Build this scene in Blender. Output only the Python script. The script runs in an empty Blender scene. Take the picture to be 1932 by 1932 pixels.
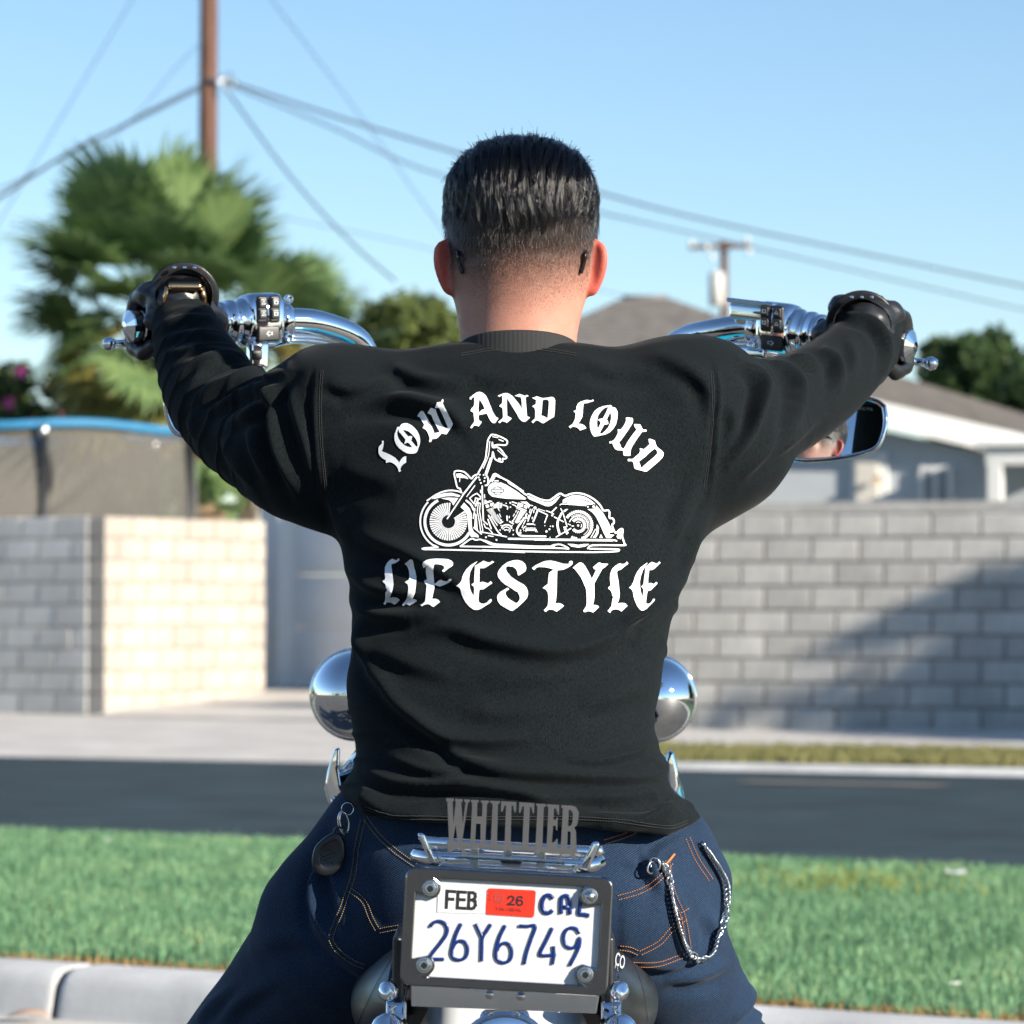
import bpy, bmesh, math, random
import numpy as np
from mathutils import Vector, Matrix, Euler
from mathutils.bvhtree import BVHTree
from mathutils.geometry import delaunay_2d_cdt, tessellate_polygon

random.seed(11)
rng = np.random.default_rng(11)
scene = bpy.context.scene
col = scene.collection

# ------------------------------------------------------------------ camera
CAM = np.array([0.0, 0.0, 1.02])
PITCH = math.radians(1.5405)
FPX = 85.0 / 24.0 * 1932.0           # focal length in units of a 1932 px wide picture
cam_data = bpy.data.cameras.new('camera')
cam_data.sensor_width = 24.0
cam_data.lens = 85.0
cam_data.clip_start = 0.05
cam_data.clip_end = 3000.0
cam_data.dof.use_dof = True
cam_data.dof.focus_distance = 3.86
cam_data.dof.aperture_fstop = 7.0
cam_data.dof.aperture_blades = 9
cam = bpy.data.objects.new('camera', cam_data)
cam.location = CAM
cam.rotation_euler = (math.pi / 2 + PITCH, 0, 0)
col.objects.link(cam)
scene.camera = cam

# ------------------------------------------------------------------ sky, sun, exposure
SUN_DIR = Vector((0.755, -0.545, 0.37)).normalized()      # towards the sun: low, behind the camera on the right
SUN_EL = math.asin(SUN_DIR.z)
world = bpy.data.worlds.new('World')
scene.world = world
world.use_nodes = True
wn = world.node_tree
sky = wn.nodes.new('ShaderNodeTexSky')
sky.sky_type = 'NISHITA'
sky.sun_disc = False
sky.sun_elevation = SUN_EL
sky.sun_rotation = math.atan2(SUN_DIR.x, SUN_DIR.y)
sky.altitude = 60
sky.air_density = 1.0
sky.dust_density = 0.0
sky.ozone_density = 3.6
bg = wn.nodes['Background']
bg.inputs['Strength'].default_value = 0.079
wn.links.new(sky.outputs[0], bg.inputs['Color'])

sun_data = bpy.data.lights.new('sun', 'SUN')
sun_data.energy = 4.6
sun_data.angle = math.radians(0.55)
sun_data.color = (1.0, 0.91, 0.77)
sun = bpy.data.objects.new('sun', sun_data)
sun.rotation_euler = SUN_DIR.to_track_quat('Z', 'Y').to_euler()
sun.location = (20, -15, 12)
col.objects.link(sun)

vs = scene.view_settings
vs.view_transform = 'Standard'
vs.look = 'None'
vs.exposure = 1.08
vs.gamma = 1.0
vs.use_curve_mapping = False
scene.cycles.use_denoising = True
scene.cycles.max_bounces = 6
scene.cycles.diffuse_bounces = 3
scene.cycles.use_adaptive_sampling = True
scene.cycles.adaptive_threshold = 0.03
scene.cycles.transparent_max_bounces = 12
scene.cycles.caustics_reflective = False
scene.cycles.caustics_refractive = False

# ------------------------------------------------------------------ geometry helpers
_cp, _sp = math.cos(PITCH), math.sin(PITCH)

def P(u, v, Y):
    """the point at depth Y seen at (u, v) of the 1932 px survey of the place"""
    a = (u - 966.0) / FPX
    b = (966.0 - v) / FPX
    dy = _cp - b * _sp
    dz = _sp + b * _cp
    t = Y / dy
    return np.array([a * t, Y, CAM[2] + dz * t])

def PZ(u, v, z):
    """the point at height z seen at (u, v)"""
    a = (u - 966.0) / FPX
    b = (966.0 - v) / FPX
    dy = _cp - b * _sp
    dz = _sp + b * _cp
    t = (z - CAM[2]) / dz
    return np.array([a * t, dy * t, z])

def UV(p):
    p = np.asarray(p, float) - CAM
    f = p[..., 1] * _cp + p[..., 2] * _sp
    up = -p[..., 1] * _sp + p[..., 2] * _cp
    return np.stack([966.0 + FPX * p[..., 0] / f, 966.0 - FPX * up / f], -1)

def wloc(o):
    l = Vector((0, 0, 0))
    while o is not None:
        l = l + o.location
        o = o.parent
    return l

def tag(o, label=None, cat=None, group=None, kind=None):
    if label: o['label'] = label
    if cat: o['category'] = cat
    if group: o['group'] = group
    if kind: o['kind'] = kind
    return o

def empty(name, loc, label=None, cat=None, group=None):
    o = bpy.data.objects.new(name, None)
    o.location = Vector([float(c) for c in loc])
    o.empty_display_size = 0.1
    col.objects.link(o)
    return tag(o, label, cat, group)

def link(name, me, m=None, parent=None, smooth=None):
    """a mesh given in world coordinates becomes one object"""
    o = bpy.data.objects.new(name, me)
    if parent is not None:
        me.transform(Matrix.Translation(-wloc(parent)))
        o.parent = parent
    if m is not None and not me.materials:
        me.materials.append(m)
    if smooth is not None:
        me.polygons.foreach_set('use_smooth', np.full(len(me.polygons), smooth))
    col.objects.link(o)
    return o

def pymesh(verts, faces, name='mesh'):
    me = bpy.data.meshes.new(name)
    me.from_pydata([tuple(map(float, v)) for v in verts], [], faces)
    me.update()
    return me

def npmesh(verts, faces, name='mesh'):
    """verts (n,3) float, faces (m,3) or (m,4) int"""
    verts = np.ascontiguousarray(verts, np.float32)
    faces = np.ascontiguousarray(faces, np.int32)
    me = bpy.data.meshes.new(name)
    n, k = faces.shape
    me.vertices.add(len(verts))
    me.vertices.foreach_set('co', verts.ravel())
    me.loops.add(n * k)
    me.loops.foreach_set('vertex_index', faces.ravel())
    me.polygons.add(n)
    me.polygons.foreach_set('loop_start', np.arange(n, dtype=np.int32) * k)
    me.update(calc_edges=True)
    return me

_ts = bpy.data.scenes.new('workshop')      # scratch scene for applying modifiers; removed at the end
def evaluated(me, mods, name='mesh'):
    o = bpy.data.objects.new('tmp', me)
    _ts.collection.objects.link(o)
    for typ, kw in mods:
        m = o.modifiers.new(typ, typ)
        for k, v in kw.items():
            setattr(m, k, v)
    with bpy.context.temp_override(scene=_ts, view_layer=_ts.view_layers[0]):
        dg = bpy.context.evaluated_depsgraph_get()
        dg.update()
        r = bpy.data.meshes.new_from_object(o.evaluated_get(dg))
    bpy.data.objects.remove(o)
    r.name = name
    return r

def relax(V, F, it=4, fac=.5):
    """Laplacian smoothing of a quad mesh"""
    e = np.vstack([F[:, [0, 1]], F[:, [1, 2]], F[:, [2, 3]], F[:, [3, 0]]])
    e = np.vstack([e, e[:, ::-1]])
    n = len(V); cnt = np.bincount(e[:, 0], minlength=n)[:, None].astype(float)
    V = np.array(V, float)
    for _ in range(it):
        acc = np.stack([np.bincount(e[:, 0], weights=V[e[:, 1], k], minlength=n) for k in range(3)], 1)
        V = V + fac * (acc / np.maximum(cnt, 1) - V)
    return V

class MB:
    """collects shapes for one mesh"""
    def __init__(self):
        self.v, self.f, self.s = [], [], []
    def add(self, verts, faces, smooth=False):
        b = len(self.v)
        self.v += [tuple(map(float, q)) for q in verts]
        self.f += [tuple(i + b for i in f) for f in faces]
        self.s += [smooth] * len(faces)
        return self
    def box(self, c, d, R=None):
        c = np.array(c, float); d = np.array(d, float) / 2
        vs_ = []
        for sx in (-1, 1):
            for sy in (-1, 1):
                for sz in (-1, 1):
                    q = np.array([sx, sy, sz]) * d
                    if R is not None: q = R @ q
                    vs_.append(c + q)
        return self.add(vs_, [(0, 1, 3, 2), (4, 6, 7, 5), (0, 4, 5, 1), (2, 3, 7, 6), (0, 2, 6, 4), (1, 5, 7, 3)])
    def tube(self, pts, r, n=16, cap=True, smooth=True, up=None, flat=1.0):
        pts = [np.array(p, float) for p in pts]
        m = len(pts)
        rs = r if hasattr(r, '__len__') else [r] * m
        tang = []
        for i in range(m):
            t = pts[min(i + 1, m - 1)] - pts[max(i - 1, 0)]
            tang.append(t / (np.linalg.norm(t) + 1e-12))
        ref = np.array(up, float) if up is not None else (np.array([0, 0, 1.0]) if abs(tang[0][2]) < .9 else np.array([0, 1.0, 0]))
        a = np.cross(ref, tang[0]); a /= np.linalg.norm(a)
        rings = []
        for i in range(m):
            a = a - tang[i] * a.dot(tang[i]); a /= np.linalg.norm(a)
            b = np.cross(tang[i], a)
            rings.append([pts[i] + rs[i] * (math.cos(k * 2 * math.pi / n) * a + flat * math.sin(k * 2 * math.pi / n) * b) for k in range(n)])
        return self.loft(rings, cap, smooth)
    def loft(self, rings, cap=True, smooth=True, closed=True):
        n = len(rings[0])
        vs_ = [q for r in rings for q in r]
        fs = []
        for i in range(len(rings) - 1):
            for k in range(n if closed else n - 1):
                k2 = (k + 1) % n
                fs.append((i * n + k, i * n + k2, (i + 1) * n + k2, (i + 1) * n + k))
        self.add(vs_, fs, smooth)
        if cap:
            b = len(self.v) - len(vs_)
            self.f.append(tuple(b + k for k in range(n))[::-1]); self.s.append(False)
            self.f.append(tuple(b + (len(rings) - 1) * n + k for k in range(n))); self.s.append(False)
        return self
    def lathe(self, prof, o, axis, n=24, smooth=True, cap=True):
        """prof: list of (distance along the axis, radius)"""
        o = np.array(o, float); ax = np.array(axis, float); ax /= np.linalg.norm(ax)
        ref = np.array([0, 0, 1.0]) if abs(ax[2]) < .9 else np.array([1.0, 0, 0])
        a = np.cross(ref, ax); a /= np.linalg.norm(a); b = np.cross(ax, a)
        rings = [[o + ax * t + r * (math.cos(k * 2 * math.pi / n) * a + math.sin(k * 2 * math.pi / n) * b) for k in range(n)] for t, r in prof]
        return self.loft(rings, cap, smooth)
    def prism(self, poly, fn, h0, h1, smooth=False):
        """poly: 2-D outline; fn(x, y, h) gives the point"""
        n = len(poly)
        tri = tessellate_polygon([[Vector((x, y, 0)) for x, y in poly]])
        vs_ = [fn(x, y, h0) for x, y in poly] + [fn(x, y, h1) for x, y in poly]
        fs = [tuple(t) for t in tri] + [tuple(i + n for i in t)[::-1] for t in tri]
        fs += [(i, (i + 1) % n, n + (i + 1) % n, n + i) for i in range(n)]
        return self.add(vs_, fs, smooth)
    def mesh(self, name='mesh'):
        me = bpy.data.meshes.new(name)
        me.from_pydata(self.v, [], self.f)
        me.polygons.foreach_set('use_smooth', np.array(self.s, bool))
        bm = bmesh.new(); bm.from_mesh(me)
        bmesh.ops.recalc_face_normals(bm, faces=bm.faces[:])
        bm.to_mesh(me); bm.free()
        me.update()
        return me
    def build(self, name, m, parent=None, bevel=0.0, seg=2):
        me = self.mesh(name)
        if bevel > 0:
            me = evaluated(me, [('BEVEL', dict(width=bevel, segments=seg, limit_method='ANGLE', angle_limit=math.radians(40)))], name)
            me.polygons.foreach_set('use_smooth', np.ones(len(me.polygons), bool))
            o = link(name, me, m, parent)
            w = o.modifiers.new('n', 'WEIGHTED_NORMAL')
            return o
        return link(name, me, m, parent)

def spline(pts, n):
    """Catmull-Rom through pts (any dimension), n samples"""
    pts = np.array(pts, float)
    p = np.vstack([2 * pts[0] - pts[1], pts, 2 * pts[-1] - pts[-2]])
    m = len(pts) - 1
    out = []
    for t in np.linspace(0, m - 1e-9, n):
        i = int(t); f = t - i
        a, b, c, d = p[i], p[i + 1], p[i + 2], p[i + 3]
        out.append(0.5 * (2 * b + (c - a) * f + (2 * a - 5 * b + 4 * c - d) * f * f + (3 * b - a - 3 * c + d) * f ** 3))
    return np.array(out)

def rot(axis, deg):
    return np.array(Matrix.Rotation(math.radians(deg), 3, Vector(axis)))

def surface_nets(fn, lo, hi, h):
    """smooth closed surface of the zero level of fn(x, y, z)"""
    ax = [np.arange(lo[i], hi[i] + h, h, dtype=np.float32) for i in range(3)]
    B = 6
    ax = [np.concatenate([a_, a_[-1] + h * np.arange(1, B - (len(a_) % B) + 1, dtype=np.float32)]) for a_ in ax]
    n = [len(a_) for a_ in ax]
    nbk = [k // B for k in n]
    cen = [np.array([ax[i][k * B:(k + 1) * B].mean() for k in range(nbk[i])]) for i in range(3)]
    CX, CY, CZ = np.meshgrid(*cen, indexing='ij')
    dc = fn(CX.ravel(), CY.ravel(), CZ.ravel()).reshape(CX.shape)
    D = np.repeat(np.repeat(np.repeat(dc, B, 0), B, 1), B, 2).astype(np.float32)
    act_b = np.argwhere(np.abs(dc) < 1.15 * B * h)
    loc = np.stack(np.meshgrid(*[np.arange(B)] * 3, indexing='ij'), -1).reshape(-1, 3)
    for c0 in range(0, len(act_b), 1500):
        ii = act_b[c0:c0 + 1500, None, :] * B + loc[None]
        I0, J0, K0 = ii[..., 0].ravel(), ii[..., 1].ravel(), ii[..., 2].ravel()
        D[I0, J0, K0] = fn(ax[0][I0], ax[1][J0], ax[2][K0])
    S = D < 0
    c = S[:-1, :-1, :-1].astype(np.int8)
    tot = np.zeros_like(c)
    for a in (0, 1):
        for b in (0, 1):
            for d in (0, 1):
                tot += S[a:n[0] - 1 + a, b:n[1] - 1 + b, d:n[2] - 1 + d]
    act = (tot > 0) & (tot < 8)
    idx = np.full(act.shape, -1, np.int32)
    I, J, K = np.nonzero(act)
    idx[I, J, K] = np.arange(len(I))
    acc = np.zeros((len(I), 3)); cnt = np.zeros(len(I))
    cor = [(a, b, d) for a in (0, 1) for b in (0, 1) for d in (0, 1)]
    for p in cor:
        for axis in range(3):
            if p[axis]: continue
            q = list(p); q[axis] = 1
            d0 = D[I + p[0], J + p[1], K + p[2]]; d1 = D[I + q[0], J + q[1], K + q[2]]
            m = (d0 < 0) != (d1 < 0)
            t = np.where(m, d0 / np.where(m, d0 - d1, 1), 0)
            pos = np.tile(np.array(p, float), (len(I), 1)); pos[:, axis] += t
            acc += pos * m[:, None]; cnt += m
    V = acc / cnt[:, None] + np.stack([I, J, K], 1)
    V = V * h + np.array([ax[0][0], ax[1][0], ax[2][0]])
    F = []
    for axis in range(3):
        sl0 = [slice(1, -1)] * 3; sl1 = [slice(1, -1)] * 3
        sl0[axis] = slice(0, -1); sl1[axis] = slice(1, None)
        a = S[tuple(sl0)]; b = S[tuple(sl1)]
        w = np.nonzero(a != b)
        fl = a[w]
        base = [w[0] + (1 if axis != 0 else 0), w[1] + (1 if axis != 1 else 0), w[2] + (1 if axis != 2 else 0)]
        o = [k for k in range(3) if k != axis]
        def g(d0, d1):
            q = [base[0].copy(), base[1].copy(), base[2].copy()]
            q[o[0]] -= d0; q[o[1]] -= d1
            return idx[q[0], q[1], q[2]]
        quad = np.stack([g(1, 1), g(0, 1), g(0, 0), g(1, 0)], 1)
        flip = fl if axis != 1 else ~fl
        quad[~flip] = quad[~flip][:, ::-1]
        F.append(quad)
    F = np.vstack(F)
    F = F[(F >= 0).all(1)]
    return V, F

def smin(a, b, k):
    hh = np.clip(0.5 + 0.5 * (b - a) / k, 0, 1)
    return b * (1 - hh) + a * hh - k * hh * (1 - hh)

def cone_chain(X, Y, Z, pts, rad):
    """distance to a chain of tapering capsules"""
    d = None
    for i in range(len(pts) - 1):
        a = np.asarray(pts[i], float); b = np.asarray(pts[i + 1], float); ab = b - a
        t = ((X - a[0]) * ab[0] + (Y - a[1]) * ab[1] + (Z - a[2]) * ab[2]) / (ab.dot(ab) + 1e-12)
        t = np.clip(t, 0, 1)
        q = np.sqrt((X - a[0] - t * ab[0]) ** 2 + (Y - a[1] - t * ab[1]) ** 2 + (Z - a[2] - t * ab[2]) ** 2) - (rad[i] + t * (rad[i + 1] - rad[i]))
        d = q if d is None else np.minimum(d, q)
    return d

def ellipsoid(X, Y, Z, c, r):
    k = np.sqrt(((X - c[0]) / r[0]) ** 2 + ((Y - c[1]) / r[1]) ** 2 + ((Z - c[2]) / r[2]) ** 2)
    return (k - 1) * min(r)

def mesh_co(me):
    a = np.empty(len(me.vertices) * 3, np.float32); me.vertices.foreach_get('co', a)
    return a.reshape(-1, 3).astype(float)

def mesh_no(me):
    a = np.empty(len(me.vertices) * 3, np.float32); me.vertices.foreach_get('normal', a)
    return a.reshape(-1, 3).astype(float)

def set_co(me, co):
    me.vertices.foreach_set('co', np.ascontiguousarray(co, np.float32).ravel()); me.update()

# ------------------------------------------------------------------ materials
def srgb(r, g, b):
    f = lambda c: (c / 255 / 12.92) if c / 255 <= .04045 else ((c / 255 + .055) / 1.055) ** 2.4
    return (f(r), f(g), f(b))

def mat(name, base, rough=.6, metal=0., var=0., scale=30., bump=0., bscale=200., spec=.5, coat=0., rnd=0., detail=4., dist=None, stretch=None, stain=0.):
    """principled surface; var: how far a noise pulls the colour, rnd: how far objects differ, bump: fine relief"""
    m = bpy.data.materials.new(name)
    m.use_nodes = True
    nt = m.node_tree; N = nt.nodes; L = nt.links
    b = N['Principled BSDF']
    b.inputs['Base Color'].default_value = (*base, 1)
    b.inputs['Roughness'].default_value = rough
    b.inputs['Metallic'].default_value = metal
    b.inputs['Specular IOR Level'].default_value = spec
    b.inputs['Coat Weight'].default_value = coat
    b.inputs['Coat Roughness'].default_value = .04
    tc = N.new('ShaderNodeTexCoord')
    co = tc.outputs['Object']
    if stretch:
        mp = N.new('ShaderNodeMapping'); mp.inputs['Scale'].default_value = stretch
        L.new(co, mp.inputs['Vector']); co = mp.outputs[0]
    cur = None
    if var:
        n = N.new('ShaderNodeTexNoise'); n.inputs['Scale'].default_value = scale; n.inputs['Detail'].default_value = detail
        n.inputs['Roughness'].default_value = .6
        L.new(co, n.inputs['Vector'])
        mr = N.new('ShaderNodeMapRange'); mr.inputs['From Min'].default_value = .3; mr.inputs['From Max'].default_value = .7
        mr.inputs['To Min'].default_value = 1 - var; mr.inputs['To Max'].default_value = 1 + var
        L.new(n.outputs[0], mr.inputs['Value']); cur = mr.outputs[0]
    if rnd:
        oi = N.new('ShaderNodeObjectInfo')
        mr = N.new('ShaderNodeMapRange'); mr.inputs['To Min'].default_value = 1 - rnd; mr.inputs['To Max'].default_value = 1 + rnd
        L.new(oi.outputs['Random'], mr.inputs['Value'])
        if cur is None: cur = mr.outputs[0]
        else:
            mu = N.new('ShaderNodeMath'); mu.operation = 'MULTIPLY'
            L.new(cur, mu.inputs[0]); L.new(mr.outputs[0], mu.inputs[1]); cur = mu.outputs[0]
    if stain:
        ge = N.new('ShaderNodeNewGeometry'); mp2 = N.new('ShaderNodeMapping'); mp2.inputs['Scale'].default_value = (1.6, 1.6, .55)
        L.new(ge.outputs['Position'], mp2.inputs['Vector'])
        n = N.new('ShaderNodeTexNoise'); n.inputs['Scale'].default_value = 1.1; n.inputs['Detail'].default_value = 7; n.inputs['Roughness'].default_value = .65
        L.new(mp2.outputs[0], n.inputs['Vector'])
        mr = N.new('ShaderNodeMapRange'); mr.inputs['From Min'].default_value = .35; mr.inputs['From Max'].default_value = .65
        mr.inputs['To Min'].default_value = 1 - stain; mr.inputs['To Max'].default_value = 1 + stain * .5
        L.new(n.outputs[0], mr.inputs['Value'])
        if cur is None: cur = mr.outputs[0]
        else:
            mu = N.new('ShaderNodeMath'); mu.operation = 'MULTIPLY'
            L.new(cur, mu.inputs[0]); L.new(mr.outputs[0], mu.inputs[1]); cur = mu.outputs[0]
    if cur is not None:
        vm = N.new('ShaderNodeVectorMath'); vm.operation = 'SCALE'
        vm.inputs[0].default_value = base
        L.new(cur, vm.inputs['Scale']); L.new(vm.outputs[0], b.inputs['Base Color'])
    if bump:
        n = N.new('ShaderNodeTexNoise'); n.inputs['Scale'].default_value = bscale; n.inputs['Detail'].default_value = 3
        L.new(co, n.inputs['Vector'])
        bp = N.new('ShaderNodeBump'); bp.inputs['Strength'].default_value = bump
        bp.inputs['Distance'].default_value = dist if dist else .3 / bscale
        L.new(n.outputs[0], bp.inputs['Height']); L.new(bp.outputs[0], b.inputs['Normal'])
    return m

def leafmat(name, c1, c2, transl=.35, rough=.55, scale=3.):
    m = bpy.data.materials.new(name); m.use_nodes = True
    nt = m.node_tree; N = nt.nodes; L = nt.links
    b = N['Principled BSDF']; b.inputs['Roughness'].default_value = rough
    b.inputs['Specular IOR Level'].default_value = .3
    g = N.new('ShaderNodeNewGeometry')
    tc = N.new('ShaderNodeTexCoord')
    n = N.new('ShaderNodeTexNoise'); n.inputs['Scale'].default_value = scale
    L.new(tc.outputs['Object'], n.inputs['Vector'])
    ad = N.new('ShaderNodeMath'); ad.operation = 'MULTIPLY_ADD'; ad.inputs[1].default_value = .55
    L.new(g.outputs['Random Per Island'], ad.inputs[0])
    su = N.new('ShaderNodeMath'); su.operation = 'MULTIPLY'; su.inputs[1].default_value = .5
    L.new(n.outputs[0], su.inputs[0]); L.new(su.outputs[0], ad.inputs[2])
    mx = N.new('ShaderNodeMix'); mx.data_type = 'RGBA'
    mx.inputs['A'].default_value = (*c1, 1); mx.inputs['B'].default_value = (*c2, 1)
    L.new(ad.outputs[0], mx.inputs['Factor']); L.new(mx.outputs['Result'], b.inputs['Base Color'])
    t = N.new('ShaderNodeBsdfTranslucent'); L.new(mx.outputs['Result'], t.inputs['Color'])
    ms = N.new('ShaderNodeMixShader'); ms.inputs[0].default_value = transl
    L.new(b.outputs[0], ms.inputs[1]); L.new(t.outputs[0], ms.inputs[2])
    L.new(ms.outputs[0], N['Material Output'].inputs['Surface'])
    return m

CHROME = mat('chrome', (.86, .88, .90), .035, 1.0)
CHROME_SOFT = mat('polished_steel', (.62, .64, .66), .16, 1.0, var=.06, scale=60, bump=.02, bscale=400)
BLACK_PLASTIC = mat('black_plastic', (.012, .013, .015), .35, bump=.05, bscale=900)
BLACK_RUBBER = mat('black_rubber', (.014, .014, .015), .6, bump=.1, bscale=700)
# ================================================================== the setting
ASPHALT = mat('asphalt', (.031, .050, .058), .85, var=.22, scale=1.3, stain=.22, bump=.5, bscale=160, spec=.25, detail=8)
CONCRETE = mat('concrete', (.56, .53, .49), .85, var=.10, scale=1.6, bump=.25, bscale=120, spec=.25, detail=8, stain=.15)
KERBMAT = mat('kerb_concrete', (.57, .57, .56), .85, var=.14, scale=2.6, bump=.3, bscale=90, spec=.25, detail=8, stain=.25)
SOIL = mat('soil', (.10, .075, .04), .95, var=.4, scale=14, bump=.6, bscale=60, spec=.1)
DRYSOIL = mat('verge_soil', (.20, .17, .09), .95, var=.35, scale=6, bump=.6, bscale=60, spec=.1)

def along(p, s, x):
    """point of the ground line through p with depth slope s at x"""
    return np.array([x, p[1] + s * (x - p[0]), p[2]])

S_KERB, S_FAR, S_WALL = -.60, -.45, -.28
k0 = PZ(966, 1866, .135)            # back edge of the near kerb
g0 = PZ(966, 1600, .135)            # far edge of the grass strip
r0 = PZ(700, 1441, .0)              # far edge of the road
XL, XR = -60., 45.

ground = pymesh([(-900, -500, -.03), (900, -500, -.03), (900, 1500, -.03), (-900, 1500, -.03)], [(0, 1, 2, 3)])
tag(link('ground', ground, mat('ground_dirt', (.16, .14, .10), .95, var=.3, scale=.4, bump=.3, bscale=20)), kind='structure')

def strip(name, p, sp, q, sq, z, m, xl=XL, xr=XR, nseg=40):
    vs_, fs = [], []
    for i in range(nseg + 1):
        x = xl + (xr - xl) * i / nseg
        a = along(p, sp, x); b = along(q, sq, x)
        vs_ += [(a[0], a[1], z), (b[0], b[1], z)]
    for i in range(nseg):
        fs.append((2 * i, 2 * i + 2, 2 * i + 3, 2 * i + 1))
    return tag(link(name, pymesh(vs_, fs), m), kind='structure')

near_edge = k0 + np.array([0, -.19, 0])
strip('road_near', np.array([0, -26., 0]), S_KERB, near_edge + np.array([0, .1, 0]), S_KERB, 0.0, mat('worn_asphalt', (.115, .110, .104), .8, var=.2, scale=1.3, bump=.5, bscale=160, spec=.3, detail=8))
strip('road_far', g0 - np.array([0, .3, 0]), -.58, r0 + np.array([0, .5, 0]), S_FAR, 0.002, ASPHALT)
# painted line of the near road (behind the camera, mirrored in the chrome)
ln = MB()
for s in range(-6, 8):
    c = along(np.array([0, -2.6, .006]), S_KERB, s * 4.0)
    d = np.array([1, S_KERB, 0]) / math.hypot(1, S_KERB); nrm = np.array([-d[1], d[0], 0])
    ln.add([c - d * .9 - nrm * .06, c + d * .9 - nrm * .06, c + d * .9 + nrm * .06, c - d * .9 + nrm * .06], [(0, 1, 2, 3)])
tag(ln.build('road_marking', mat('road_paint', (.7, .7, .68), .7, var=.1, scale=20)), kind='structure')
c = PZ(1590, 1478, .008)
fm = MB(); d = np.array([1, -.45, 0]) / math.hypot(1, .45); nrm = np.array([-d[1], d[0], 0])
fm.add([c - d * .62 - nrm * .16, c + d * .62 - nrm * .16, c + d * .62 + nrm * .16, c - d * .62 + nrm * .16], [(0, 1, 2, 3)])
tag(fm.build('road_patch', mat('pale_patch', (.15, .13, .11), .85, var=.2, scale=5)), kind='structure')

# near kerb: cast lengths with rounded noses, joints between them
kd = np.array([1, S_KERB, 0]) / math.hypot(1, S_KERB)
kn = np.array([kd[1], -kd[0], 0])            # towards the camera
KB = empty('kerb', (k0[0], k0[1], 0)); tag(KB, kind='structure')
prof = [(0, 0.0), (0, .128), (.004, .134), (.02, .135), (.10, .133), (.128, .127), (.146, .112), (.158, .09), (.172, .03), (.178, 0.0), (.19, -.02)]
joint0 = PZ(85, 1830, .135)
tj = (joint0 - k0).dot(kd)
seg_len = 3.05
for i in range(-6, 6):
    a = tj + i * seg_len + .008; b = tj + (i + 1) * seg_len - .008
    rings = []
    for t in [a, a + .006, a + .02] + list(np.linspace(a + .05, b - .05, 12)) + [b - .02, b - .006, b]:
        e = min(t - a, b - t); ins = .006 if e < .003 else (.0015 if e < .01 else 0)
        wob = .002 * math.sin(t * 3.1)
        rings.append([k0 + kd * t + kn * (w + wob - ins * (w > .08)) + np.array([0, 0, h - .135 - ins * (h > .1)]) for w, h in prof])
    mb = MB(); mb.loft(rings, cap=False, smooth=True, closed=False)
    mb.build('kerb_stone', KERBMAT, KB)
fill = MB()
fill.loft([[k0 + kd * t + kn * (w - .014) + np.array([0, 0, h - .135 - .014]) for w, h in prof] for t in (tj - 6.2 * seg_len, tj + 6.2 * seg_len)], cap=False, smooth=True, closed=False)
fill.build('joint_fill', mat('joint_dark', (.16, .16, .155), .9, bump=.3, bscale=80), KB)
# gutter pan at the foot of the kerb
gp = MB()
gp.loft([[k0 + kd * t + kn * w + np.array([0, 0, h - .135]) for w, h in ((.17, .012), (.55, .006))] for t in np.linspace(-30, 30, 30)], cap=False, smooth=True, closed=False)
tag(gp.build('gutter', CONCRETE), kind='structure')

# grass strip: soil bed and blades
strip('verge_bed', k0 + np.array([0, .0, 0]), S_KERB, g0, -.58, .118, SOIL)

def blades(name, n, sampler, h, w, m, label, tall=0.0):
    pts = sampler(n)
    n = len(pts)
    ang = rng.uniform(0, 2 * np.pi, n); lean = rng.normal(0, .45, n); la = rng.uniform(0, 2 * np.pi, n)
    H = h * rng.uniform(.55, 1.25, n)
    if tall:
        t = rng.random(n) < tall; H[t] *= rng.uniform(1.4, 2.0, t.sum())
    W = w * rng.uniform(.7, 1.4, n)
    dx = np.stack([np.cos(ang), np.sin(ang), np.zeros(n)], 1) * W[:, None]
    ld = np.stack([np.cos(la), np.sin(la), np.zeros(n)], 1)
    mid = pts + ld * (lean * H * .25)[:, None] + np.array([0, 0, 1.0]) * (H * .55)[:, None]
    top = pts + ld * (lean * H * .9)[:, None] + np.array([0, 0, 1.0]) * (H * (1 - .25 * np.abs(lean)))[:, None]
    V = np.stack([pts - dx, pts + dx, mid - dx * .8, mid + dx * .8, top], 1).reshape(-1, 3)
    b = np.arange(n)[:, None] * 5
    F = np.vstack([b + np.array([0, 1, 3]), b + np.array([0, 3, 2]), b + np.array([2, 3, 4])])
    o = link(name, npmesh(V, F), m)
    return tag(o, label, 'grass', kind='stuff')

def median_pts(n):
    x = np.where(rng.random(n) < .70, rng.uniform(-4.6, 4.4, n), rng.uniform(-13, 11, n)); t = rng.random(n)
    y0 = k0[1] + S_KERB * (x - k0[0]) + .03; y1 = g0[1] - .58 * (x - g0[0])
    y = y0 + t * (y1 - y0)
    keep = ~((t < .035) & (np.sin(x * 5.3) + np.sin(x * 11.7 + 1) + rng.normal(0, .5, n) > .3))
    return np.stack([x, y, np.full(n, .118)], 1)[keep]
GRASS = leafmat('lawn_blades', (.065, .165, .092), (.22, .40, .235), .3, .5, 2.2)
_nt = GRASS.node_tree; _mx = [n for n in _nt.nodes if n.type == 'MIX'][0]; _fac = _mx.inputs['Factor'].links[0].from_socket
_cr = _nt.nodes.new('ShaderNodeValToRGB'); _e = _cr.color_ramp.elements
_e[0].position = .18; _e[0].color = (.055, .145, .072, 1); _e[1].position = .92; _e[1].color = (.46, .46, .22, 1)
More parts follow.
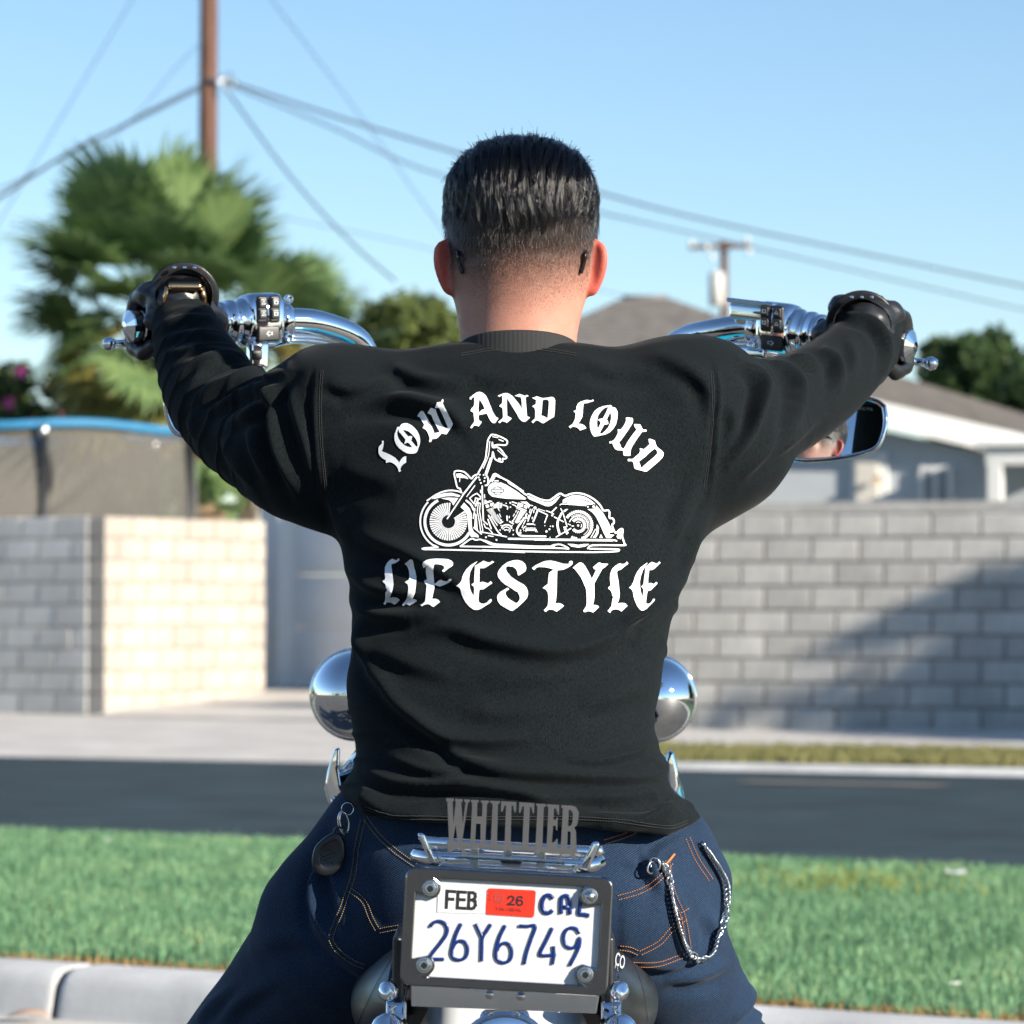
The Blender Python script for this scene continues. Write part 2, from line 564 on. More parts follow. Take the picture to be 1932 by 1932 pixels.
for _p, _c in ((.45, (.130, .29, .150, 1)), (.70, (.27, .46, .25, 1)), (.82, (.36, .49, .23, 1))):
    _q = _cr.color_ramp.elements.new(_p); _q.color = _c
_nt.links.new(_fac, _cr.inputs[0])
for _l in list(_nt.links):
    if _l.from_node == _mx: _nt.links.new(_cr.outputs[0], _l.to_socket)
blades('grass', 380000, median_pts, .038, .0018, GRASS, 'mown green grass of the strip between the two roads', .004)
def edge_pts(n):
    x = rng.uniform(-7, 6.5, n)
    return np.stack([x, k0[1] + S_KERB * (x - k0[0]) + rng.exponential(.035, n), np.full(n, .12)], 1)
DRYG = leafmat('dry_blades', (.34, .16, .05), (.42, .30, .12), .3, .6, 3)
blades('dry_grass', 7500, edge_pts, .03, .003, DRYG, 'dry orange grass and leaves along the back of the near kerb')
def yel_pts(n):
    c1 = PZ(1640, 1500 + 155, .13); out = []
    q = np.stack([c1[0] + rng.normal(0, .12, n), c1[1] + 1.0 + rng.normal(0, .12, n) - .5, np.full(n, .118)], 1)
    return q
blades('yellow_grass', 420, lambda n: np.stack([PZ(3000 * .479, 3490 * .479, .13)[0] + rng.normal(.25, .20, n), PZ(1520, 1672, .13)[1] + rng.normal(0, .28, n), np.full(n, .12)], 1), .055, .0024,
       leafmat('yellowing_blades', (.22, .26, .05), (.40, .38, .08)), 'small yellowing tuft in the grass strip on the right')

# far side: driveway apron, pavement, kerb, dry verge, wall footing
fk0 = PZ(1600, 1452, .1)
xs = .95                       # where the driveway meets the verge
Z_L = .05
vs_, fs = [], []
xs_ = np.linspace(-40, xs, 30)
for x in xs_:
    a = along(r0, S_FAR, x)
    for w, z in ((-.05, .0), (.25, .03), (1.2, .05), (9.5, .06)):
        vs_.append((a[0], a[1] + w, z))
for i in range(len(xs_) - 1):
    for k in range(3):
        fs.append((i * 4 + k, (i + 1) * 4 + k, (i + 1) * 4 + k + 1, i * 4 + k + 1))
tag(link('driveway_apron', pymesh(vs_, fs), CONCRETE), kind='structure')

def far_line(x, w):             # w metres behind the far road edge
    a = along(r0, S_FAR, x); return np.array([a[0], a[1] + w, 0])
fkb = MB()
fkb.loft([[far_line(x, w) + np.array([0, 0, h]) for w, h in ((-.06, 0), (0, .035), (.03, .042), (.16, .045))] for x in np.linspace(xs, 40, 30)], cap=False, smooth=True, closed=False)
tag(fkb.build('kerb_far', KERBMAT), kind='structure')
fv = MB()
fv.loft([[far_line(x, w) + np.array([0, 0, h]) for w, h in ((.15, .035), (1.4, .04), (2.8, .05))] for x in np.linspace(xs, 40, 30)], cap=False, smooth=True, closed=False)
tag(fv.build('verge_far', DRYSOIL), kind='structure')

w0 = P(1600, 1379, 30.5); w0[2] = 0
def wall_pt(x, off=0.0):
    return np.array([x, w0[1] + S_WALL * (x - w0[0]) + off, 0])
sw = MB()
sw.loft([[far_line(x, 2.7) + np.array([0, 0, .058]), far_line(x, 3.5) + np.array([0, 0, .05]), wall_pt(x, -.05) + np.array([0, 0, .0])] for x in np.linspace(xs - .6, 40, 20)], cap=False, smooth=True, closed=False)
tag(sw.build('pavement_far', CONCRETE), kind='structure')
def far_verge_pts(n):
    x = rng.uniform(xs, 9, n); w = rng.uniform(.16, 2.7, n)
    a = along(r0, S_FAR, 0)
    q = np.stack([x, r0[1] + S_FAR * (x - r0[0]) + w, np.full(n, .036)], 1)
    dens = .5 + .5 * np.sin(x * 2.3 + 1.0) * np.sin(w * 2.6 + x)
    return q[rng.random(n) < .25 + .75 * dens]
blades('verge_grass', 36000, far_verge_pts, .075, .006, leafmat('verge_blades', (.085, .12, .04), (.36, .31, .13), .3, .6, 1.4), 'patchy dry green grass along the far pavement')
# ================================================================== block walls
BLOCK = mat('concrete_block', (.40, .395, .38), .9, var=.10, scale=9, bump=.35, bscale=70, spec=.2, rnd=.13, stain=.16)
BLOCK_SUNLIT = mat('sunlit_block', (.43, .385, .335), .9, var=.07, scale=9, bump=.35, bscale=70, spec=.2, rnd=.09, stain=.12)  # same block as the shaded left wall, sunlit warmth put into the colour
MORTAR = mat('mortar', (.20, .195, .19), .95, bump=.3, bscale=60)
MORTAR_SUNLIT = mat('sunlit_mortar', (.30, .27, .235), .95, bump=.3, bscale=60)
BL, BH, BT, JT = .4064, .2032, .19, .020

def block_mesh(l):
    mb = MB(); mb.box((0, 0, 0), (l - JT, BT, BH - JT))
    me = mb.mesh('block')
    return evaluated(me, [('BEVEL', dict(width=.008, segments=1))], 'block')
_full, _half = block_mesh(BL), block_mesh(BL / 2)

def block_wall(name, a, b, courses, z0, m, mm, label, cap=None):
    """a running-bond wall from a to b (plan points); the face looks to the right of a->b turned towards the camera"""
    a = np.array([a[0], a[1], 0.]); b = np.array([b[0], b[1], 0.])
    L = np.linalg.norm(b - a); d = (b - a) / L
    yaw = math.atan2(d[1], d[0])
    root = empty(name, (a[0], a[1], z0), label, 'wall')
    core = MB(); R = rot((0, 0, 1), math.degrees(yaw))
    core.box((a + b) / 2 + np.array([0, 0, z0 + courses * BH / 2 - .01]), (L - .03, BT - .035, courses * BH - .02), R)
    core.build('mortar_core', mm, root)
    n = int(round(L / BL))
    for me in (_full, _half):
        if me.materials: pass
    fm, hm = _full.copy(), _half.copy()
    for q in (fm, hm):
        q.materials.clear(); q.materials.append(m)
    for c in range(courses):
        odd = c % 2
        xs_ = []
        if odd:
            xs_.append((BL / 4, hm))
            xs_ += [(BL * (i + 1.0), fm) for i in range(n - 1)]
            xs_.append((BL * n - BL / 4, hm))
        else:
            xs_ += [(BL * (i + .5), fm) for i in range(n)]
        for x, me in xs_:
            o = bpy.data.objects.new('block', me)
            o.parent = root
            p = d * x * (L / (n * BL))
            jit = random.gauss(0, .0015)
            o.location = (p[0] - d[1] * jit, p[1] + d[0] * jit, (c + .5) * BH + random.gauss(0, .0008))
            o.rotation_euler = (0, 0, yaw)
            col.objects.link(o)
    if cap:
        cb = MB(); cb.box((a + b) / 2 + np.array([0, 0, z0 + courses * BH + cap / 2]), (L, BT + .01, cap), R)
        cb.build('wall_cap', m, root, bevel=.006)
    return root

# right wall, facing the road
wa, wb = wall_pt(.78), wall_pt(.78 + .4064 * 22 * math.cos(math.atan(S_WALL)))
block_wall('block_wall', wa, wb, 9, -.005, BLOCK, MORTAR, 'long grey concrete block wall on the right below the grey house', cap=.10)
ft = MB()
ft.loft([[wall_pt(x, o) + np.array([0, 0, h]) for o, h in ((-.14, -.02), (-.14, .02), (.2, .02))] for x in np.linspace(.78, 12, 3)], cap=False, closed=False, smooth=False)
tag(ft.build('wall_footing', CONCRETE), kind='structure')

# left walls: grey one along the road, the sunlit return wall going back beside the drive
corner = P(178, 1352, 33.3); ret = P(505, 1300, 35.5)
dv = (ret - corner)[:2]; dv /= np.linalg.norm(dv)
lft = corner[:2] + np.array([-dv[1], dv[0]]) * BL * 16 + 0
block_wall('block_wall', (lft[0], lft[1]), (corner[0] - .1 * (-dv[1]) * 0, corner[1]), 9, .05, mat('shade_lifted_block', (.60, .585, .55), .9, var=.08, scale=9, bump=.35, bscale=70, spec=.2, rnd=.10, stain=.14), mat('shade_lifted_mortar', (.34, .33, .31), .95), 'shaded grey block wall at the far left under the trampoline')  # same block as the return wall, colour lightened to offset weak light here
Ln = .4064 * 6
st = corner[:2] + np.array([dv[1], -dv[0]]) * .10 - dv * .095
block_wall('block_wall', (st[0], st[1]), (st[0] + dv[0] * Ln, st[1] + dv[1] * Ln), 9, .05, BLOCK_SUNLIT, MORTAR_SUNLIT, 'bright sunlit block wall turning back beside the driveway')

# driveway ramp beside the sunlit wall up to the gate
dr = MB()
p1, p2 = P(178, 1355, 33.0), P(505, 1300, 35.6)
side = np.array([dv[1], -dv[0], 0])
sh = [p1 + np.array([0, -.3, 0]), p1 + side * 4.0 + np.array([0, -.3, 0]), p2 + side * 4.0 + np.array([0, .6, .02]), p2 + np.array([0, .6, .02])]
sh = [np.array([q[0], q[1], z]) for q, z in zip(sh, (.066, .066, .27, .27))]
dr.add(sh, [(0, 1, 2, 3)])
tag(dr.build('driveway', CONCRETE), kind='structure')

# white gate post and grey panelled gate
WHITE = mat('white_paint', (.74, .74, .72), .55, var=.03, scale=8)
gate_root = P(550, 1300, 36.0)
gp0 = P(526, 1298, 36.0)
post = MB(); R = rot((0, 0, 1), math.degrees(math.atan2(-.66, .75)))
post.box((gp0[0], gp0[1], .24 + 1.0), (.27, .27, 2.0), R)
post.box((gp0[0], gp0[1], .24 + 2.02), (.31, .31, .05), R)
post.box((gp0[0], gp0[1], .24 + .05), (.30, .30, .10), R)
tag(post.build('gate_post', WHITE, bevel=.008), 'white post at the end of the sunlit wall', 'post')
GATE = mat('gate_metal', (.70, .72, .73), .5, var=.04, scale=4)
gt = empty('driveway_gate', (gate_root[0], gate_root[1], .25), 'pale grey panelled driveway gate partly hidden by the rider', 'gate')
gd = np.array([.72, -.70, 0.]); gd /= np.linalg.norm(gd); Rg = rot((0, 0, 1), math.degrees(math.atan2(gd[1], gd[0])))
for i in range(5):
    for j in range(4):
        c = gate_root + gd * (.45 + .72 * i) + np.array([0, 0, 0]); c[2] = .30 + .28 + .52 * j
        pn = MB(); pn.box(c, (.716, .035, .512), Rg); pn.box(c + np.array([gd[1], -gd[0], 0]) * .022, (.56, .02, .36), Rg)
        pn.build('panel', GATE, gt, bevel=.008)
fr = MB()
for z in (.29, 2.40):
    c = gate_root + gd * 1.85; c[2] = z; fr.box(c, (3.75, .05, .06), Rg)
for t in (.05, 3.68):
    c = gate_root + gd * t; c[2] = 1.34; fr.box(c, (.06, .05, 2.05), Rg)
fr.build('gate_frame', GATE, gt, bevel=.006)

# ================================================================== grey house on the right
STUCCO = mat('grey_stucco', (.46, .50, .525), .9, var=.05, scale=3, bump=.3, bscale=60)
SHINGLE = mat('roof_shingle', (.150, .140, .132), .9, var=.25, scale=5, bump=.4, bscale=40, rnd=.12)
HD = 41.0
H0 = P(1330, 800, HD)
hs = -.30
hd = np.array([1, hs, 0.]); hd /= np.linalg.norm(hd); hn = np.array([hd[1], -hd[0], 0.])     # hn: out of the wall, to the camera
yawh = math.degrees(math.atan2(hd[1], hd[0])); Rh = rot((0, 0, 1), yawh)
def hp(u, v, off=0.0):
    """point of the house front seen at (u, v)"""
    d = P(u, v, 1.0) - CAM
    t = (H0 - CAM + hn * off).dot(hn) / d.dot(hn)
    return CAM + d * t
house = empty('grey_house', (H0[0], H0[1], 0), 'grey stucco house with white fascia and shingle roof behind the right wall', 'house')
# wing with a roof plane that falls to the right
def slab(m, corners, th):
    c = [np.array(q, float) for q in corners]
    n = np.cross(c[1] - c[0], c[3] - c[0]); n /= np.linalg.norm(n)
    if n[2] < 0: n = -n
    m.add(c + [q - n * th for q in c], [(0, 1, 2, 3), (7, 6, 5, 4), (0, 4, 5, 1), (1, 5, 6, 2), (2, 6, 7, 3), (3, 7, 4, 0)])
FA, FB = P(1500, 722, 40.2), P(2330, 912, 39.6)
BA, BB = P(1560, 668, 46.5), P(2330, 905, 46.5)
rf = MB(); nc = 14
for k in range(nc):
    f0, f1 = k / nc, (k + 1) / nc + .01
    lift = np.array([0, 0, .03])
    slab(rf, [FA + (BA - FA) * f0 + lift, FB + (BB - FB) * f0 + lift, FB + (BB - FB) * f1, FA + (BA - FA) * f1], .05)
rf.build('roof', SHINGLE, house)
fa = MB()
slab(fa, [FA + np.array([0, -.05, .0]), FB + np.array([0, -.05, .0]), FB + np.array([0, 0.02, 0.]), FA + np.array([0, 0.02, 0.])], .26)
fa.build('fascia', WHITE, house)
wl = MB()
p_l, p_r = hp(1436, 900), hp(2300, 900)
tl = FA + (FB - FA) * ((p_l[0] - FA[0]) / (FB[0] - FA[0])); tr_ = FA + (FB - FA) * ((p_r[0] - FA[0]) / (FB[0] - FA[0]))
zl, zr = tl[2] - .28, tr_[2] - .28
q = []
for p_, z_ in ((p_l, zl), (p_r, zr)):
    for o_ in (0, 5.0):
        b_ = p_ - hn * o_
        q += [(b_[0], b_[1], 0), (b_[0], b_[1], z_)]
wl.add(q, [(0, 4, 5, 1), (2, 3, 7, 6), (0, 1, 3, 2), (4, 6, 7, 5), (1, 5, 7, 3)])
wl.build('wall', STUCCO, house)
def on_wall(name, u0, v0, u1, v1, depth, m, parent, off=.0):
    a, b = hp(u0, v0), hp(u1, v1)
    w = (b - a).dot(hd); h = abs(a[2] - b[2])
    c = (a + b) / 2 + hn * (depth / 2 + off)
    mb = MB(); mb.box(c, (abs(w), depth, h), Rh)
    return mb.build(name, m, parent, bevel=.01)
dfm = on_wall('door_frame', 1608, 853, 1676, 975, .06, WHITE, house)
on_wall('door', 1616, 860, 1660, 975, .05, mat('cream_door', (.66, .62, .55), .5), house, .035)
kn_ = MB(); kc = hp(1655, 905, .13); kn_.lathe([(0, .02), (.04, .04), (.08, .03), (.1, .0)], kc, hn, 12); kn_.build('door_knob', mat('brass', (.5, .32, .12), .3, 1.0), house)
wfr = on_wall('window', 1736, 880, 1800, 948, .09, WHITE, house)
on_wall('pane', 1745, 888, 1764, 945, .02, mat('window_glass', (.22, .25, .28), .15), house, .08)
on_wall('pane', 1771, 888, 1791, 945, .02, bpy.data.materials['window_glass'], house, .08)
# white patio cover at the right edge
pat = empty('patio_cover', tuple(hp(1880, 950, 1.0)), 'white patio cover with post beside the grey house', 'patio cover')
a = hp(1862, 852, 1.2); b = hp(2060, 872, 1.2)
mb = MB(); mb.box((a + b) / 2, (np.linalg.norm(b - a), .16, .17), Rh); mb.box((a + b) / 2 + np.array([0, 0, .14]) - hn * .5, (np.linalg.norm(b - a) + .2, 1.3, .07), Rh)
mb.build('beam', WHITE, pat, bevel=.01)
a = hp(1878, 860, 1.2)
mb = MB(); mb.box((a[0], a[1], a[2] / 2), (.16, .16, a[2]), Rh); mb.build('post', WHITE, pat, bevel=.01)
a = hp(2050, 860, 1.2)
mb = MB(); mb.box((a[0], a[1], a[2] / 2), (.16, .16, a[2]), Rh); mb.build('post', WHITE, pat, bevel=.01)

# neighbouring house whose hip roof shows behind the head
h2 = P(1190, 563, 52.)
e2 = P(1190, 720, 52.)
hz = h2[2]; ez2 = e2[2]
nb = empty('hip_roof_house', (h2[0], h2[1], 0), 'house with a grey hip roof rising behind the rider\'s head', 'house')
L2, R2_ = P(884, 720, 52.)[0], P(1600, 720, 52.)[0]
wl = MB(); wl.box(((L2 + R2_) / 2, h2[1] + .5, ez2 / 2), (R2_ - L2 - .8, 5.6, ez2)); wl.build('wall', STUCCO, nb)
rf = MB(); nc = 18
pk0, pk1 = h2[0] - .12, h2[0] + .55
for sidei in range(4):
    for k in range(nc):
        def ring(f, dz=0):
            xl, xr = L2 + (pk0 - L2) * f, R2_ + (pk1 - R2_) * f
            y0, y1 = (h2[1] - 2.8) + 2.9 * f, (h2[1] + 3.4) - 3.2 * f
            z = ez2 + f * (hz - ez2) + dz
            return [np.array(q) for q in ((xl, y0, z), (xr, y0, z), (xr, y1, z), (xl, y1, z))]
        lo = ring(k / nc); r0_ = ring(k / nc, .03); r1_ = ring((k + 1) / nc)
        a, b = sidei, (sidei + 1) % 4
        rf.add([lo[a], lo[b], r0_[b], r0_[a]], [(0, 1, 2, 3)]); rf.add([r0_[a], r0_[b], r1_[b], r1_[a]], [(0, 1, 2, 3)])
rf.build('roof', SHINGLE, nb)
rg = MB(); t = ring(1.0); rg.tube([(t[0] + t[3]) / 2, (t[1] + t[2]) / 2], .06, 8); rg.build('ridge', SHINGLE, nb)
# ================================================================== trampoline, trees, palms, poles, cables
BARK = mat('bark', (.13, .10, .075), .9, var=.3, scale=12, bump=.6, bscale=40)
def tree(name, base, trunk_h, centre, radii, n, leaf, m, label, cat='tree', seed=1, clumps=60, group=None):
    r = np.random.default_rng(seed)
    root = empty(name, base, label, cat, group)
    base = np.array(base, float); centre = np.array(centre, float); radii = np.array(radii, float)
    tr = MB()
    mid = base + (centre - base) * .5 + r.normal(0, .1, 3) * np.array([1, 1, 0])
    tr.tube(spline([base, mid, centre], 10), np.linspace(.16, .05, 10) * max(.5, trunk_h / 2.5), 10)
    # clump centres through the volume, more towards the outside
    d = r.normal(size=(clumps, 3)); d /= np.linalg.norm(d, axis=1)[:, None]
    rad = r.uniform(.45, 1.0, clumps) ** .6 * r.uniform(.8, 1.1, clumps)
    cc = centre + d * rad[:, None] * radii
    for q in cc[:10]:
        s = base + (centre - base) * r.uniform(.45, .9)
        tr.tube(spline([s, (s + q) / 2 + r.normal(0, .1, 3), q], 6), np.linspace(.05, .012, 6), 6)
    tr.build('trunk', BARK, root)
    k = r.integers(0, clumps, n)
    cr = radii.mean() * .30 * r.uniform(.6, 1.3, clumps)
    o = r.normal(size=(n, 3)); o /= np.linalg.norm(o, axis=1)[:, None]
    o *= (r.random(n) ** .4)[:, None] * cr[k][:, None]
    c = cc[k] + o
    ax = r.normal(size=(n, 3)); ax /= np.linalg.norm(ax, axis=1)[:, None]
    b = np.cross(ax, r.normal(size=(n, 3))); b /= np.linalg.norm(b, axis=1)[:, None]
    L = leaf * r.uniform(.6, 1.3, n)[:, None]
    V = np.stack([c - ax * L, c + b * L * .45, c + ax * L, c - b * L * .45], 1).reshape(-1, 3)
    F = np.arange(n)[:, None] * 4 + np.arange(4)
    link('crown', npmesh(V, F), m, root)
    return root

LEAF_DARK = leafmat('leaf_dark', (.025, .055, .022), (.085, .14, .045), .3)
LEAF_MID = leafmat('leaf_olive', (.05, .085, .025), (.20, .24, .07), .35)
LEAF_PALE = leafmat('leaf_pale', (.05, .09, .035), (.16, .21, .075), .35)
def ptree(name, u, v, Y, ru, rv, depth, n, leaf, m, label, cat='tree', seed=1, clumps=60):
    c = P(u, v, Y); s = Y / FPX
    base = (c[0], Y, 0)
    return tree(name, base, c[2], c, (ru * s, depth, rv * s), n, leaf, m, label, cat, seed, clumps)
ptree('leafy_tree', 775, 655, 60, 105, 88, 1.2, 9000, .085, LEAF_MID, 'rounded olive green tree between the palm and the rider', seed=3, clumps=70)
ptree('leafy_tree', 905, 690, 63, 90, 60, 1.2, 5000, .085, LEAF_MID, 'low olive tree crown just left of the rider\'s neck', seed=13, clumps=50)
ptree('leafy_tree', 1830, 735, 62, 105, 100, 1.3, 9000, .10, LEAF_DARK, 'dark green tree above the grey house at the right edge', seed=4, clumps=70)
ptree('leafy_tree', 1985, 745, 58, 95, 115, 1.3, 7000, .10, LEAF_DARK, 'dark tree cut off by the right edge of the picture', seed=5, clumps=60)
ptree('leafy_tree', 1765, 668, 70, 30, 30, .5, 900, .08, LEAF_PALE, 'small pale tree top beside the right glove', seed=6, clumps=16)
ptree('flowering_bush', 45, 800, 41, 120, 120, .8, 8000, .06, LEAF_PALE, 'green bush with pink flowers behind the trampoline', 'bush', seed=7, clumps=60)
ptree('flowering_bush', 215, 850, 40.5, 110, 95, .6, 6000, .06, LEAF_DARK, 'dark green bush under the palm behind the trampoline', 'bush', seed=8, clumps=50)
ptree('leafy_tree', 470, 850, 44, 100, 90, .7, 6000, .08, LEAF_DARK, 'dark shaded bush behind the left sleeve', 'bush', seed=9, clumps=50)
ptree('flowering_bush', 60, 945, 40.2, 130, 90, .6, 7000, .06, LEAF_DARK, 'low dark hedge seen through the trampoline net on the left', 'bush', seed=31, clumps=60)
ptree('flowering_bush', 290, 950, 40.0, 120, 90, .6, 7000, .06, LEAF_DARK, 'low dark hedge seen through the right half of the trampoline net', 'bush', seed=32, clumps=60)
PINK = mat('pink_petal', (.75, .12, .38), .6)
fb = [o for o in bpy.data.objects if o.name.startswith('flowering_bush')]
for (u, v) in ((40, 702), (152, 955 * .98), (18, 760), (60, 800), (120, 770), (8, 940), (85, 880)):
    c = P(u, v, 40.2 + random.uniform(-.1, .1)); mb = MB()
    for k in range(7):
        d = np.array([math.cos(k * .9), -.6 + .3 * math.sin(k * 2), math.sin(k * .9)]); e = np.cross(d, [0, 1, .2]); e /= np.linalg.norm(e)
        mb.add([c, c + d * .05 + e * .025, c + d * .09, c + d * .05 - e * .025], [(0, 1, 2, 3)])
    mb.build('flower', PINK, fb[0])

# a big tree out of view on the right: its shadow lies across the block wall
tree('street_tree', (19.3, 21.5, 0), 3.4, (19.3, 21.5, 4.15), (5.0, 5.0, 3.2), 62000, .26, LEAF_DARK, 'street tree at the right whose shadow falls on the block wall', 'tree', 21, 150)

# ---- fan palms: every frond is a piece of its own
def fan_mesh(seed, nb=34, R=.56):
    r = np.random.default_rng(seed); V, F = [], []
    def q(a): V.append(tuple(a)); return len(V) - 1
    pet = .68
    # petiole
    n0 = len(V)
    for t in np.linspace(0, pet, 5):
        for k in range(4):
            V.append((.012 * math.cos(k * math.pi / 2), t, .012 * math.sin(k * math.pi / 2) - .06 * (t / pet) ** 2))
    for i in range(4):
        for k in range(4): F.append((n0 + i * 4 + k, n0 + i * 4 + (k + 1) % 4, n0 + (i + 1) * 4 + (k + 1) % 4, n0 + (i + 1) * 4 + k))
    hub = np.array([0, pet, -.06])
    for i in range(nb):
        a = math.radians(-112 + 224 * i / (nb - 1))
        ln = R * (.78 + .22 * math.cos(a * .7)) * r.uniform(.9, 1.08)
        d = np.array([math.sin(a), math.cos(a), 0]); s = np.array([d[1], -d[0], 0])
        fold = .018 * (1 if i % 2 else -1)
        droop = r.uniform(.10, .30)
        pts = []
        for t in (0.04, .35, .62, .85, 1.0):
            z = .10 * t - droop * max(0, t - .55) ** 1.5 * 1.6 + fold * t * .6
            pts.append(hub + d * ln * t + np.array([0, 0, z]))
        ws = (.006, .033, .027, .013, .002)
        idx = [(q(p - s * w), q(p + s * w)) for p, w in zip(pts, ws)]
        for j in range(4): F.append((idx[j][0], idx[j][1], idx[j + 1][1], idx[j + 1][0]))
    return pymesh(V, F, 'frond')
FR = [fan_mesh(s) for s in (1, 2, 3)]
FROND = leafmat('palm_green', (.050, .115, .045), (.27, .38, .15), .35, .45, 1.2)
FROND_Y = leafmat('palm_yellowing', (.20, .20, .05), (.42, .36, .12), .35, .6, 2)
FROND_B = leafmat('palm_dead', (.30, .17, .07), (.50, .33, .14), .3, .7, 2)
PALMTRUNK = mat('palm_trunk', (.22, .15, .09), .9, var=.4, scale=14, bump=.7, bscale=30, stretch=(1, 1, 3))
def palm(u, v, Y, scale, n, label, seed, group='fan palms'):
    r = np.random.default_rng(seed)
    c = P(u, v, Y)
    root = empty('palm_tree', (c[0], Y, 0), label, 'palm tree', group)
    tr = MB(); zz = np.linspace(0, c[2], 18)
    tr.tube([(c[0] + .04 * math.sin(z * 2), Y, z) for z in zz], [.20 + .02 * (i % 2) for i in range(18)], 12); tr.build('trunk', PALMTRUNK, root)
    var = {}
    for k, me in enumerate(FR):
        for nm, m in (('g', FROND), ('y', FROND_Y), ('b', FROND_B)):
            q = me.copy(); q.materials.clear(); q.materials.append(m); var[(k, nm)] = q
    for i in range(n):
        f = (i + .5) / n
        el = math.radians(88 - 150 * f ** 1.1) + r.normal(0, .10)
        az = i * 2.39996 + r.normal(0, .2)
        kind = 'g' if el > -.55 else ('y' if el > -.92 else 'b')
        if kind == 'g' and el < .5 and r.random() < .12: kind = 'y'
        me = var[(i % 3, kind)]
        o = bpy.data.objects.new('frond', me)
        o.parent = root
        d = Vector((math.cos(az) * math.cos(el), math.sin(az) * math.cos(el), math.sin(el)))
        z = Vector((0, 0, 1)) - d * d.z
        if z.length < .05: z = Vector((math.cos(az), math.sin(az), 0)) * -1
        z.normalize(); x = d.cross(z)
        Mx = Matrix((x, d, z)).transposed()
        o.rotation_euler = (Mx @ Matrix.Rotation(r.normal(0, .35), 3, 'Y')).to_euler()
        s = scale * r.uniform(.85, 1.15)
        o.scale = (s, s, s)
        o.location = (d.x * .10, d.y * .10, c[2] - .45 * f)
        col.objects.link(o)
    return root
palm(296, 548, 40.0, 1.38, 64, 'tall fan palm left of the rider with spiky green fronds', 2, None)
palm(548, 660, 45.0, 1.15, 28, 'smaller fan palm behind the left handlebar', 5, None)
palm(395, 955, 38.6, .42, 26, 'short yellowing palm behind the sunlit wall', 9, None)

# ---- trampoline with safety net
tc = P(25, 980, 37.5)
TR = empty('trampoline', (tc[0], tc[1], 0), 'trampoline with blue top rail and dark safety net behind the left wall', 'trampoline')
RT = 1.87; ztop = P(155, 803, 36.0)[2]; zbed = .95
BLUE = mat('blue_foam', (.03, .20, .38), .6, var=.1, scale=6)
n = 48
ringp = [np.array([tc[0] + RT * math.cos(a), tc[1] + RT * math.sin(a), ztop + .02 * math.cos(6 * a)]) for a in np.linspace(0, 2 * math.pi, n + 1)]
mb = MB(); mb.tube(ringp, .046, 10, cap=False); mb.build('top_rail', BLUE, TR)
net = bpy.data.materials.new('net_mesh'); net.use_nodes = True
nt_ = net.node_tree; bs = nt_.nodes['Principled BSDF']; bs.inputs['Base Color'].default_value = (.24, .225, .20, 1); bs.inputs['Roughness'].default_value = .8
tb = nt_.nodes.new('ShaderNodeBsdfTransparent'); ms = nt_.nodes.new('ShaderNodeMixShader'); ms.inputs[0].default_value = .40
nt_.links.new(tb.outputs[0], ms.inputs[1]); nt_.links.new(bs.outputs[0], ms.inputs[2]); nt_.links.new(ms.outputs[0], nt_.nodes['Material Output'].inputs['Surface'])
mb = MB(); mb.loft([[(tc[0] + (RT - .03 + .08 * math.sin(math.pi * f)) * math.cos(a), tc[1] + (RT - .03 + .08 * math.sin(math.pi * f)) * math.sin(a), zbed + (ztop - zbed) * f) for a in np.linspace(0, 2 * math.pi, n, endpoint=False)] for f in np.linspace(0, 1, 8)], cap=False)
mb.build('safety_net', net, TR)
mb = MB(); mb.lathe([(0, RT), (.03, RT), (.031, RT - .25)], (tc[0], tc[1], zbed - .03), (0, 0, 1), n); mb.build('jump_mat', BLACK_RUBBER, TR)
DARKSTEEL = mat('dark_steel', (.03, .032, .035), .5, .6)
for k in range(6):
    a = -math.pi / 2 + .29 + k * math.pi / 3
    x, y = tc[0] + (RT + .05) * math.cos(a), tc[1] + (RT + .05) * math.sin(a)
    mb = MB(); mb.tube([(x, y, .0), (x, y, 1.6), (x, y, ztop - .12)], .045, 10); mb.build('pole', DARKSTEEL, TR)
    mb = MB(); mb.tube([(x, y, ztop - .14), (x, y, ztop + .0)], .05, 10); mb.build('pole_cap', mat('steel_cap%d' % k, (.6, .62, .64), .3, 1.0), TR)
    mb = MB(); mb.tube(spline([(x, y, ztop - .1), (x + .1 * math.cos(a + 2), y, ztop - .6), (x - .22, y + .05, ztop - 1.2), (x - .25, y + .05, .9)], 10), .022, 8); mb.build('brace', DARKSTEEL, TR)

# ---- utility poles and lines
POLE = mat('pole_wood', (.115, .058, .040), .9, var=.3, scale=4, bump=.5, bscale=20, stretch=(4, 4, .4))
CABLE = mat('cable_black', (.035, .045, .055), .6)
b1 = P(391, 500, 60.)
up = empty('utility_pole', (b1[0], 60., 0), 'tall brown wooden utility pole rising behind the palm', 'utility pole')
mb = MB(); mb.tube([(b1[0], 60., 0), (b1[0], 60, 6), (b1[0] + .03, 60., 14.5)], [.19, .165, .14], 14); mb.build('post', POLE, up)
mb = MB()
hub = P(420, 155, 59.8)
for dx, dz in ((0, 0), (.12, .05), (.05, -.15), (.2, -.08)):
    mb.tube([hub + np.array([dx, 0, dz]), hub + np.array([dx, 0, dz + .12])], .035, 8)
mb.tube([P(392, 150, 59.8), hub], .03, 8); mb.build('line_clamp', CHROME_SOFT, up)
b2 = P(1369, 600, 95.)
u2 = empty('utility_pole', (b2[0], 95., 0), 'distant utility pole with crossarm and white transformer right of the rider', 'utility pole')
t2 = P(1366, 455, 95.)
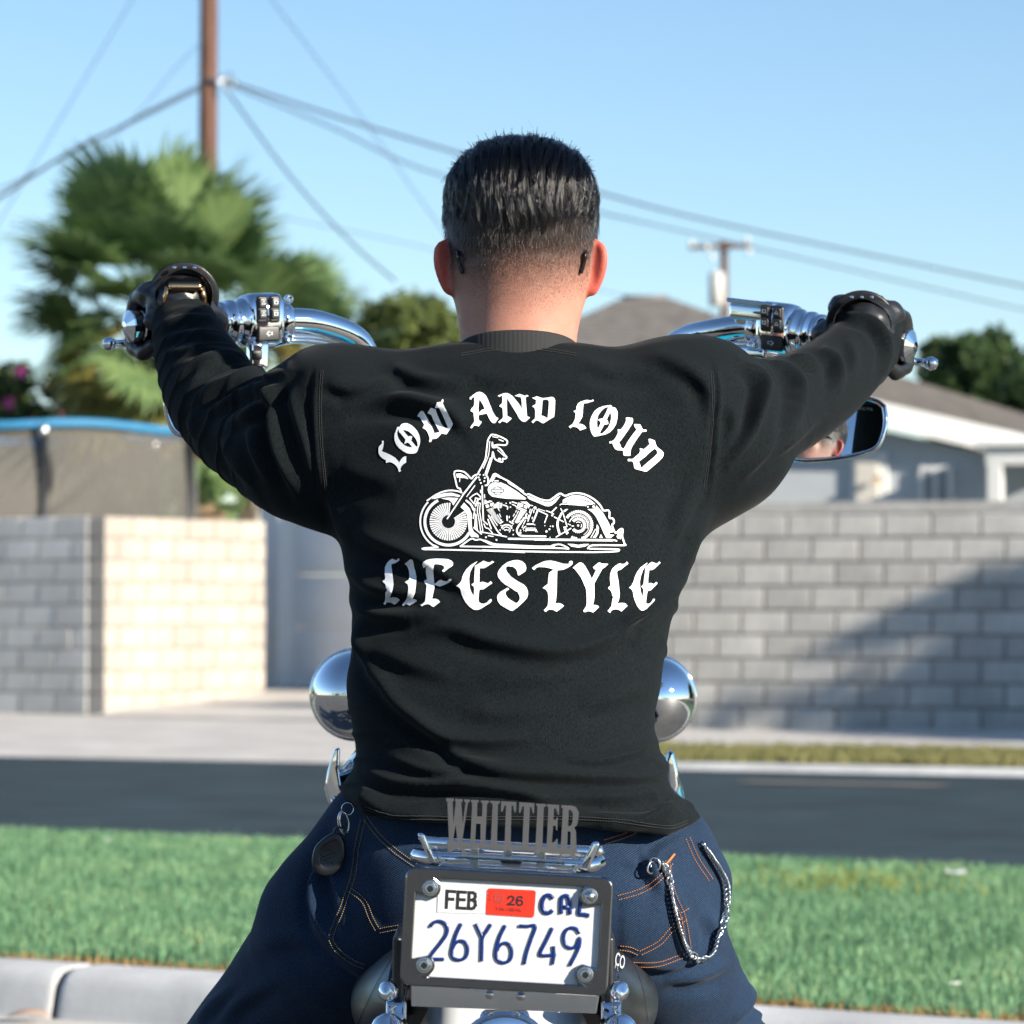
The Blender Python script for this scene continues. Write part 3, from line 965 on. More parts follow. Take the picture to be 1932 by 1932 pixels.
mb = MB(); mb.tube([(b2[0], 95, 0), (t2[0], 95, t2[2])], [.14, .10], 12); mb.build('post', POLE, u2)
a, b = P(1300, 468, 94.8), P(1416, 462, 94.8)
mb = MB(); mb.box((a + b) / 2, (b[0] - a[0], .12, .12), rot((0, 1, 0), -1.5)); mb.build('crossarm', POLE, u2)
INS = mat('insulator', (.65, .63, .58), .3)
for uu, vv in ((1305, 460), (1335, 470), (1345, 488), (1410, 455), (1413, 476)):
    mb = MB(); q = P(uu, vv, 94.7); mb.lathe([(-.08, .03), (-.02, .06), (.03, .04), (.08, .06), (.12, .02)], q, (0, 0, 1), 10); mb.build('insulator', INS, u2)
q = P(1352, 577, 94.6); h_ = P(1352, 515, 94.6)[2] - q[2]
mb = MB(); mb.lathe([(0, .17), (.02, .2), (h_ - .03, .2), (h_, .17), (h_ + .06, .08)], q, (0, 0, 1), 18); mb.build('transformer', mat('transformer_paint', (.55, .55, .53), .5), u2)

def cable(pts, r, label, Ys=None):
    q = [P(u, v, Y) for u, v, Y in pts]
    mb = MB(); mb.tube(spline(q, 24), r * .68, 6, smooth=True)
    tag(mb.build('power_line', CABLE), label, 'cable', 'overhead lines')
cable([(-60, 412, 50), (126, 291, 54), (253, 228, 57), (391, 160, 60)], .038, 'thick overhead cable running from the tall pole down to the left edge')
cable([(-60, 384, 52), (105, 306, 55), (253, 224, 58), (391, 152, 60)], .02, 'thinner cable just above the thick one left of the tall pole')
cable([(421, 150, 60), (632, 219, 62), (814, 274, 64), (1136, 365, 68), (1389, 428, 72), (1990, 552, 80)], .036, 'upper cable from the tall pole passing behind the head to the right edge')
cable([(421, 155, 60), (632, 243, 62), (814, 325, 65), (1136, 402, 69), (1400, 462, 74), (1990, 598, 82)], .026, 'second cable passing behind the head a little below the upper one')
cable([(424, 165, 60), (548, 333, 62), (660, 455, 64), (745, 530, 66)], .030, 'steep cable dropping from the tall pole towards the olive tree')
cable([(505, -10, 70), (674, 211, 74), (814, 405, 78), (900, 520, 82)], .016, 'faint line slanting down steeply to the left of the head')
cable([(255, -10, 66), (120, 215, 62), (-20, 450, 58)], .016, 'faint line slanting down across the upper left corner')
cable([(443, 392, 84), (814, 470, 88), (1303, 590, 94)], .016, 'faint low line between the smaller palm and the far pole')
cable([(391, 70, 60), (330, 130, 58), (240, 235, 56), (110, 330, 54)], .012, 'thin service wire left of the tall pole')

# ---- litter in the grass and gutter
PAPER = mat('paper', (.72, .70, .68), .8, var=.05, scale=40)
def litter(u, v, z, s, label, m=PAPER):
    c = PZ(u, v, z); r = np.random.default_rng(int(u)); mb = MB(); V = []
    for i in range(4):
        for j in range(4):
            V.append(c + np.array([(i - 1.5) * s, (j - 1.5) * s * .8, abs(r.normal(0, .35)) * s + .004]))
    mb.add(V, [(i * 4 + j, (i + 1) * 4 + j, (i + 1) * 4 + j + 1, i * 4 + j + 1) for i in range(3) for j in range(3)], True)
    me = evaluated(mb.mesh(), [('SOLIDIFY', dict(thickness=.002)), ('SUBSURF', dict(levels=1))])
    tag(link('paper_scrap', me, m), label, 'litter', 'scraps of paper in the grass')
litter(1803, 1650, .15, .022, 'crumpled white paper scrap at the far edge of the grass on the right')
litter(1800, 1860, .15, .010, 'small white scrap in the grass near the right end of the kerb')
litter(205, 1587, .15, .010, 'tiny white scrap at the far edge of the grass on the left')
lf = PZ(45, 1922, .02); mb = MB()
mb.add([lf + np.array(q) for q in ((-.06, 0, 0), (-.02, .03, .02), (.05, .02, .025), (.08, 0, .0), (.04, -.03, .018), (-.02, -.035, .015), (.01, 0, .03))], [(0, 6, 1), (1, 6, 2), (2, 6, 3), (3, 6, 4), (4, 6, 5), (5, 6, 0)], True)
tag(link('fallen_leaf', evaluated(mb.mesh(), [('SOLIDIFY', dict(thickness=.003)), ('SUBSURF', dict(levels=1))]), mat('dry_leaf', (.40, .27, .2), .7)), 'pale dry leaf in the gutter at the bottom left', 'leaf')

# ---- what lies behind the camera, seen only in the chrome: a line of trees
n = 16000
r = np.random.default_rng(77)
cx = r.uniform(-90, 110, 60); cc = np.stack([cx, -70 + r.normal(0, 6, 60) - .3 * cx, r.uniform(1.5, 5.5, 60)], 1)
sd_ = r.choice([-1, 1], 120); cc = np.vstack([cc, np.stack([sd_ * r.uniform(26, 120, 120), r.uniform(55, 110, 120), r.uniform(1.2, 4.0, 120)], 1)])
k = r.integers(0, 180, n); c = cc[k] + r.normal(0, 1.6, (n, 3)); c[:, 2] = np.abs(c[:, 2])
ax = r.normal(size=(n, 3)); b = np.cross(ax, r.normal(size=(n, 3))); ax /= np.linalg.norm(ax, axis=1)[:, None]; b /= np.linalg.norm(b, axis=1)[:, None]
V = np.stack([c - ax * .5, c + b * .4, c + ax * .5, c - b * .4], 1).reshape(-1, 3)
tag(link('distant_trees', npmesh(V, np.arange(n)[:, None] * 4 + np.arange(4)), LEAF_DARK), 'far band of dark trees round the edge of the place', 'trees', kind='stuff')
# ================================================================== the rider
YC = 4.05
zv_ = lambda v, Y=3.95: P(966, v, Y)[2]
person = empty('person', (0, 4.15, 0), 'person astride the motorcycle seen from behind in black sweatshirt and dark jeans', 'person')

# ---- sweatshirt: one continuous surface, torso and both sleeves
TORSO = [  # v, left u, right u, half depth, centre depth
    (655, 660, 1310, .065, 4.12), (690, 628, 1330, .100, 4.11), (740, 612, 1342, .120, 4.10), (800, 606, 1346, .130, 4.09), (900, 606, 1348, .135, 4.08),
    (1000, 630, 1334, .135, 4.06), (1050, 645, 1312, .134, 4.05), (1110, 655, 1290, .132, 4.04), (1180, 660, 1266, .130, 4.03),
    (1240, 657, 1255, .128, 4.02), (1300, 655, 1244, .128, 4.01), (1360, 664, 1228, .128, 4.00), (1400, 671, 1240, .130, 4.00),
    (1440, 673, 1254, .132, 3.99), (1480, 660, 1264, .134, 3.99), (1510, 657, 1282, .135, 3.99), (1545, 664, 1297, .136, 3.99), (1600, 664, 1303, .136, 3.99)]
tz = np.array([P(966, v, 4.02)[2] for v, *_ in TORSO])[::-1]
tl = np.array([P(l, v, 4.02)[0] for v, l, r, b, y in TORSO])[::-1]
trr = np.array([P(r, v, 4.02)[0] for v, l, r, b, y in TORSO])[::-1]
tb_ = np.array([b for *_, b, y in TORSO])[::-1]
ty = np.array([y for *_, y in TORSO])[::-1]
zs_ = np.linspace(tz[0], tz[-1], 200)
def smooth_tab(a):
    f = np.interp(zs_, tz, a)
    k = np.exp(-np.linspace(-2, 2, 13) ** 2); k /= k.sum()
    return np.convolve(np.pad(f, 6, mode='edge'), k, mode='valid')
TL, TR_, TB, TY = map(smooth_tab, (tl, trr, tb_, ty))

L_ARM = [(640, 825, 4.10, .094), (588, 842, 4.11, .088), (505, 826, 4.17, .070), (432, 778, 4.24, .061), (392, 722, 4.29, .056), (362, 660, 4.34, .047), (346, 608, 4.38, .0385), (341, 572, 4.41, .0325), (340, 556, 4.425, .031)]
R_ARM = [(1310, 812, 4.10, .098), (1352, 824, 4.11, .090), (1422, 792, 4.17, .067), (1505, 752, 4.25, .0555), (1570, 710, 4.32, .050), (1613, 673, 4.37, .0470), (1636, 648, 4.405, .0450), (1645, 634, 4.425, .0440)]
def chain(spec, n=22):
    a = np.array([list(P(u, v, Y)) + [r] for u, v, Y, r in spec])
    s = spline(a, n)
    return s[:, :3], s[:, 3]
LA, LR = chain(L_ARM); RA, RR = chain(R_ARM)

def hem_z(x):
    us = np.array([600, 660, 700, 800, 960, 1100, 1200, 1260, 1300, 1360]); vv = np.array([1512, 1518, 1543, 1556, 1557, 1557, 1566, 1576, 1566, 1550])
    xx = np.array([P(u, v, 3.9)[0] for u, v in zip(us, vv)]); zz = np.array([P(u, v, 3.9)[2] for u, v in zip(us, vv)])
    return np.interp(x, xx, zz)

def shirt_fn(X, Y, Z):
    l = np.interp(Z, zs_, TL); r = np.interp(Z, zs_, TR_); b = np.interp(Z, zs_, TB); yc = np.interp(Z, zs_, TY)
    cx = (l + r) / 2; a = (r - l) / 2
    e = 2.35
    k = (np.abs((X - cx) / a) ** e + np.abs((Y - yc) / b) ** e) ** (1 / e)
    d = (k - 1) * b * .9
    top = Z - (P(966, 684, 4.08)[2] + .000 * X)
    d = np.maximum(d, top)
    # shoulder blades and spine
    d = smin(d, ellipsoid(X, Y, Z, P(978, 684, 4.10), (.122, .085, .024)), .035)          # trapezius under the collar
    d = smin(d, ellipsoid(X, Y, Z, P(638, 716, 4.09), (.040, .070, .026)), .025)
    d = smin(d, ellipsoid(X, Y, Z, P(1262, 706, 4.09), (.048, .070, .031)), .025)
    d = smin(d, cone_chain(X, Y, Z, LA, LR), .045)
    d = smin(d, cone_chain(X, Y, Z, RA, RR), .045)
    # waist rolls at the hem
    d = smin(d, cone_chain(X, Y, Z, [P(672, 1490, 3.99), P(700, 1512, 3.90), P(800, 1530, 3.875)], [.014, .015, .010]), .02)
    d = smin(d, cone_chain(X, Y, Z, [P(1290, 1550, 3.99), P(1240, 1556, 3.90), P(1150, 1545, 3.875)], [.020, .016, .008]), .02)
    d = np.maximum(d, hem_z(X) - Z)
    # neck opening
    d = np.maximum(d, -cone_chain(X, Y, Z, [P(980, 640, 4.11), P(980, 560, 4.11)], [.058, .058]))
    # open sleeve ends
    return d

def fold_disp(uv, wgt, folds):
    """relief of the cloth: every fold is a line with a width, a height and a softer or sharper flank"""
    out = np.zeros(len(uv))
    for pts, w, h in folds:
        pts = spline(pts, max(6, 4 * len(pts))) if len(pts) > 2 else np.array(pts, float)
        bd = np.full(len(uv), 1e9); bs = np.zeros(len(uv)); bt = np.zeros(len(uv))
        lo, hi = pts.min(0) - 4 * w, pts.max(0) + 4 * w
        m = np.nonzero((uv[:, 0] > lo[0]) & (uv[:, 0] < hi[0]) & (uv[:, 1] > lo[1]) & (uv[:, 1] < hi[1]))[0]
        if not len(m): continue
        q = uv[m]; bd = np.full(len(m), 1e9); bs = np.zeros(len(m)); bt = np.zeros(len(m))
        n = len(pts) - 1
        for i in range(n):
            a, b = pts[i], pts[i + 1]; ab = b - a; L2_ = ab.dot(ab) + 1e-9
            t = np.clip(((q - a) @ ab) / L2_, 0, 1)
            dv_ = q - a - t[:, None] * ab
            d = np.hypot(dv_[:, 0], dv_[:, 1]); s = (ab[0] * dv_[:, 1] - ab[1] * dv_[:, 0]) / math.sqrt(L2_)
            u = d < bd
            bd[u] = d[u]; bs[u] = s[u]; bt[u] = (i + t[u]) / n
        env = np.clip(np.sin(np.pi * np.clip(bt, 0.02, .98)), 0, 1) ** .6
        sg = bs / w
        prof = np.exp(-sg * sg * np.where(sg > 0, 1.6, .55)) - .65 * np.exp(-(sg - 1.7) ** 2 * .9)      # ridge with the hollow on its right-hand side
        out[m] += 1.35 * h * prof * env * np.exp(-np.maximum(bd - np.abs(bs), 0) ** 2 / (w * w))
    return out * wgt

V, F = surface_nets(shirt_fn, (-.52, 3.80, .76), (.50, 4.52, 1.42), .0030)
me = npmesh(relax(V, F, 12), F)
F_SHIRT = [
    # lower back: long drapes pulled to the waist
    ([(712, 1262), (735, 1310), (768, 1345), (817, 1378), (866, 1396), (940, 1397), (1010, 1390)], 13, .0085),
    ([(795, 1372), (835, 1405), (880, 1435), (950, 1456), (1062, 1462), (1190, 1466), (1258, 1452)], 11, .0075),
    ([(735, 1428), (795, 1452), (839, 1456), (885, 1442)], 8, .0055),
    ([(676, 1452), (750, 1480), (817, 1480), (884, 1480), (975, 1492), (1040, 1512)], 11, .009),
    ([(670, 1500), (728, 1530), (794, 1541), (880, 1540)], 9, .006),
    ([(1055, 1432), (1129, 1436), (1205, 1418), (1240, 1400)], 8, .0055),
    ([(1262, 1450), (1225, 1466), (1150, 1467)], 7, .004),
    ([(1300, 1540), (1255, 1528), (1200, 1536), (1100, 1538), (1000, 1530)], 10, .006),
    ([(1285, 1500), (1250, 1530), (1205, 1548), (1140, 1556)], 9, .007),
    ([(1105, 1502), (1180, 1500), (1250, 1485)], 12, .004),
    ([(777, 1186), (848, 1186), (928, 1210), (1040, 1230), (1129, 1213), (1218, 1163), (1262, 1125)], 16, .0075),
    ([(905, 1296), (973, 1283), (1084, 1254), (1180, 1215)], 22, .0045),
    ([(670, 1160), (678, 1210), (697, 1261), (722, 1300)], 13, .007),
    ([(1170, 1180), (1200, 1163), (1251, 1131), (1285, 1098)], 8, .0085),
    ([(1240, 1170), (1215, 1200), (1190, 1215)], 9, .004),
    ([(664, 1004), (735, 1032), (777, 1050), (830, 1080), (880, 1110)], 14, .0085),
    ([(655, 1075), (700, 1110), (750, 1120), (800, 1118)], 12, .0075),
    ([(660, 1130), (700, 1160), (760, 1165), (830, 1150)], 12, .0065),
    ([(668, 1225), (700, 1225), (780, 1255), (860, 1275)], 16, .004),
    ([(1090, 1330), (1150, 1318), (1215, 1290)], 18, .004),
    ([(860, 1330), (940, 1345), (1030, 1335)], 20, .0035),
    # shoulders and upper back
    ([(640, 770), (700, 757), (770, 757), (840, 776), (880, 806)], 15, .010),
    ([(615, 720), (660, 735), (720, 728), (770, 712)], 13, .0065),
    ([(742, 690), (775, 712), (830, 724), (900, 716)], 12, .0065),
    ([(870, 700), (940, 716), (1020, 712)], 14, .0035),
    ([(1100, 690), (1160, 705), (1220, 695)], 12, .004),
    ([(1235, 668), (1300, 700), (1335, 735), (1345, 790)], 14, .006),
    ([(1075, 735), (1150, 745), (1230, 735)], 18, .003),
    ([(640, 880), (690, 900), (750, 905)], 20, .004),
    ([(1320, 905), (1290, 960), (1275, 1020)], 16, .005),
    ([(1340, 950), (1310, 1010), (1290, 1075)], 10, .005),
    ([(620, 930), (640, 985), (655, 1030)], 12, .005),
    # armhole seams
    ([(598, 700), (594, 760), (597, 840), (606, 930)], 5, .0035),
    ([(1350, 690), (1355, 740), (1351, 830), (1338, 930)], 5, .0035),
    # left sleeve
    ([(352, 730), (385, 693), (425, 676), (465, 672)], 9, .0065),
    ([(370, 762), (406, 732), (465, 712), (520, 690)], 9, .0085),
    ([(398, 775), (450, 745), (501, 722), (545, 700)], 8, .008),
    ([(430, 800), (480, 775), (525, 735), (548, 705)], 9, .007),
    ([(512, 705), (512, 782), (525, 857), (560, 930)], 10, .0085),
    ([(548, 715), (555, 770), (575, 840), (590, 900)], 10, .005),
    ([(372, 765), (362, 800), (372, 835)], 9, .005),
    ([(418, 820), (440, 870), (480, 915)], 12, .005),
    ([(470, 800), (480, 850), (510, 905)], 12, .005),
    ([(300, 622), (345, 604), (405, 600)], 7, .0045),
    ([(300, 650), (350, 632), (418, 634)], 6, .003),
    ([(304, 676), (355, 660), (430, 660)], 6, .003),
    ([(318, 592), (350, 585), (390, 588)], 5, .002),
    ([(330, 720), (365, 690), (420, 672)], 8, .004),
    # right sleeve: deep crescents
    ([(1372, 872), (1412, 818), (1430, 770), (1437, 732), (1427, 708), (1398, 688)][::-1], 9, .0125),
    ([(1485, 825), (1500, 776), (1502, 732), (1484, 702), (1450, 680)][::-1], 9, .0115),
    ([(1486, 674), (1520, 682), (1545, 688)], 7, .0075),
    ([(1570, 745), (1580, 711), (1573, 681), (1544, 658)][::-1], 9, .0095),
    ([(1580, 596), (1633, 606), (1660, 628), (1673, 660), (1668, 705)], 7, .0085),
    ([(1395, 905), (1445, 850), (1475, 800)], 12, .0045),
    ([(1440, 880), (1500, 830), (1545, 780)], 10, .004),
    ([(1375, 760), (1385, 800), (1370, 850)], 14, .0045),
    ([(1600, 640), (1610, 680), (1600, 720)], 9, .004),
]
co = mesh_co(me); no = mesh_no(me); uv = UV(co)
wg = np.clip((-no[:, 1] + .25) / .5, 0, 1)
lowf = (np.sin(co[:, 0] * 31 + co[:, 2] * 17) * np.sin(co[:, 2] * 23 - co[:, 0] * 9 + 1.3)) * .0016
_wv = np.random.default_rng(5)
_kd = _wv.normal(size=(10, 3)); _ph = _wv.uniform(0, 6.28, 10)
def vn(p, f):
    return sum(np.sin(p @ (_kd[i] * f) + _ph[i] * (1 + f * .01)) for i in range(10)) / 3.2
def along_chain(p, c):
    bd = np.full(len(p), 1e9); bt = np.zeros(len(p)); acc = 0.0
    for a, b in zip(c[:-1], c[1:]):
        ab = b - a; L = np.linalg.norm(ab); t = np.clip(((p - a) @ ab) / (L * L), 0, 1)
        d_ = np.linalg.norm(p - a - t[:, None] * ab, axis=1); u = d_ < bd; bd[u] = d_[u]; bt[u] = acc + t[u] * L; acc += L
    return bt, bd, acc
def crease(ph, sharp=.30):
    x_ = np.mod(ph, 2 * np.pi) - np.pi
    return np.exp(-x_ * x_ / sharp) - .35
small = np.zeros(len(co))
for c_, lam, am in ((LA, .030, .0030), (RA, .036, .0026)):
    t_, d_, tot = along_chain(co, c_)
    m_ = np.clip((t_ - .06) / .05, 0, 1) * np.clip((.125 - d_) / .02, 0, 1)
    ph = 2 * np.pi * t_ / lam + 2.6 * vn(co, 16) + 1.2 * vn(co, 34)
    small += am * m_ * crease(ph) * np.clip(vn(co, 11) * 1.4 + .25, 0, 1)
wz = np.clip((zv_(1300) - co[:, 2]) / .05, 0, 1) * np.clip((co[:, 2] - zv_(1548)) / .01, 0, 1)
ph = 2 * np.pi * (co[:, 2] + .10 * np.abs(co[:, 0] - .0)) / .033 + 2.8 * vn(co, 12) + 1.3 * vn(co, 30)
small += .0030 * wz * crease(ph) * np.clip(vn(co + .3, 10) * 1.5 + .2, 0, 1) * np.clip(np.abs(co[:, 0]) / .12 + .35, 0, 1)
sd = np.clip((np.abs(co[:, 0] - .0) - .10) / .07, 0, 1) * np.clip((zv_(980) - co[:, 2]) / .05, 0, 1) * np.clip((co[:, 2] - zv_(1320)) / .03, 0, 1)
ph = 2 * np.pi * (co[:, 2] * .8 + .5 * np.abs(co[:, 0])) / .040 + 2.8 * vn(co + .7, 12) + 1.2 * vn(co, 28)
small += .0026 * sd * crease(ph) * np.clip(vn(co + 1.3, 9) * 1.5 + .1, 0, 1)
d = fold_disp(uv, wg, F_SHIRT) + lowf + small
set_co(me, relax(co + no * d[:, None] * 1.0, F, 1, .4))

# black jersey: fine vertical rib, a little fuzz
JERSEY = mat('black_jersey', (.0052, .0080, .0095), .9, var=.75, scale=400, bump=.5, bscale=700, spec=.12, stretch=(2.2, 2.2, .7))
jb = JERSEY.node_tree.nodes['Principled BSDF']
jb.inputs['Sheen Weight'].default_value = .035
jb.inputs['Sheen Roughness'].default_value = .45
shirt = link('sweatshirt', me, JERSEY, person, True)
shirt_bvh = BVHTree.FromPolygons([tuple(v) for v in mesh_co(me) + np.array(person.location)], [tuple(p.vertices) for p in me.polygons])

# ribbed collar band, neck seam
def ring_pts(c, rx, ry, tilt, n=64):
    out = []
    for k in range(n):
        a = 2 * math.pi * k / n
        x, y = rx * math.cos(a), ry * math.sin(a)
        out.append(np.array([c[0] + x, c[1] + y, c[2] - tilt * y + .006 * math.cos(2 * a)]))
    return out
cn = P(978, 700, 4.02)
prof_c = [(.0755, .0800, -.026), (.0765, .081, -.018), (.0725, .077, .0), (.0685, .0725, .0155), (.0665, .0705, .0175), (.0650, .069, .0155), (.0655, .070, -.01)]
rings = []
for rx, ry, dz in prof_c:
    rings.append(ring_pts(np.array([cn[0], 4.093, cn[2] + dz]), rx + .0035, ry, .50))
mb = MB(); mb.loft(rings, cap=False)
RIB = mat('black_rib', (.015, .016, .017), .85, bump=.0)
nt_ = RIB.node_tree
wv = nt_.nodes.new('ShaderNodeTexWave'); wv.inputs['Scale'].default_value = 62; wv.bands_direction = 'X'
tc_ = nt_.nodes.new('ShaderNodeTexCoord'); nt_.links.new(tc_.outputs['Object'], wv.inputs['Vector'])
bp = nt_.nodes.new('ShaderNodeBump'); bp.inputs['Strength'].default_value = .3; bp.inputs['Distance'].default_value = .0006
nt_.links.new(wv.outputs[0], bp.inputs['Height']); nt_.links.new(bp.outputs[0], nt_.nodes['Principled BSDF'].inputs['Normal'])
collar = link('collar', evaluated(mb.mesh(), [('SUBSURF', dict(levels=1))]), RIB, shirt, True)

def on_surface(bvh, u, v, lift=.0008, Y0=3.2):
    o = Vector(CAM); q = P(u, v, 4.0); d = (Vector(q) - o).normalized()
    hit = bvh.ray_cast(o, d)
    if hit[0] is None: return None, None
    return np.array(hit[0]) + np.array(hit[1]) * lift, np.array(hit[1])

def stitch_run(mb, bvh, pts, step=3.2, dash=.62, r=.0006, lift=.0006, closed=False):
    """a row of thread dashes lying on the cloth"""
    pts = np.array(pts, float)
    s = spline(pts, max(40, int(np.linalg.norm(np.diff(pts, axis=0), axis=1).sum() / 1.5))) if len(pts) > 2 else np.linspace(pts[0], pts[1], max(8, int(np.linalg.norm(pts[1] - pts[0]) / 1.2)))
    L = np.concatenate([[0], np.cumsum(np.linalg.norm(np.diff(s, axis=0), axis=1))])
    t = 0
    while t + step * dash < L[-1]:
        a = [np.interp(t, L, s[:, i]) for i in (0, 1)]; b = [np.interp(t + step * dash, L, s[:, i]) for i in (0, 1)]
        p, n = on_surface(bvh, *a, lift); q, n2 = on_surface(bvh, *b, lift)
        if p is not None and q is not None and np.linalg.norm(p - q) < .02:
            mb.tube([p, (p + q) / 2 + n * r * .6, q], [r * .7, r, r * .7], 5)
        t += step
BLK_THREAD = mat('black_thread', (.03, .032, .034), .7)
mb = MB()
hem = [(690, 1530), (740, 1545), (800, 1548), (960, 1549), (1100, 1549), (1200, 1558), (1262, 1566), (1296, 1556)]
for o_ in (0, 5): stitch_run(mb, shirt_bvh, [(u, v - 3 - o_) for u, v in hem], 3.0, .6, .0006)
for o_ in (0, 4):
    stitch_run(mb, shirt_bvh, [(870, 668 + o_), (930, 658 + o_), (985, 655 + o_), (1040, 660 + o_), (1088, 668 + o_)], 3.0, .6, .0006)
    stitch_run(mb, shirt_bvh, [(606 + o_, 700), (602 + o_, 760), (605 + o_, 840), (614 + o_, 925)], 3.0, .6, .0005)
    stitch_run(mb, shirt_bvh, [(1344 - o_, 700), (1347 - o_, 760), (1343 - o_, 830), (1330 - o_, 925)], 3.0, .6, .0005)
mb.build('stitching', BLK_THREAD, shirt)['kind'] = 'stuff'

# ---- jeans: pelvis, thighs astride, lower legs to the ground
LL = [(850, 1640, 4.03, .115), (800, 1690, 4.03, .108), (672, 1752, 4.06, .097), (570, 1858, 4.14, .082), (478, 1960, 4.24, .073), (395, 2060, 4.38, .070), (372, 2120, 4.44, .064)]
RL = [(1110, 1640, 4.03, .115), (1150, 1690, 4.03, .108), (1215, 1768, 4.06, .091), (1272, 1868, 4.13, .080), (1330, 1960, 4.23, .069), (1385, 2060, 4.38, .066), (1418, 2120, 4.44, .063)]
LLc, LLr = chain(LL, 20); RLc, RLr = chain(RL, 20)
def shin(knee, foot, r0, r1): return [knee, knee * .5 + foot * .5 + np.array([0, .015, 0]), foot], [r0, (r0 + r1) / 2 + .004, r1]
lf_, rf_ = np.array([-.335, 4.30, .13]), np.array([.300, 4.30, .13])
LS, LSr = shin(LLc[-1], lf_, .062, .052); RS, RSr = shin(RLc[-1], rf_, .062, .052)
def jeans_fn(X, Y, Z):
    d = ellipsoid(X, Y, Z, P(978, 1590, 4.02), (.190, .128, .13))
    d = smin(d, ellipsoid(X, Y, Z, P(842, 1665, 3.985), (.108, .098, .105)), .03)
    d = smin(d, ellipsoid(X, Y, Z, P(1120, 1665, 3.985), (.108, .098, .105)), .03)
    d = smin(d, cone_chain(X, Y, Z, LLc, LLr), .03); d = smin(d, cone_chain(X, Y, Z, RLc, RLr), .03)
    d = smin(d, cone_chain(X, Y, Z, LS, LSr), .02); d = smin(d, cone_chain(X, Y, Z, RS, RSr), .02)
    d = smin(d, cone_chain(X, Y, Z, [P(690, 1560, 4.02), P(640, 1640, 4.03), P(590, 1720, 4.06)], [.040, .046, .05]), .045)
    d = smin(d, cone_chain(X, Y, Z, [P(1288, 1600, 4.02), P(1318, 1660, 4.05)], [.030, .036]), .04)
    d = np.maximum(d, .10 - Z)
    return d
V, F = surface_nets(jeans_fn, (-.50, 3.82, .08), (.46, 4.62, .93), .0042)
me = npmesh(relax(V, F, 8), F)
F_JEANS = [
    ([(640, 1560), (625, 1620), (640, 1690), (652, 1760)], 10, .006),
    ([(618, 1600), (596, 1660), (600, 1730), (640, 1790)], 10, .007),
    ([(598, 1640), (585, 1700), (598, 1760), (650, 1815)], 9, .005),
    ([(645, 1810), (700, 1850), (740, 1855)], 10, .004),
    ([(420, 1930), (455, 1890), (520, 1850)], 14, .004),
    ([(480, 1790), (540, 1770), (600, 1780)], 18, .003),
    ([(372, 1935), (400, 1900), (440, 1860)], 8, .005),
    ([(1290, 1580), (1240, 1610), (1215, 1660)], 9, .006),
    ([(1215, 1600), (1222, 1640), (1245, 1680)], 7, .005),
    ([(1250, 1850), (1320, 1840), (1380, 1815)], 14, .006),
    ([(1200, 1815), (1260, 1822), (1310, 1800)], 10, .005),
    ([(1380, 1932), (1410, 1890), (1418, 1850), (1405, 1815)], 10, .008),
    ([(1420, 1935), (1440, 1900), (1450, 1880)], 7, .007),
    ([(1330, 1720), (1352, 1760), (1345, 1800)], 10, .005),
    ([(1395, 1960), (1440, 1935), (1462, 1905)], 8, .006),
    ([(760, 1600), (700, 1620), (668, 1660)], 14, .004),
    ([(1180, 1620), (1230, 1650), (1240, 1700)], 12, .0035),
]
def poly_mask(uv_, poly, soft):
    poly = np.array(poly, float); n = len(poly)
    ins = np.zeros(len(uv_), bool); dist = np.full(len(uv_), 1e9)
    for i in range(n):
        a, b = poly[i], poly[(i + 1) % n]; ab = b - a
        t = np.clip(((uv_ - a) @ ab) / ab.dot(ab), 0, 1)
        dist = np.minimum(dist, np.linalg.norm(uv_ - a - t[:, None] * ab, axis=1))
        c = ((a[1] > uv_[:, 1]) != (b[1] > uv_[:, 1])) & (uv_[:, 0] < (b[0] - a[0]) * (uv_[:, 1] - a[1]) / (b[1] - a[1] + 1e-9) + a[0])
        ins ^= c
    return np.where(ins, np.clip(dist / soft, 0, 1), 0)
PK_L = [(672, 1675), (722, 1750), (790, 1742), (800, 1850), (690, 1830), (640, 1800), (622, 1770), (640, 1700)]
PK_R = [(1170, 1690), (1215, 1672), (1262, 1625), (1300, 1720), (1312, 1790), (1245, 1810), (1170, 1800)]
co = mesh_co(me); no = mesh_no(me); uv = UV(co)
wg = np.clip((-no[:, 1] + .25) / .5, 0, 1)
d = fold_disp(uv, wg, F_JEANS) + wg * (.0022 * poly_mask(uv, PK_L, 4) + .0022 * poly_mask(uv, PK_R, 4))
d += .0012 * np.sin(co[:, 0] * 40 + co[:, 2] * 13) * np.sin(co[:, 2] * 37 + 2)
set_co(me, relax(co + no * d[:, None], F, 1, .4))

DENIM = bpy.data.materials.new('raw_denim'); DENIM.use_nodes = True
nt_ = DENIM.node_tree; N_ = nt_.nodes; L_ = nt_.links; b_ = N_['Principled BSDF']
b_.inputs['Roughness'].default_value = .85; b_.inputs['Specular IOR Level'].default_value = .2
b_.inputs['Sheen Weight'].default_value = .04; b_.inputs['Sheen Roughness'].default_value = .5
tc_ = N_.new('ShaderNodeTexCoord'); mp = N_.new('ShaderNodeMapping'); mp.inputs['Rotation'].default_value = (0, math.radians(-58), 0)
L_.new(tc_.outputs['Object'], mp.inputs['Vector'])
wv = N_.new('ShaderNodeTexWave'); wv.bands_direction = 'X'; wv.inputs['Scale'].default_value = 150; wv.inputs['Distortion'].default_value = 1.2; wv.inputs['Detail'].default_value = 3; wv.inputs['Detail Scale'].default_value = 4
L_.new(mp.outputs[0], wv.inputs['Vector'])
no1 = N_.new('ShaderNodeTexNoise'); no1.inputs['Scale'].default_value = 420; no1.inputs['Detail'].default_value = 2; L_.new(tc_.outputs['Object'], no1.inputs['Vector'])
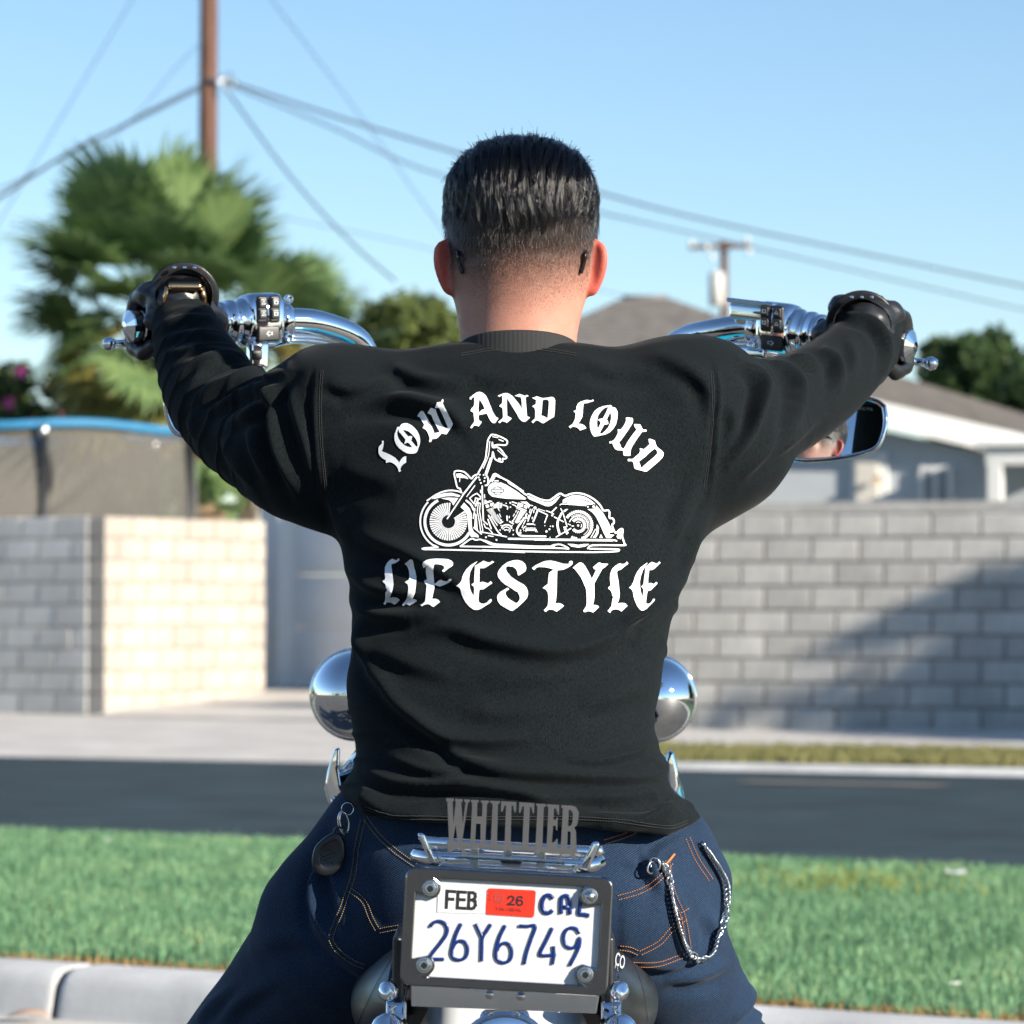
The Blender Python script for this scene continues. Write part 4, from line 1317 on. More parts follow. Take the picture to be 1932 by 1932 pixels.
no2 = N_.new('ShaderNodeTexNoise'); no2.inputs['Scale'].default_value = 9; no2.inputs['Detail'].default_value = 5; L_.new(tc_.outputs['Object'], no2.inputs['Vector'])
mm_ = N_.new('ShaderNodeMath'); mm_.operation = 'MULTIPLY'; L_.new(wv.outputs[1], mm_.inputs[0]); L_.new(no1.outputs[0], mm_.inputs[1])
ma = N_.new('ShaderNodeMath'); ma.operation = 'MULTIPLY_ADD'; ma.inputs[1].default_value = .30; L_.new(no2.outputs[0], ma.inputs[0]); L_.new(mm_.outputs[0], ma.inputs[2])
cr = N_.new('ShaderNodeValToRGB'); cr.color_ramp.elements[0].position = .12; cr.color_ramp.elements[1].position = .80
cr.color_ramp.elements[0].color = (.0014, .0042, .0150, 1); cr.color_ramp.elements[1].color = (.022, .055, .115, 1)
L_.new(ma.outputs[0], cr.inputs[0]); L_.new(cr.outputs[0], b_.inputs['Base Color'])
bp = N_.new('ShaderNodeBump'); bp.inputs['Strength'].default_value = .35; bp.inputs['Distance'].default_value = .0008
L_.new(mm_.outputs[0], bp.inputs['Height']); L_.new(bp.outputs[0], b_.inputs['Normal'])
jeans = link('jeans', me, DENIM, person, True)
jeans_bvh = BVHTree.FromPolygons([tuple(v) for v in mesh_co(me) + np.array(person.location)], [tuple(p.vertices) for p in me.polygons])
THREAD = mat('copper_thread', (.40, .17, .06), .6)
THREAD_D = mat('tan_thread', (.26, .19, .09), .6)
def off(pts, d):
    pts = np.array(pts, float); t = np.gradient(pts, axis=0); n = np.stack([-t[:, 1], t[:, 0]], 1); n /= np.linalg.norm(n, axis=1)[:, None]
    return pts + n * d
mb = MB()
RS_ = [
    [(1165, 1690), (1195, 1682), (1222, 1670), (1245, 1650), (1262, 1625)],            # pocket mouth
    [(1262, 1622), (1272, 1680), (1292, 1730), (1303, 1790)],                          # pocket side
    [(1170, 1784), (1190, 1787), (1206, 1794)], [(1206, 1794), (1240, 1776), (1262, 1752), (1290, 1728)],
    [(1195, 1815), (1240, 1815), (1285, 1800)],
    [(1140, 1585), (1180, 1572), (1215, 1556)],                                        # yoke
    [(1300, 1580), (1318, 1620), (1345, 1660)],                                        # outseam
    [(1284, 1722), (1302, 1712)]]
for s_ in RS_:
    stitch_run(mb, jeans_bvh, s_, 4.6, .62, .00065)
    if len(s_) > 2: stitch_run(mb, jeans_bvh, off(s_, 8), 4.6, .62, .00065)
for t_ in np.linspace(0, 1, 26):
    q = np.array([1256, 1632]) + t_ * np.array([16, -20])
    stitch_run(mb, jeans_bvh, [q + np.array([-2.5, -2]), q + np.array([2.5, 2])], 5, .9, .0007, .001)
mb.build('stitching', THREAD, jeans)['kind'] = 'stuff'
mb = MB()
LS_ = [
    [(694, 1542), (715, 1570), (745, 1600), (790, 1632)],                              # yoke
    [(690, 1548), (678, 1600), (672, 1650), (655, 1700), (628, 1770)],                 # pocket side
    [(664, 1676), (690, 1698), (704, 1730), (716, 1752)],                              # pocket arc
    [(716, 1752), (750, 1746), (790, 1744)],
    [(628, 1770), (640, 1790), (670, 1812), (692, 1820)]]
for s_ in LS_:
    stitch_run(mb, jeans_bvh, s_, 4.2, .66, .0006)
    stitch_run(mb, jeans_bvh, off(s_, 8), 4.2, .66, .0006)
mb.build('stitching', THREAD_D, jeans)['kind'] = 'stuff'

# boots
BOOT = mat('black_leather', (.014, .014, .015), .38, var=.2, scale=30, bump=.25, bscale=260)
for f_ in (lf_, rf_):
    def boot_fn(X, Y, Z, f_=f_):
        d = cone_chain(X, Y, Z, [f_ + np.array([0, 0, .06]), f_ + np.array([0, -.01, -.06])], [.055, .052])
        d = smin(d, cone_chain(X, Y, Z, [f_ + np.array([0, -.02, -.085]), f_ + np.array([0, .10, -.085]), f_ + np.array([0, .17, -.092])], [.044, .046, .038]), .03)
        return np.maximum(d, .004 - Z)
    V, F = surface_nets(boot_fn, f_ + np.array([-.09, -.1, -.14]), f_ + np.array([.09, .24, .14]), .005)
    link('boot', npmesh(relax(V, F, 4), F), BOOT, person, True)
# ---- head, neck and ears: one continuous surface
HCX = P(983, 430, 4.10)[0]
zv = lambda v, Y=4.05: P(966, v, Y)[2]
ears = []
for s, uo, vt, vb in ((-1, 834, 457, 551), (1, 1130, 458, 553)):
    c = P(uo + (-s) * 12, (vt + vb) / 2, 4.085)
    ears.append((s, c, (zv(vt) - zv(vb)) / 2))
def ear_fn(X, Y, Z):
    d = None
    for s, c, hh in ears:
        e1 = np.array([s * .80, -.60, 0]); e2 = np.array([.60 * s, .80, 0])     # e1 out and back, e2 across the shell
        x = X - c[0]; y = Y - c[1]; z = Z - c[2]
        a = x * e1[0] + y * e1[1]; b = x * e2[0] + y * e2[1]
        a = a - .10 * z
        wdt = .0165 * (1 + .28 * np.clip(z / hh, -1, 1))
        k = np.sqrt((a / wdt) ** 2 + (z / hh) ** 2 + ((b + 6.0 * a * a) / .0046) ** 2)
        q = (k - 1) * .0046
        rim = []
        for t in np.linspace(-2.3, 2.0, 16):
            ca, cz = math.cos(t) * .0150 * (1 + .28 * math.sin(t)), math.sin(t) * hh * .95
            ca += .10 * cz
            rim.append(c + e1 * ca + np.array([0, 0, cz]) + e2 * (.002 - 6.0 * (ca - .1 * cz) ** 2 * .6))
        q = smin(q, cone_chain(X, Y, Z, rim, [.0034] * 16), .004)
        lobe = c + np.array([0, 0, -hh * .80]) + e1 * (-.003)
        q = smin(q, cone_chain(X, Y, Z, [lobe, lobe + np.array([0, 0, .012])], [.0062, .005]), .006)
        root_ = c - e1 * .012
        q = smin(q, cone_chain(X, Y, Z, [root_ + np.array([0, 0, .012]), root_ - np.array([0, 0, .012])], [.007, .007]), .008)
        d = q if d is None else np.minimum(d, q)
    return d
def skull_fn(X, Y, Z):
    d = ellipsoid(X, Y, Z, (HCX, 4.105, zv(428)), (.0785, .100, .0955))
    kk = (np.abs((X - HCX) / .0795) ** 2.7 + np.abs((Y - 4.092) / .090) ** 2.4 + np.abs((Z - zv(388)) / .0735) ** 2.5) ** (1 / 2.55)
    d = smin(d, (kk - 1) * .073, .02)
    d = smin(d, ellipsoid(X, Y, Z, (HCX, 4.110, zv(520)), (.0690, .080, .075)), .03)
    d = smin(d, ellipsoid(X, Y, Z, (HCX, 4.160, zv(575)), (.052, .045, .040)), .03)      # jaw
    d = smin(d, ellipsoid(X, Y, Z, (HCX, 4.192, zv(610)), (.024, .018, .018)), .02)      # chin
    nk = P(978, 600, 4.09)
    kx = np.sqrt(((X - nk[0]) / .0655) ** 2 + ((Y - nk[1] - .25 * (zv(600) - Z) * 0) / .066) ** 2)
    neck = np.maximum((kx - 1) * .065, np.maximum(Z - zv(520), zv(760) - Z))
    d = smin(d, neck, .028)
    zf = zv(470)
    d = smin(d, cone_chain(X, Y, Z, [(HCX, 4.198, zf + .004), (HCX, 4.222, zf - .032)], [.008, .0115]), .012)     # nose
    for s in (-1, 1):
        d = smin(d, cone_chain(X, Y, Z, [(HCX + s * .012, 4.196, zf + .014), (HCX + s * .042, 4.182, zf + .012)], [.008, .007]), .012)
        d = np.maximum(d, -(ellipsoid(X, Y, Z, (HCX + s * .031, 4.203, zf), (.014, .011, .009))))
        d = np.minimum(d, ellipsoid(X, Y, Z, (HCX + s * .031, 4.187, zf), (.0115, .0115, .0115)))
        d = smin(d, ellipsoid(X, Y, Z, (HCX + s * .042, 4.165, zf - .030), (.018, .018, .015)), .015)
    d = smin(d, cone_chain(X, Y, Z, [(HCX - .02, 4.192, zf - .057), (HCX, 4.200, zf - .055), (HCX + .02, 4.192, zf - .057)], [.004, .0055, .004]), .006)
    d = smin(d, cone_chain(X, Y, Z, [(HCX - .017, 4.190, zf - .066), (HCX, 4.198, zf - .068), (HCX + .017, 4.190, zf - .066)], [.004, .006, .004]), .006)
    return d
def head_fn(X, Y, Z): return smin(skull_fn(X, Y, Z), ear_fn(X, Y, Z), .006)
V, F = surface_nets(head_fn, (HCX - .115, 3.985, zv(700)), (HCX + .115, 4.245, zv(250)), .0022)
me = npmesh(relax(V, F, 3), F)
co = mesh_co(me); no = mesh_no(me)
x, y, z = co.T
earness = np.clip(1 - (ear_fn(x, y, z) - skull_fn(x, y, z) + .004) / .006, 0, 1)
vv = UV(np.stack([x * 0, np.full(len(x), 4.02), z], 1))[:, 1]
# hair: 1 where it grows thick, fading to bare skin down the nape and round the ears
xr = np.abs(x - HCX)
low = 600 - 900 * np.clip(xr - .03, 0, 1)                    # the nape hangs lower than the sides
fade = np.clip((low - vv) / (low - 425), 0, 1)
front = np.clip((4.165 - y) / .02, 0, 1) * (vv > 330) + np.clip((4.185 - y) / .012, 0, 1) * (vv <= 330)
fade = fade * front * (1 - earness)
at = me.attributes.new('fade', 'FLOAT', 'POINT'); at.data.foreach_set('value', fade.astype(np.float32))
at = me.attributes.new('ear', 'FLOAT', 'POINT'); at.data.foreach_set('value', earness.astype(np.float32))
SKIN = bpy.data.materials.new('skin'); SKIN.use_nodes = True
nt_ = SKIN.node_tree; N_ = nt_.nodes; L_ = nt_.links; b_ = N_['Principled BSDF']
b_.inputs['Roughness'].default_value = .5; b_.inputs['Subsurface Weight'].default_value = .35
b_.inputs['Subsurface Radius'].default_value = (.012, .0035, .0018); b_.inputs['Subsurface Scale'].default_value = 1.0
b_.inputs['Specular IOR Level'].default_value = .4
tc_ = N_.new('ShaderNodeTexCoord')
def attr(n):
    a = N_.new('ShaderNodeAttribute'); a.attribute_name = n; return a.outputs['Fac']
n1 = N_.new('ShaderNodeTexNoise'); n1.inputs['Scale'].default_value = 40; n1.inputs['Detail'].default_value = 4; L_.new(tc_.outputs['Object'], n1.inputs['Vector'])
sk = N_.new('ShaderNodeMix'); sk.data_type = 'RGBA'; sk.inputs['A'].default_value = (.46, .21, .15, 1); sk.inputs['B'].default_value = (.58, .295, .22, 1); L_.new(n1.outputs[0], sk.inputs['Factor'])
er = N_.new('ShaderNodeMix'); er.data_type = 'RGBA'; er.inputs['B'].default_value = (.64, .13, .095, 1); L_.new(sk.outputs['Result'], er.inputs['A'])
em = N_.new('ShaderNodeMath'); em.operation = 'MULTIPLY'; em.inputs[1].default_value = .85; L_.new(attr('ear'), em.inputs[0]); L_.new(em.outputs[0], er.inputs['Factor'])
n2 = N_.new('ShaderNodeTexNoise'); n2.inputs['Scale'].default_value = 1100; n2.inputs['Detail'].default_value = 2
mp = N_.new('ShaderNodeMapping'); mp.inputs['Scale'].default_value = (1, 1, .45); L_.new(tc_.outputs['Object'], mp.inputs['Vector']); L_.new(mp.outputs[0], n2.inputs['Vector'])
ad = N_.new('ShaderNodeMath'); ad.operation = 'ADD'; L_.new(attr('fade'), ad.inputs[0]); L_.new(n2.outputs[0], ad.inputs[1])
mr = N_.new('ShaderNodeMapRange'); mr.inputs['From Min'].default_value = .50; mr.inputs['From Max'].default_value = 1.26; L_.new(ad.outputs[0], mr.inputs['Value'])
fm_ = N_.new('ShaderNodeMath'); fm_.operation = 'MULTIPLY'; fm_.inputs[1].default_value = .97; fm_.use_clamp = True; L_.new(mr.outputs[0], fm_.inputs[0])
hm_ = N_.new('ShaderNodeMix'); hm_.data_type = 'RGBA'; hm_.inputs['B'].default_value = (.018, .013, .010, 1); L_.new(er.outputs['Result'], hm_.inputs['A']); L_.new(fm_.outputs[0], hm_.inputs['Factor'])
L_.new(hm_.outputs['Result'], b_.inputs['Base Color'])
bp = N_.new('ShaderNodeBump'); bp.inputs['Strength'].default_value = .25; bp.inputs['Distance'].default_value = .0006; L_.new(n2.outputs[0], bp.inputs['Height']); L_.new(bp.outputs[0], b_.inputs['Normal'])
head = link('head', me, SKIN, person, True)
head_world = mesh_co(me) + np.array(person.location)
head_bvh = BVHTree.FromPolygons([tuple(v) for v in head_world], [tuple(p.vertices) for p in me.polygons])
hfade = fade

# ---- hair: combed wet strands in clumps over the crown, cropped sides
HAIR = bpy.data.materials.new('wet_black_hair'); HAIR.use_nodes = True
nt_ = HAIR.node_tree; nt_.nodes.remove(nt_.nodes['Principled BSDF'])
hb = nt_.nodes.new('ShaderNodeBsdfHairPrincipled'); hb.parametrization = 'COLOR'
hb.inputs['Color'].default_value = (.005, .0045, .0045, 1); hb.inputs['Roughness'].default_value = .13; hb.inputs['Radial Roughness'].default_value = .35
nt_.links.new(hb.outputs[0], nt_.nodes['Material Output'].inputs['Surface'])
tri_area = []
def scalp_samples(n, cond):
    idx = np.nonzero(cond)[0]
    return idx[rng.integers(0, len(idx), n)]
hw = head_world; hno = no
vvw = UV(np.stack([hw[:, 0] * 0, np.full(len(hw), 4.02), hw[:, 2]], 1))[:, 1]
def flow(p, n):
    w_ = min(1.0, max(0.0, n[2] * 1.15)); g = np.array([.16 * (p[0] - HCX) / .08, -.10 - 1.0 * w_, -.08 - 1.0 * (1 - w_)]); g = g - n * g.dot(n); return g / (np.linalg.norm(g) + 1e-9)
def comb(p, n, length, lift0, lift1, steps=12, wig=0.0):
    pts = [p.copy()]; q = p.copy(); ph = rng.uniform(0, 6.28)
    for i in range(1, steps):
        t = i / (steps - 1)
        loc, nn, _, _ = head_bvh.find_nearest(Vector(q))
        nn = np.array(nn); loc = np.array(loc)
        g = flow(loc, nn); sd = np.cross(nn, g)
        q = loc + g * (length / (steps - 1)) + sd * wig * math.sin(ph + t * 5) * .0016
        l = lift0 + (lift1 - lift0) * t
        loc, nn, _, _ = head_bvh.find_nearest(Vector(q))
        q = np.array(loc)
        pts.append(q + np.array(nn) * l * min(1, t * 4))
    return np.array(pts)
cond = (hfade > .92) & (vvw < 395)
roots = scalp_samples(1050, cond)
strands, radii = [], []
for r_ in roots:
    p, n = hw[r_], hno[r_]
    v0 = vvw[r_]
    # the fringe of the long hair ends about v = 430 at the back, earlier at the sides
    side = min(1, abs(p[0] - HCX) / .075)
    room = (446 - 70 * side ** 2 - v0) / 1668 + (.03 if n[2] > .5 else 0)
    L = np.clip(room * rng.uniform(.75, 1.12), .016, .082)
    lay = rng.uniform(.0015, .0085) * (1.0 if v0 < 360 else .6)
    gd_ = comb(p, n, L, lay, lay * rng.uniform(.35, 1.0), 12, 1.0)
    t = np.linspace(0, 1, 12)[:, None]
    k = rng.integers(13, 24)
    tang = np.gradient(gd_, axis=0)
    for j in range(k):
        o_ = rng.normal(0, .0019, 3)
        conv = rng.uniform(.7, .95)
        cut = rng.uniform(.8, 1.0)
        s = gd_ + o_ * (1 - conv * t ** .8) + rng.normal(0, .00018, (12, 3)) * t
        s = s[0] + (s - s[0]) * cut
        strands.append(s); radii.append(np.linspace(.00019, .00007, 12))
# short spiky ends catching the sky along the crown
for r_ in scalp_samples(520, (hfade > .9) & (vvw < 330)):
    p, n = hw[r_], hno[r_]
    d_ = n * rng.uniform(.4, 1.0) + flow(p, n) * rng.uniform(.6, 1.2) + rng.normal(0, .25, 3); d_ /= np.linalg.norm(d_)
    L = rng.uniform(.010, .019); t = np.linspace(0, 1, 12)[:, None]
    for j in range(6):
        strands.append(p + rng.normal(0, .0008, 3) * (1 - t) + d_ * L * t + flow(p, n) * .006 * t ** 2 + rng.normal(0, .0004, 3) * t); radii.append(np.linspace(.00012, .00004, 12))
# one stray hair standing up
t = np.linspace(0, 1, 12)[:, None]; p0 = P(1006, 262, 4.06)
strands.append(p0 + (P(996, 228, 4.06) - p0) * t + np.array([.003, 0, 0]) * np.sin(t * 3)); radii.append(np.linspace(.0002, .0001, 12))
# cropped hair of the fade: shorter and sparser downwards
keep = scalp_samples(60000, hfade > .10)
keep = keep[rng.random(len(keep)) < (hfade[keep] ** 1.1) * .62 + .02]
for r_ in keep[:20000]:
    p, n = hw[r_], hno[r_]; f_ = hfade[r_]
    L = .0011 + .0062 * f_ ** 1.5
    g = flow(p, n); d_ = n * .55 + g * .9 + rng.normal(0, .22, 3); d_ /= np.linalg.norm(d_)
    p = p + rng.normal(0, .0011, 3)
    a = np.linspace(0, 1, 4)[:, None]
    strands.append(p + d_ * L * a + g * L * .25 * a ** 2); radii.append(np.array([.00009, .00009, .00007, .00004]))
hc = bpy.data.hair_curves.new('hair')
hc.add_curves([len(s) for s in strands])
loc_ = np.array(person.location)
pos = (np.vstack(strands) - loc_).astype(np.float32)
hc.attributes['position'].data.foreach_set('vector', pos.ravel())
ra = hc.attributes.get('radius') or hc.attributes.new('radius', 'FLOAT', 'POINT')
ra.data.foreach_set('value', np.concatenate(radii).astype(np.float32))
hc.materials.append(HAIR)
ho = bpy.data.objects.new('hair', hc); ho.parent = person; col.objects.link(ho)

# ---- sunglasses: temples hook behind the ears
SG = mat('black_acetate', (.008, .008, .009), .15)
sgl = MB()
for s, c, hh in ears:
    ub = 872 if s < 0 else 1096
    hk = on_surface(head_bvh, ub + s * -3, 515, .0018)[0]; md = on_surface(head_bvh, 866 if s < 0 else 1102, 476, .0022)[0]
    tp = spline([hk, (hk + md) / 2 + np.array([s * .0008, -.002, 0]), md, np.array([HCX + s * .0795, 4.12, zv(462)]), np.array([HCX + s * .079, 4.17, zv(464)]), np.array([HCX + s * .066, 4.215, zv(466)])], 26)
    sgl.tube(tp, [.0022] * 26, 8, flat=1.6)
    fr_ = [np.array([HCX + s * .034 + .029 * math.cos(a), 4.224 - .006 * abs(math.cos(a)), zv(470) + .020 * math.sin(a)]) for a in np.linspace(0, 2 * math.pi, 25)]
    sgl.tube(fr_, .0018, 6, cap=False)
    sgl.add([np.array([HCX + s * .034, 4.226, zv(470)])] + fr_[:-1], [(0, i + 1, (i + 1) % 24 + 1) for i in range(24)], True)
sgl.tube([np.array([HCX - .008, 4.226, zv(468)]), np.array([HCX + .008, 4.226, zv(468)])], .0018, 6)
sgl.build('sunglasses', SG, person)
# ---- gloved hands closed round the grips
ZUP = np.array([0, 0, 1.0])
GRIP = {}
for s, (u, v) in ((-1, (240, 616)), (1, (1721, 654))):
    A = np.array([s * .87, -.49, -.07 if s < 0 else -.145]); A /= np.linalg.norm(A)
    Bk = np.array([-s * .49, -.87, 0.0]); Bk /= np.linalg.norm(Bk)
    E = P(u, v, 4.395)
    GRIP[s] = (E, A, Bk)
GLOVE = mat('glove_leather', (.016, .017, .019), .34, var=.25, scale=60, bump=.35, bscale=420, spec=.5)
def wrist_pt(s):
    return P(344, 566, 4.372) if s < 0 else P(1634, 616, 4.372)
for s in (-1, 1):
    E, A, Bk = GRIP[s]; Fw = -Bk
    W = wrist_pt(s)
    def pt(t, ang, r):
        return E - A * t + (Fw * math.cos(math.radians(ang)) + ZUP * math.sin(math.radians(ang))) * r
    fingers = []
    for i, t in enumerate((.022, .044, .066, .088)):
        r_ = (.0105, .0118, .0120, .0115)[i]
        k = pt(t, 112, .040 + .003 * (i in (1, 2)))
        fingers.append(([k, pt(t, 62, .039), pt(t - .001, 10, .037), pt(t - .002, -45, .035), pt(t - .001, -95, .034), pt(t + .003, -128, .032)], [r_ * 1.1, r_ * 1.1, r_, r_, r_ * .95, r_ * .85], k))
    def glove_fn(X, Y, Z):
        d = None
        for ps, rs, k in fingers:
            q = cone_chain(X, Y, Z, ps, rs)
            d = q if d is None else smin(d, q, .0035)
        for ps, rs, k in fingers:
            d = smin(d, cone_chain(X, Y, Z, [W + (k - W) * .15, (W + k) / 2 + ZUP * .006, k], [.022, .0185, .0145]), .012)
        # ball and tip of the thumb under the grip
        th = [W * .6 + pt(.085, 150, .045) * .4, pt(.100, 178, .036), pt(.100, -128, .037), pt(.085, -95, .042), pt(.070, -80, .049)]
        d = smin(d, cone_chain(X, Y, Z, th, [.020, .0175, .014, .0125, .0105]), .007)
        hl = [W, pt(.030, 150, .040), pt(.020, 175, .036)]
        d = smin(d, cone_chain(X, Y, Z, hl, [.022, .018, .013]), .012)
        return d
    allp = np.vstack([np.array(f[0]) for f in fingers] + [W[None]])
    lo, hi = allp.min(0) - .035, allp.max(0) + .035
    V, F = surface_nets(glove_fn, lo, hi, .0019)
    me = npmesh(relax(V, F, 4), F)
    co = mesh_co(me); no = mesh_no(me)
    # creases across the back of the hand and the finger joints
    tt = (co - E) @ (-A); an = np.degrees(np.arctan2((co - E) @ ZUP, (co - E) @ Fw))
    dsp = -.0009 * np.exp(-((an - 70) / 5) ** 2) - .0008 * np.exp(-((an - 25) / 4) ** 2) - .0008 * np.exp(-((an + 15) / 4) ** 2)
    dsp += .0006 * np.sin(co[:, 0] * 310 + co[:, 2] * 120) * np.sin(co[:, 2] * 260 + co[:, 1] * 90)
    set_co(me, co + no * dsp[:, None])
    gl = link('glove', me, GLOVE, person, True)
    # gauntlet cuff standing open round the wrist
    hand_c = pt(.055, 100, .045)
    axc = W - hand_c; axc /= np.linalg.norm(axc); axc = axc * .5 + np.array([0, -.85, -.22]); axc /= np.linalg.norm(axc)
    ref = np.cross(ZUP, axc); ref /= np.linalg.norm(ref); up_ = np.cross(axc, ref)
    if up_[2] < 0: up_ = -up_
    rings = []
    oc = P(348, 566, 4.365) if s < 0 else P(1626, 622, 4.365)
    for t, rx, ry, dz in ((-.050, .030, .028, 0), (-.032, .032, .030, .0), (-.014, .0335, .0325, .001), (0, .0352, .0352, .002), (.0012, .0347, .0347, .002), (.0, .0340, .0340, .002), (-.014, .0322, .0312, .001), (-.032, .0305, .0290, 0)):
        c = oc + axc * t + ZUP * dz
        ring = []
        for k in range(40):
            a = 2 * math.pi * k / 40
            wob = 1 + .03 * math.sin(3 * a + s) + .02 * math.sin(5 * a)
            slant = .010 * math.sin(a) * (t > -.02)
            ring.append(c + ref * rx * math.cos(a) * wob + up_ * ry * math.sin(a) * wob - axc * slant)
        rings.append(ring)
    mb = MB(); mb.loft(rings, cap=False)
    link('glove_cuff', evaluated(mb.mesh(), [('SUBSURF', dict(levels=1))]), GLOVE, gl, True)
    for k in range(3):
        q = pt(.030 + .017 * k, 118, .0585) + ZUP * .002
        mb = MB(); mb.lathe([(-.002, .0042), (.0015, .0042), (.003, .0028), (.0035, 0.0005)], q, up_ * .9 + Fw * .2, 10); mb.build('stud', CHROME, gl)
    q = oc + up_ * .037 - axc * .012
    for k in (-1, 0, 1):
        mb = MB(); mb.lathe([(-.001, .0028), (.0015, .0026), (.0025, .0005)], q + ref * .012 * k, up_, 8); mb.build('stud', CHROME, gl)
    mb = MB()
    st_ = [oc - axc * .022 + ref * .0345 * math.cos(a) + up_ * .0345 * math.sin(a) for a in np.linspace(-.3, math.pi + .3, 24)]
    mb.tube(st_, .0085, 8, up=axc, flat=.22); mb.build('strap', GLOVE, gl)
    if s < 0:
        GOLD = mat('gold_case', (.80, .48, .24), .18, 1.0)
        Rw = np.stack([ref, -axc, up_], 1)
        wc = oc + up_ * .0195 + axc * .002
        mb = MB(); mb.box(wc, (.040, .034, .0095), Rw); wt = mb.build('wrist_watch', GOLD, person, bevel=.0042, seg=3)
        mb = MB(); mb.box(wc + up_ * .0046, (.034, .028, .003), Rw); mb.build('watch_glass', mat('watch_glass', (.006, .006, .007), .05), wt, bevel=.0012)
        mb = MB(); mb.tube([wc + ref * .02 * c_ + up_ * (-.020 + .020 * s_) for c_, s_ in ((1, .9), (1.15, .3), (1.15, -.3))], .004, 8, flat=2.4, up=axc)
        mb.build('watch_strap', GOLD, wt); mb = MB()
        mb.tube([wc + ref * .02 * c_ + up_ * (-.020 + .020 * s_) for c_, s_ in ((-1, .9), (-1.15, .3), (-1.15, -.3))], .004, 8, flat=2.4, up=axc)
        mb.build('watch_strap', GOLD, wt)
# ================================================================== the motorcycle
def in_poly(pts, poly):
    poly = np.asarray(poly, float); x, y = pts[:, 0], pts[:, 1]; ins = np.zeros(len(pts), bool)
    j = len(poly) - 1
    for i in range(len(poly)):
        a, b = poly[i], poly[j]
        ins ^= ((a[1] > y) != (b[1] > y)) & (x < (b[0] - a[0]) * (y - a[1]) / (b[1] - a[1] + 1e-12) + a[0])
        j = i
    return ins

def region2d(polys, holes=(), grid=None, eps=1e-4):
    """triangles of the union of polys less the holes; grid adds inner points so that the sheet can bend"""
    vs_, es = [], []
    for p in list(polys) + list(holes):
        b = len(vs_); n = len(p)
        vs_ += [Vector((float(q[0]), float(q[1]))) for q in p]
        es += [(b + i, b + (i + 1) % n) for i in range(n)]
    if grid:
        allp = np.array([tuple(v) for v in vs_]); lo, hi = allp.min(0), allp.max(0)
        gx, gy = np.meshgrid(np.arange(lo[0], hi[0], grid), np.arange(lo[1], hi[1], grid))
        g = np.stack([gx.ravel(), gy.ravel()], 1)
        m = np.zeros(len(g), bool)
        for p in polys: m |= in_poly(g, p)
        vs_ += [Vector(q) for q in g[m]]
    v2, e2, f2, *_ = delaunay_2d_cdt(vs_, es, [], 0, eps)
    V = np.array([tuple(v) for v in v2]); F = np.array([f for f in f2 if len(f) == 3], int)
    if not len(F): return V, F
    c = V[F].mean(1)
    keep = np.zeros(len(F), bool)
    for p in polys: keep |= in_poly(c, p)
    for p in holes: keep &= ~in_poly(c, p)
    return V, F[keep]

def extrude2d(V, F, fn, h0, h1):
    """fn(x, y, h) -> point; returns a closed body"""
    used = np.unique(F); mp_ = -np.ones(len(V), int); mp_[used] = np.arange(len(used)); V = V[used]; F = mp_[F]
    n = len(V)
    vs_ = [fn(x, y, h0) for x, y in V] + [fn(x, y, h1) for x, y in V]
    fs = [tuple(t) for t in F] + [tuple(i + n for i in t[::-1]) for t in F]
    ec = {}
    for t in F:
        for a, b in ((t[0], t[1]), (t[1], t[2]), (t[2], t[0])):
            ec[(a, b)] = ec.get((a, b), 0) + 1
    for (a, b) in ec:
        if (b, a) not in ec: fs.append((b, a, a + n, b + n))
    mb = MB(); mb.add(vs_, fs)
    return mb

def text2d(txt, offset=0.0, spacing=1.0):
    cu = bpy.data.curves.new('t', 'FONT'); cu.body = txt; cu.size = 1; cu.offset = offset; cu.space_character = spacing; cu.fill_mode = 'FRONT'
    o = bpy.data.objects.new('t', cu); _ts.collection.objects.link(o)
    with bpy.context.temp_override(scene=_ts, view_layer=_ts.view_layers[0]):
        dg = bpy.context.evaluated_depsgraph_get(); dg.update()
        me = bpy.data.meshes.new_from_object(o.evaluated_get(dg))
    bpy.data.objects.remove(o)
    co = mesh_co(me)[:, :2]; lo, hi = co.min(0), co.max(0)
    fs = [tuple(p.vertices) for p in me.polygons]
    return (co - lo) / (hi - lo), fs

def put_text(name, txt, quad, fn, m, parent, offset=0.0, spacing=1.0):
    """letters as a flat sheet; quad: bottom-left, bottom-right, top-right, top-left in survey pixels"""
    co, fs = text2d(txt, offset, spacing)
    q = np.array(quad, float)
    uv_ = (1 - co[:, :1]) * (1 - co[:, 1:]) * q[0] + co[:, :1] * (1 - co[:, 1:]) * q[1] + co[:, :1] * co[:, 1:] * q[2] + (1 - co[:, :1]) * co[:, 1:] * q[3]
    me = pymesh([fn(u, v) for u, v in uv_], fs)
    return link(name, me, m, parent)

def rrect(w, h, r, n=6):
    out = []
    for cx, cy, a0 in ((w / 2 - r, h / 2 - r, 0), (-w / 2 + r, h / 2 - r, 90), (-w / 2 + r, -h / 2 + r, 180), (w / 2 - r, -h / 2 + r, 270)):
        for k in range(n + 1):
            a = math.radians(a0 + 90 * k / n); out.append((cx + r * math.cos(a), cy + r * math.sin(a)))
    return out

PAINT_T = mat('turquoise_paint', (.010, .30, .46), .12, 0.2, coat=1.0)
PAINT_W = mat('white_enamel', (.76, .77, .77), .12, coat=1.0)
LEATHER = mat('seat_vinyl', (.016, .017, .019), .32, var=.15, scale=40, bump=.22, bscale=420)
BK = empty('motorcycle', (-.005, 4.3, 0), 'white and turquoise cruiser motorcycle with chrome high handlebars under the rider', 'motorcycle')

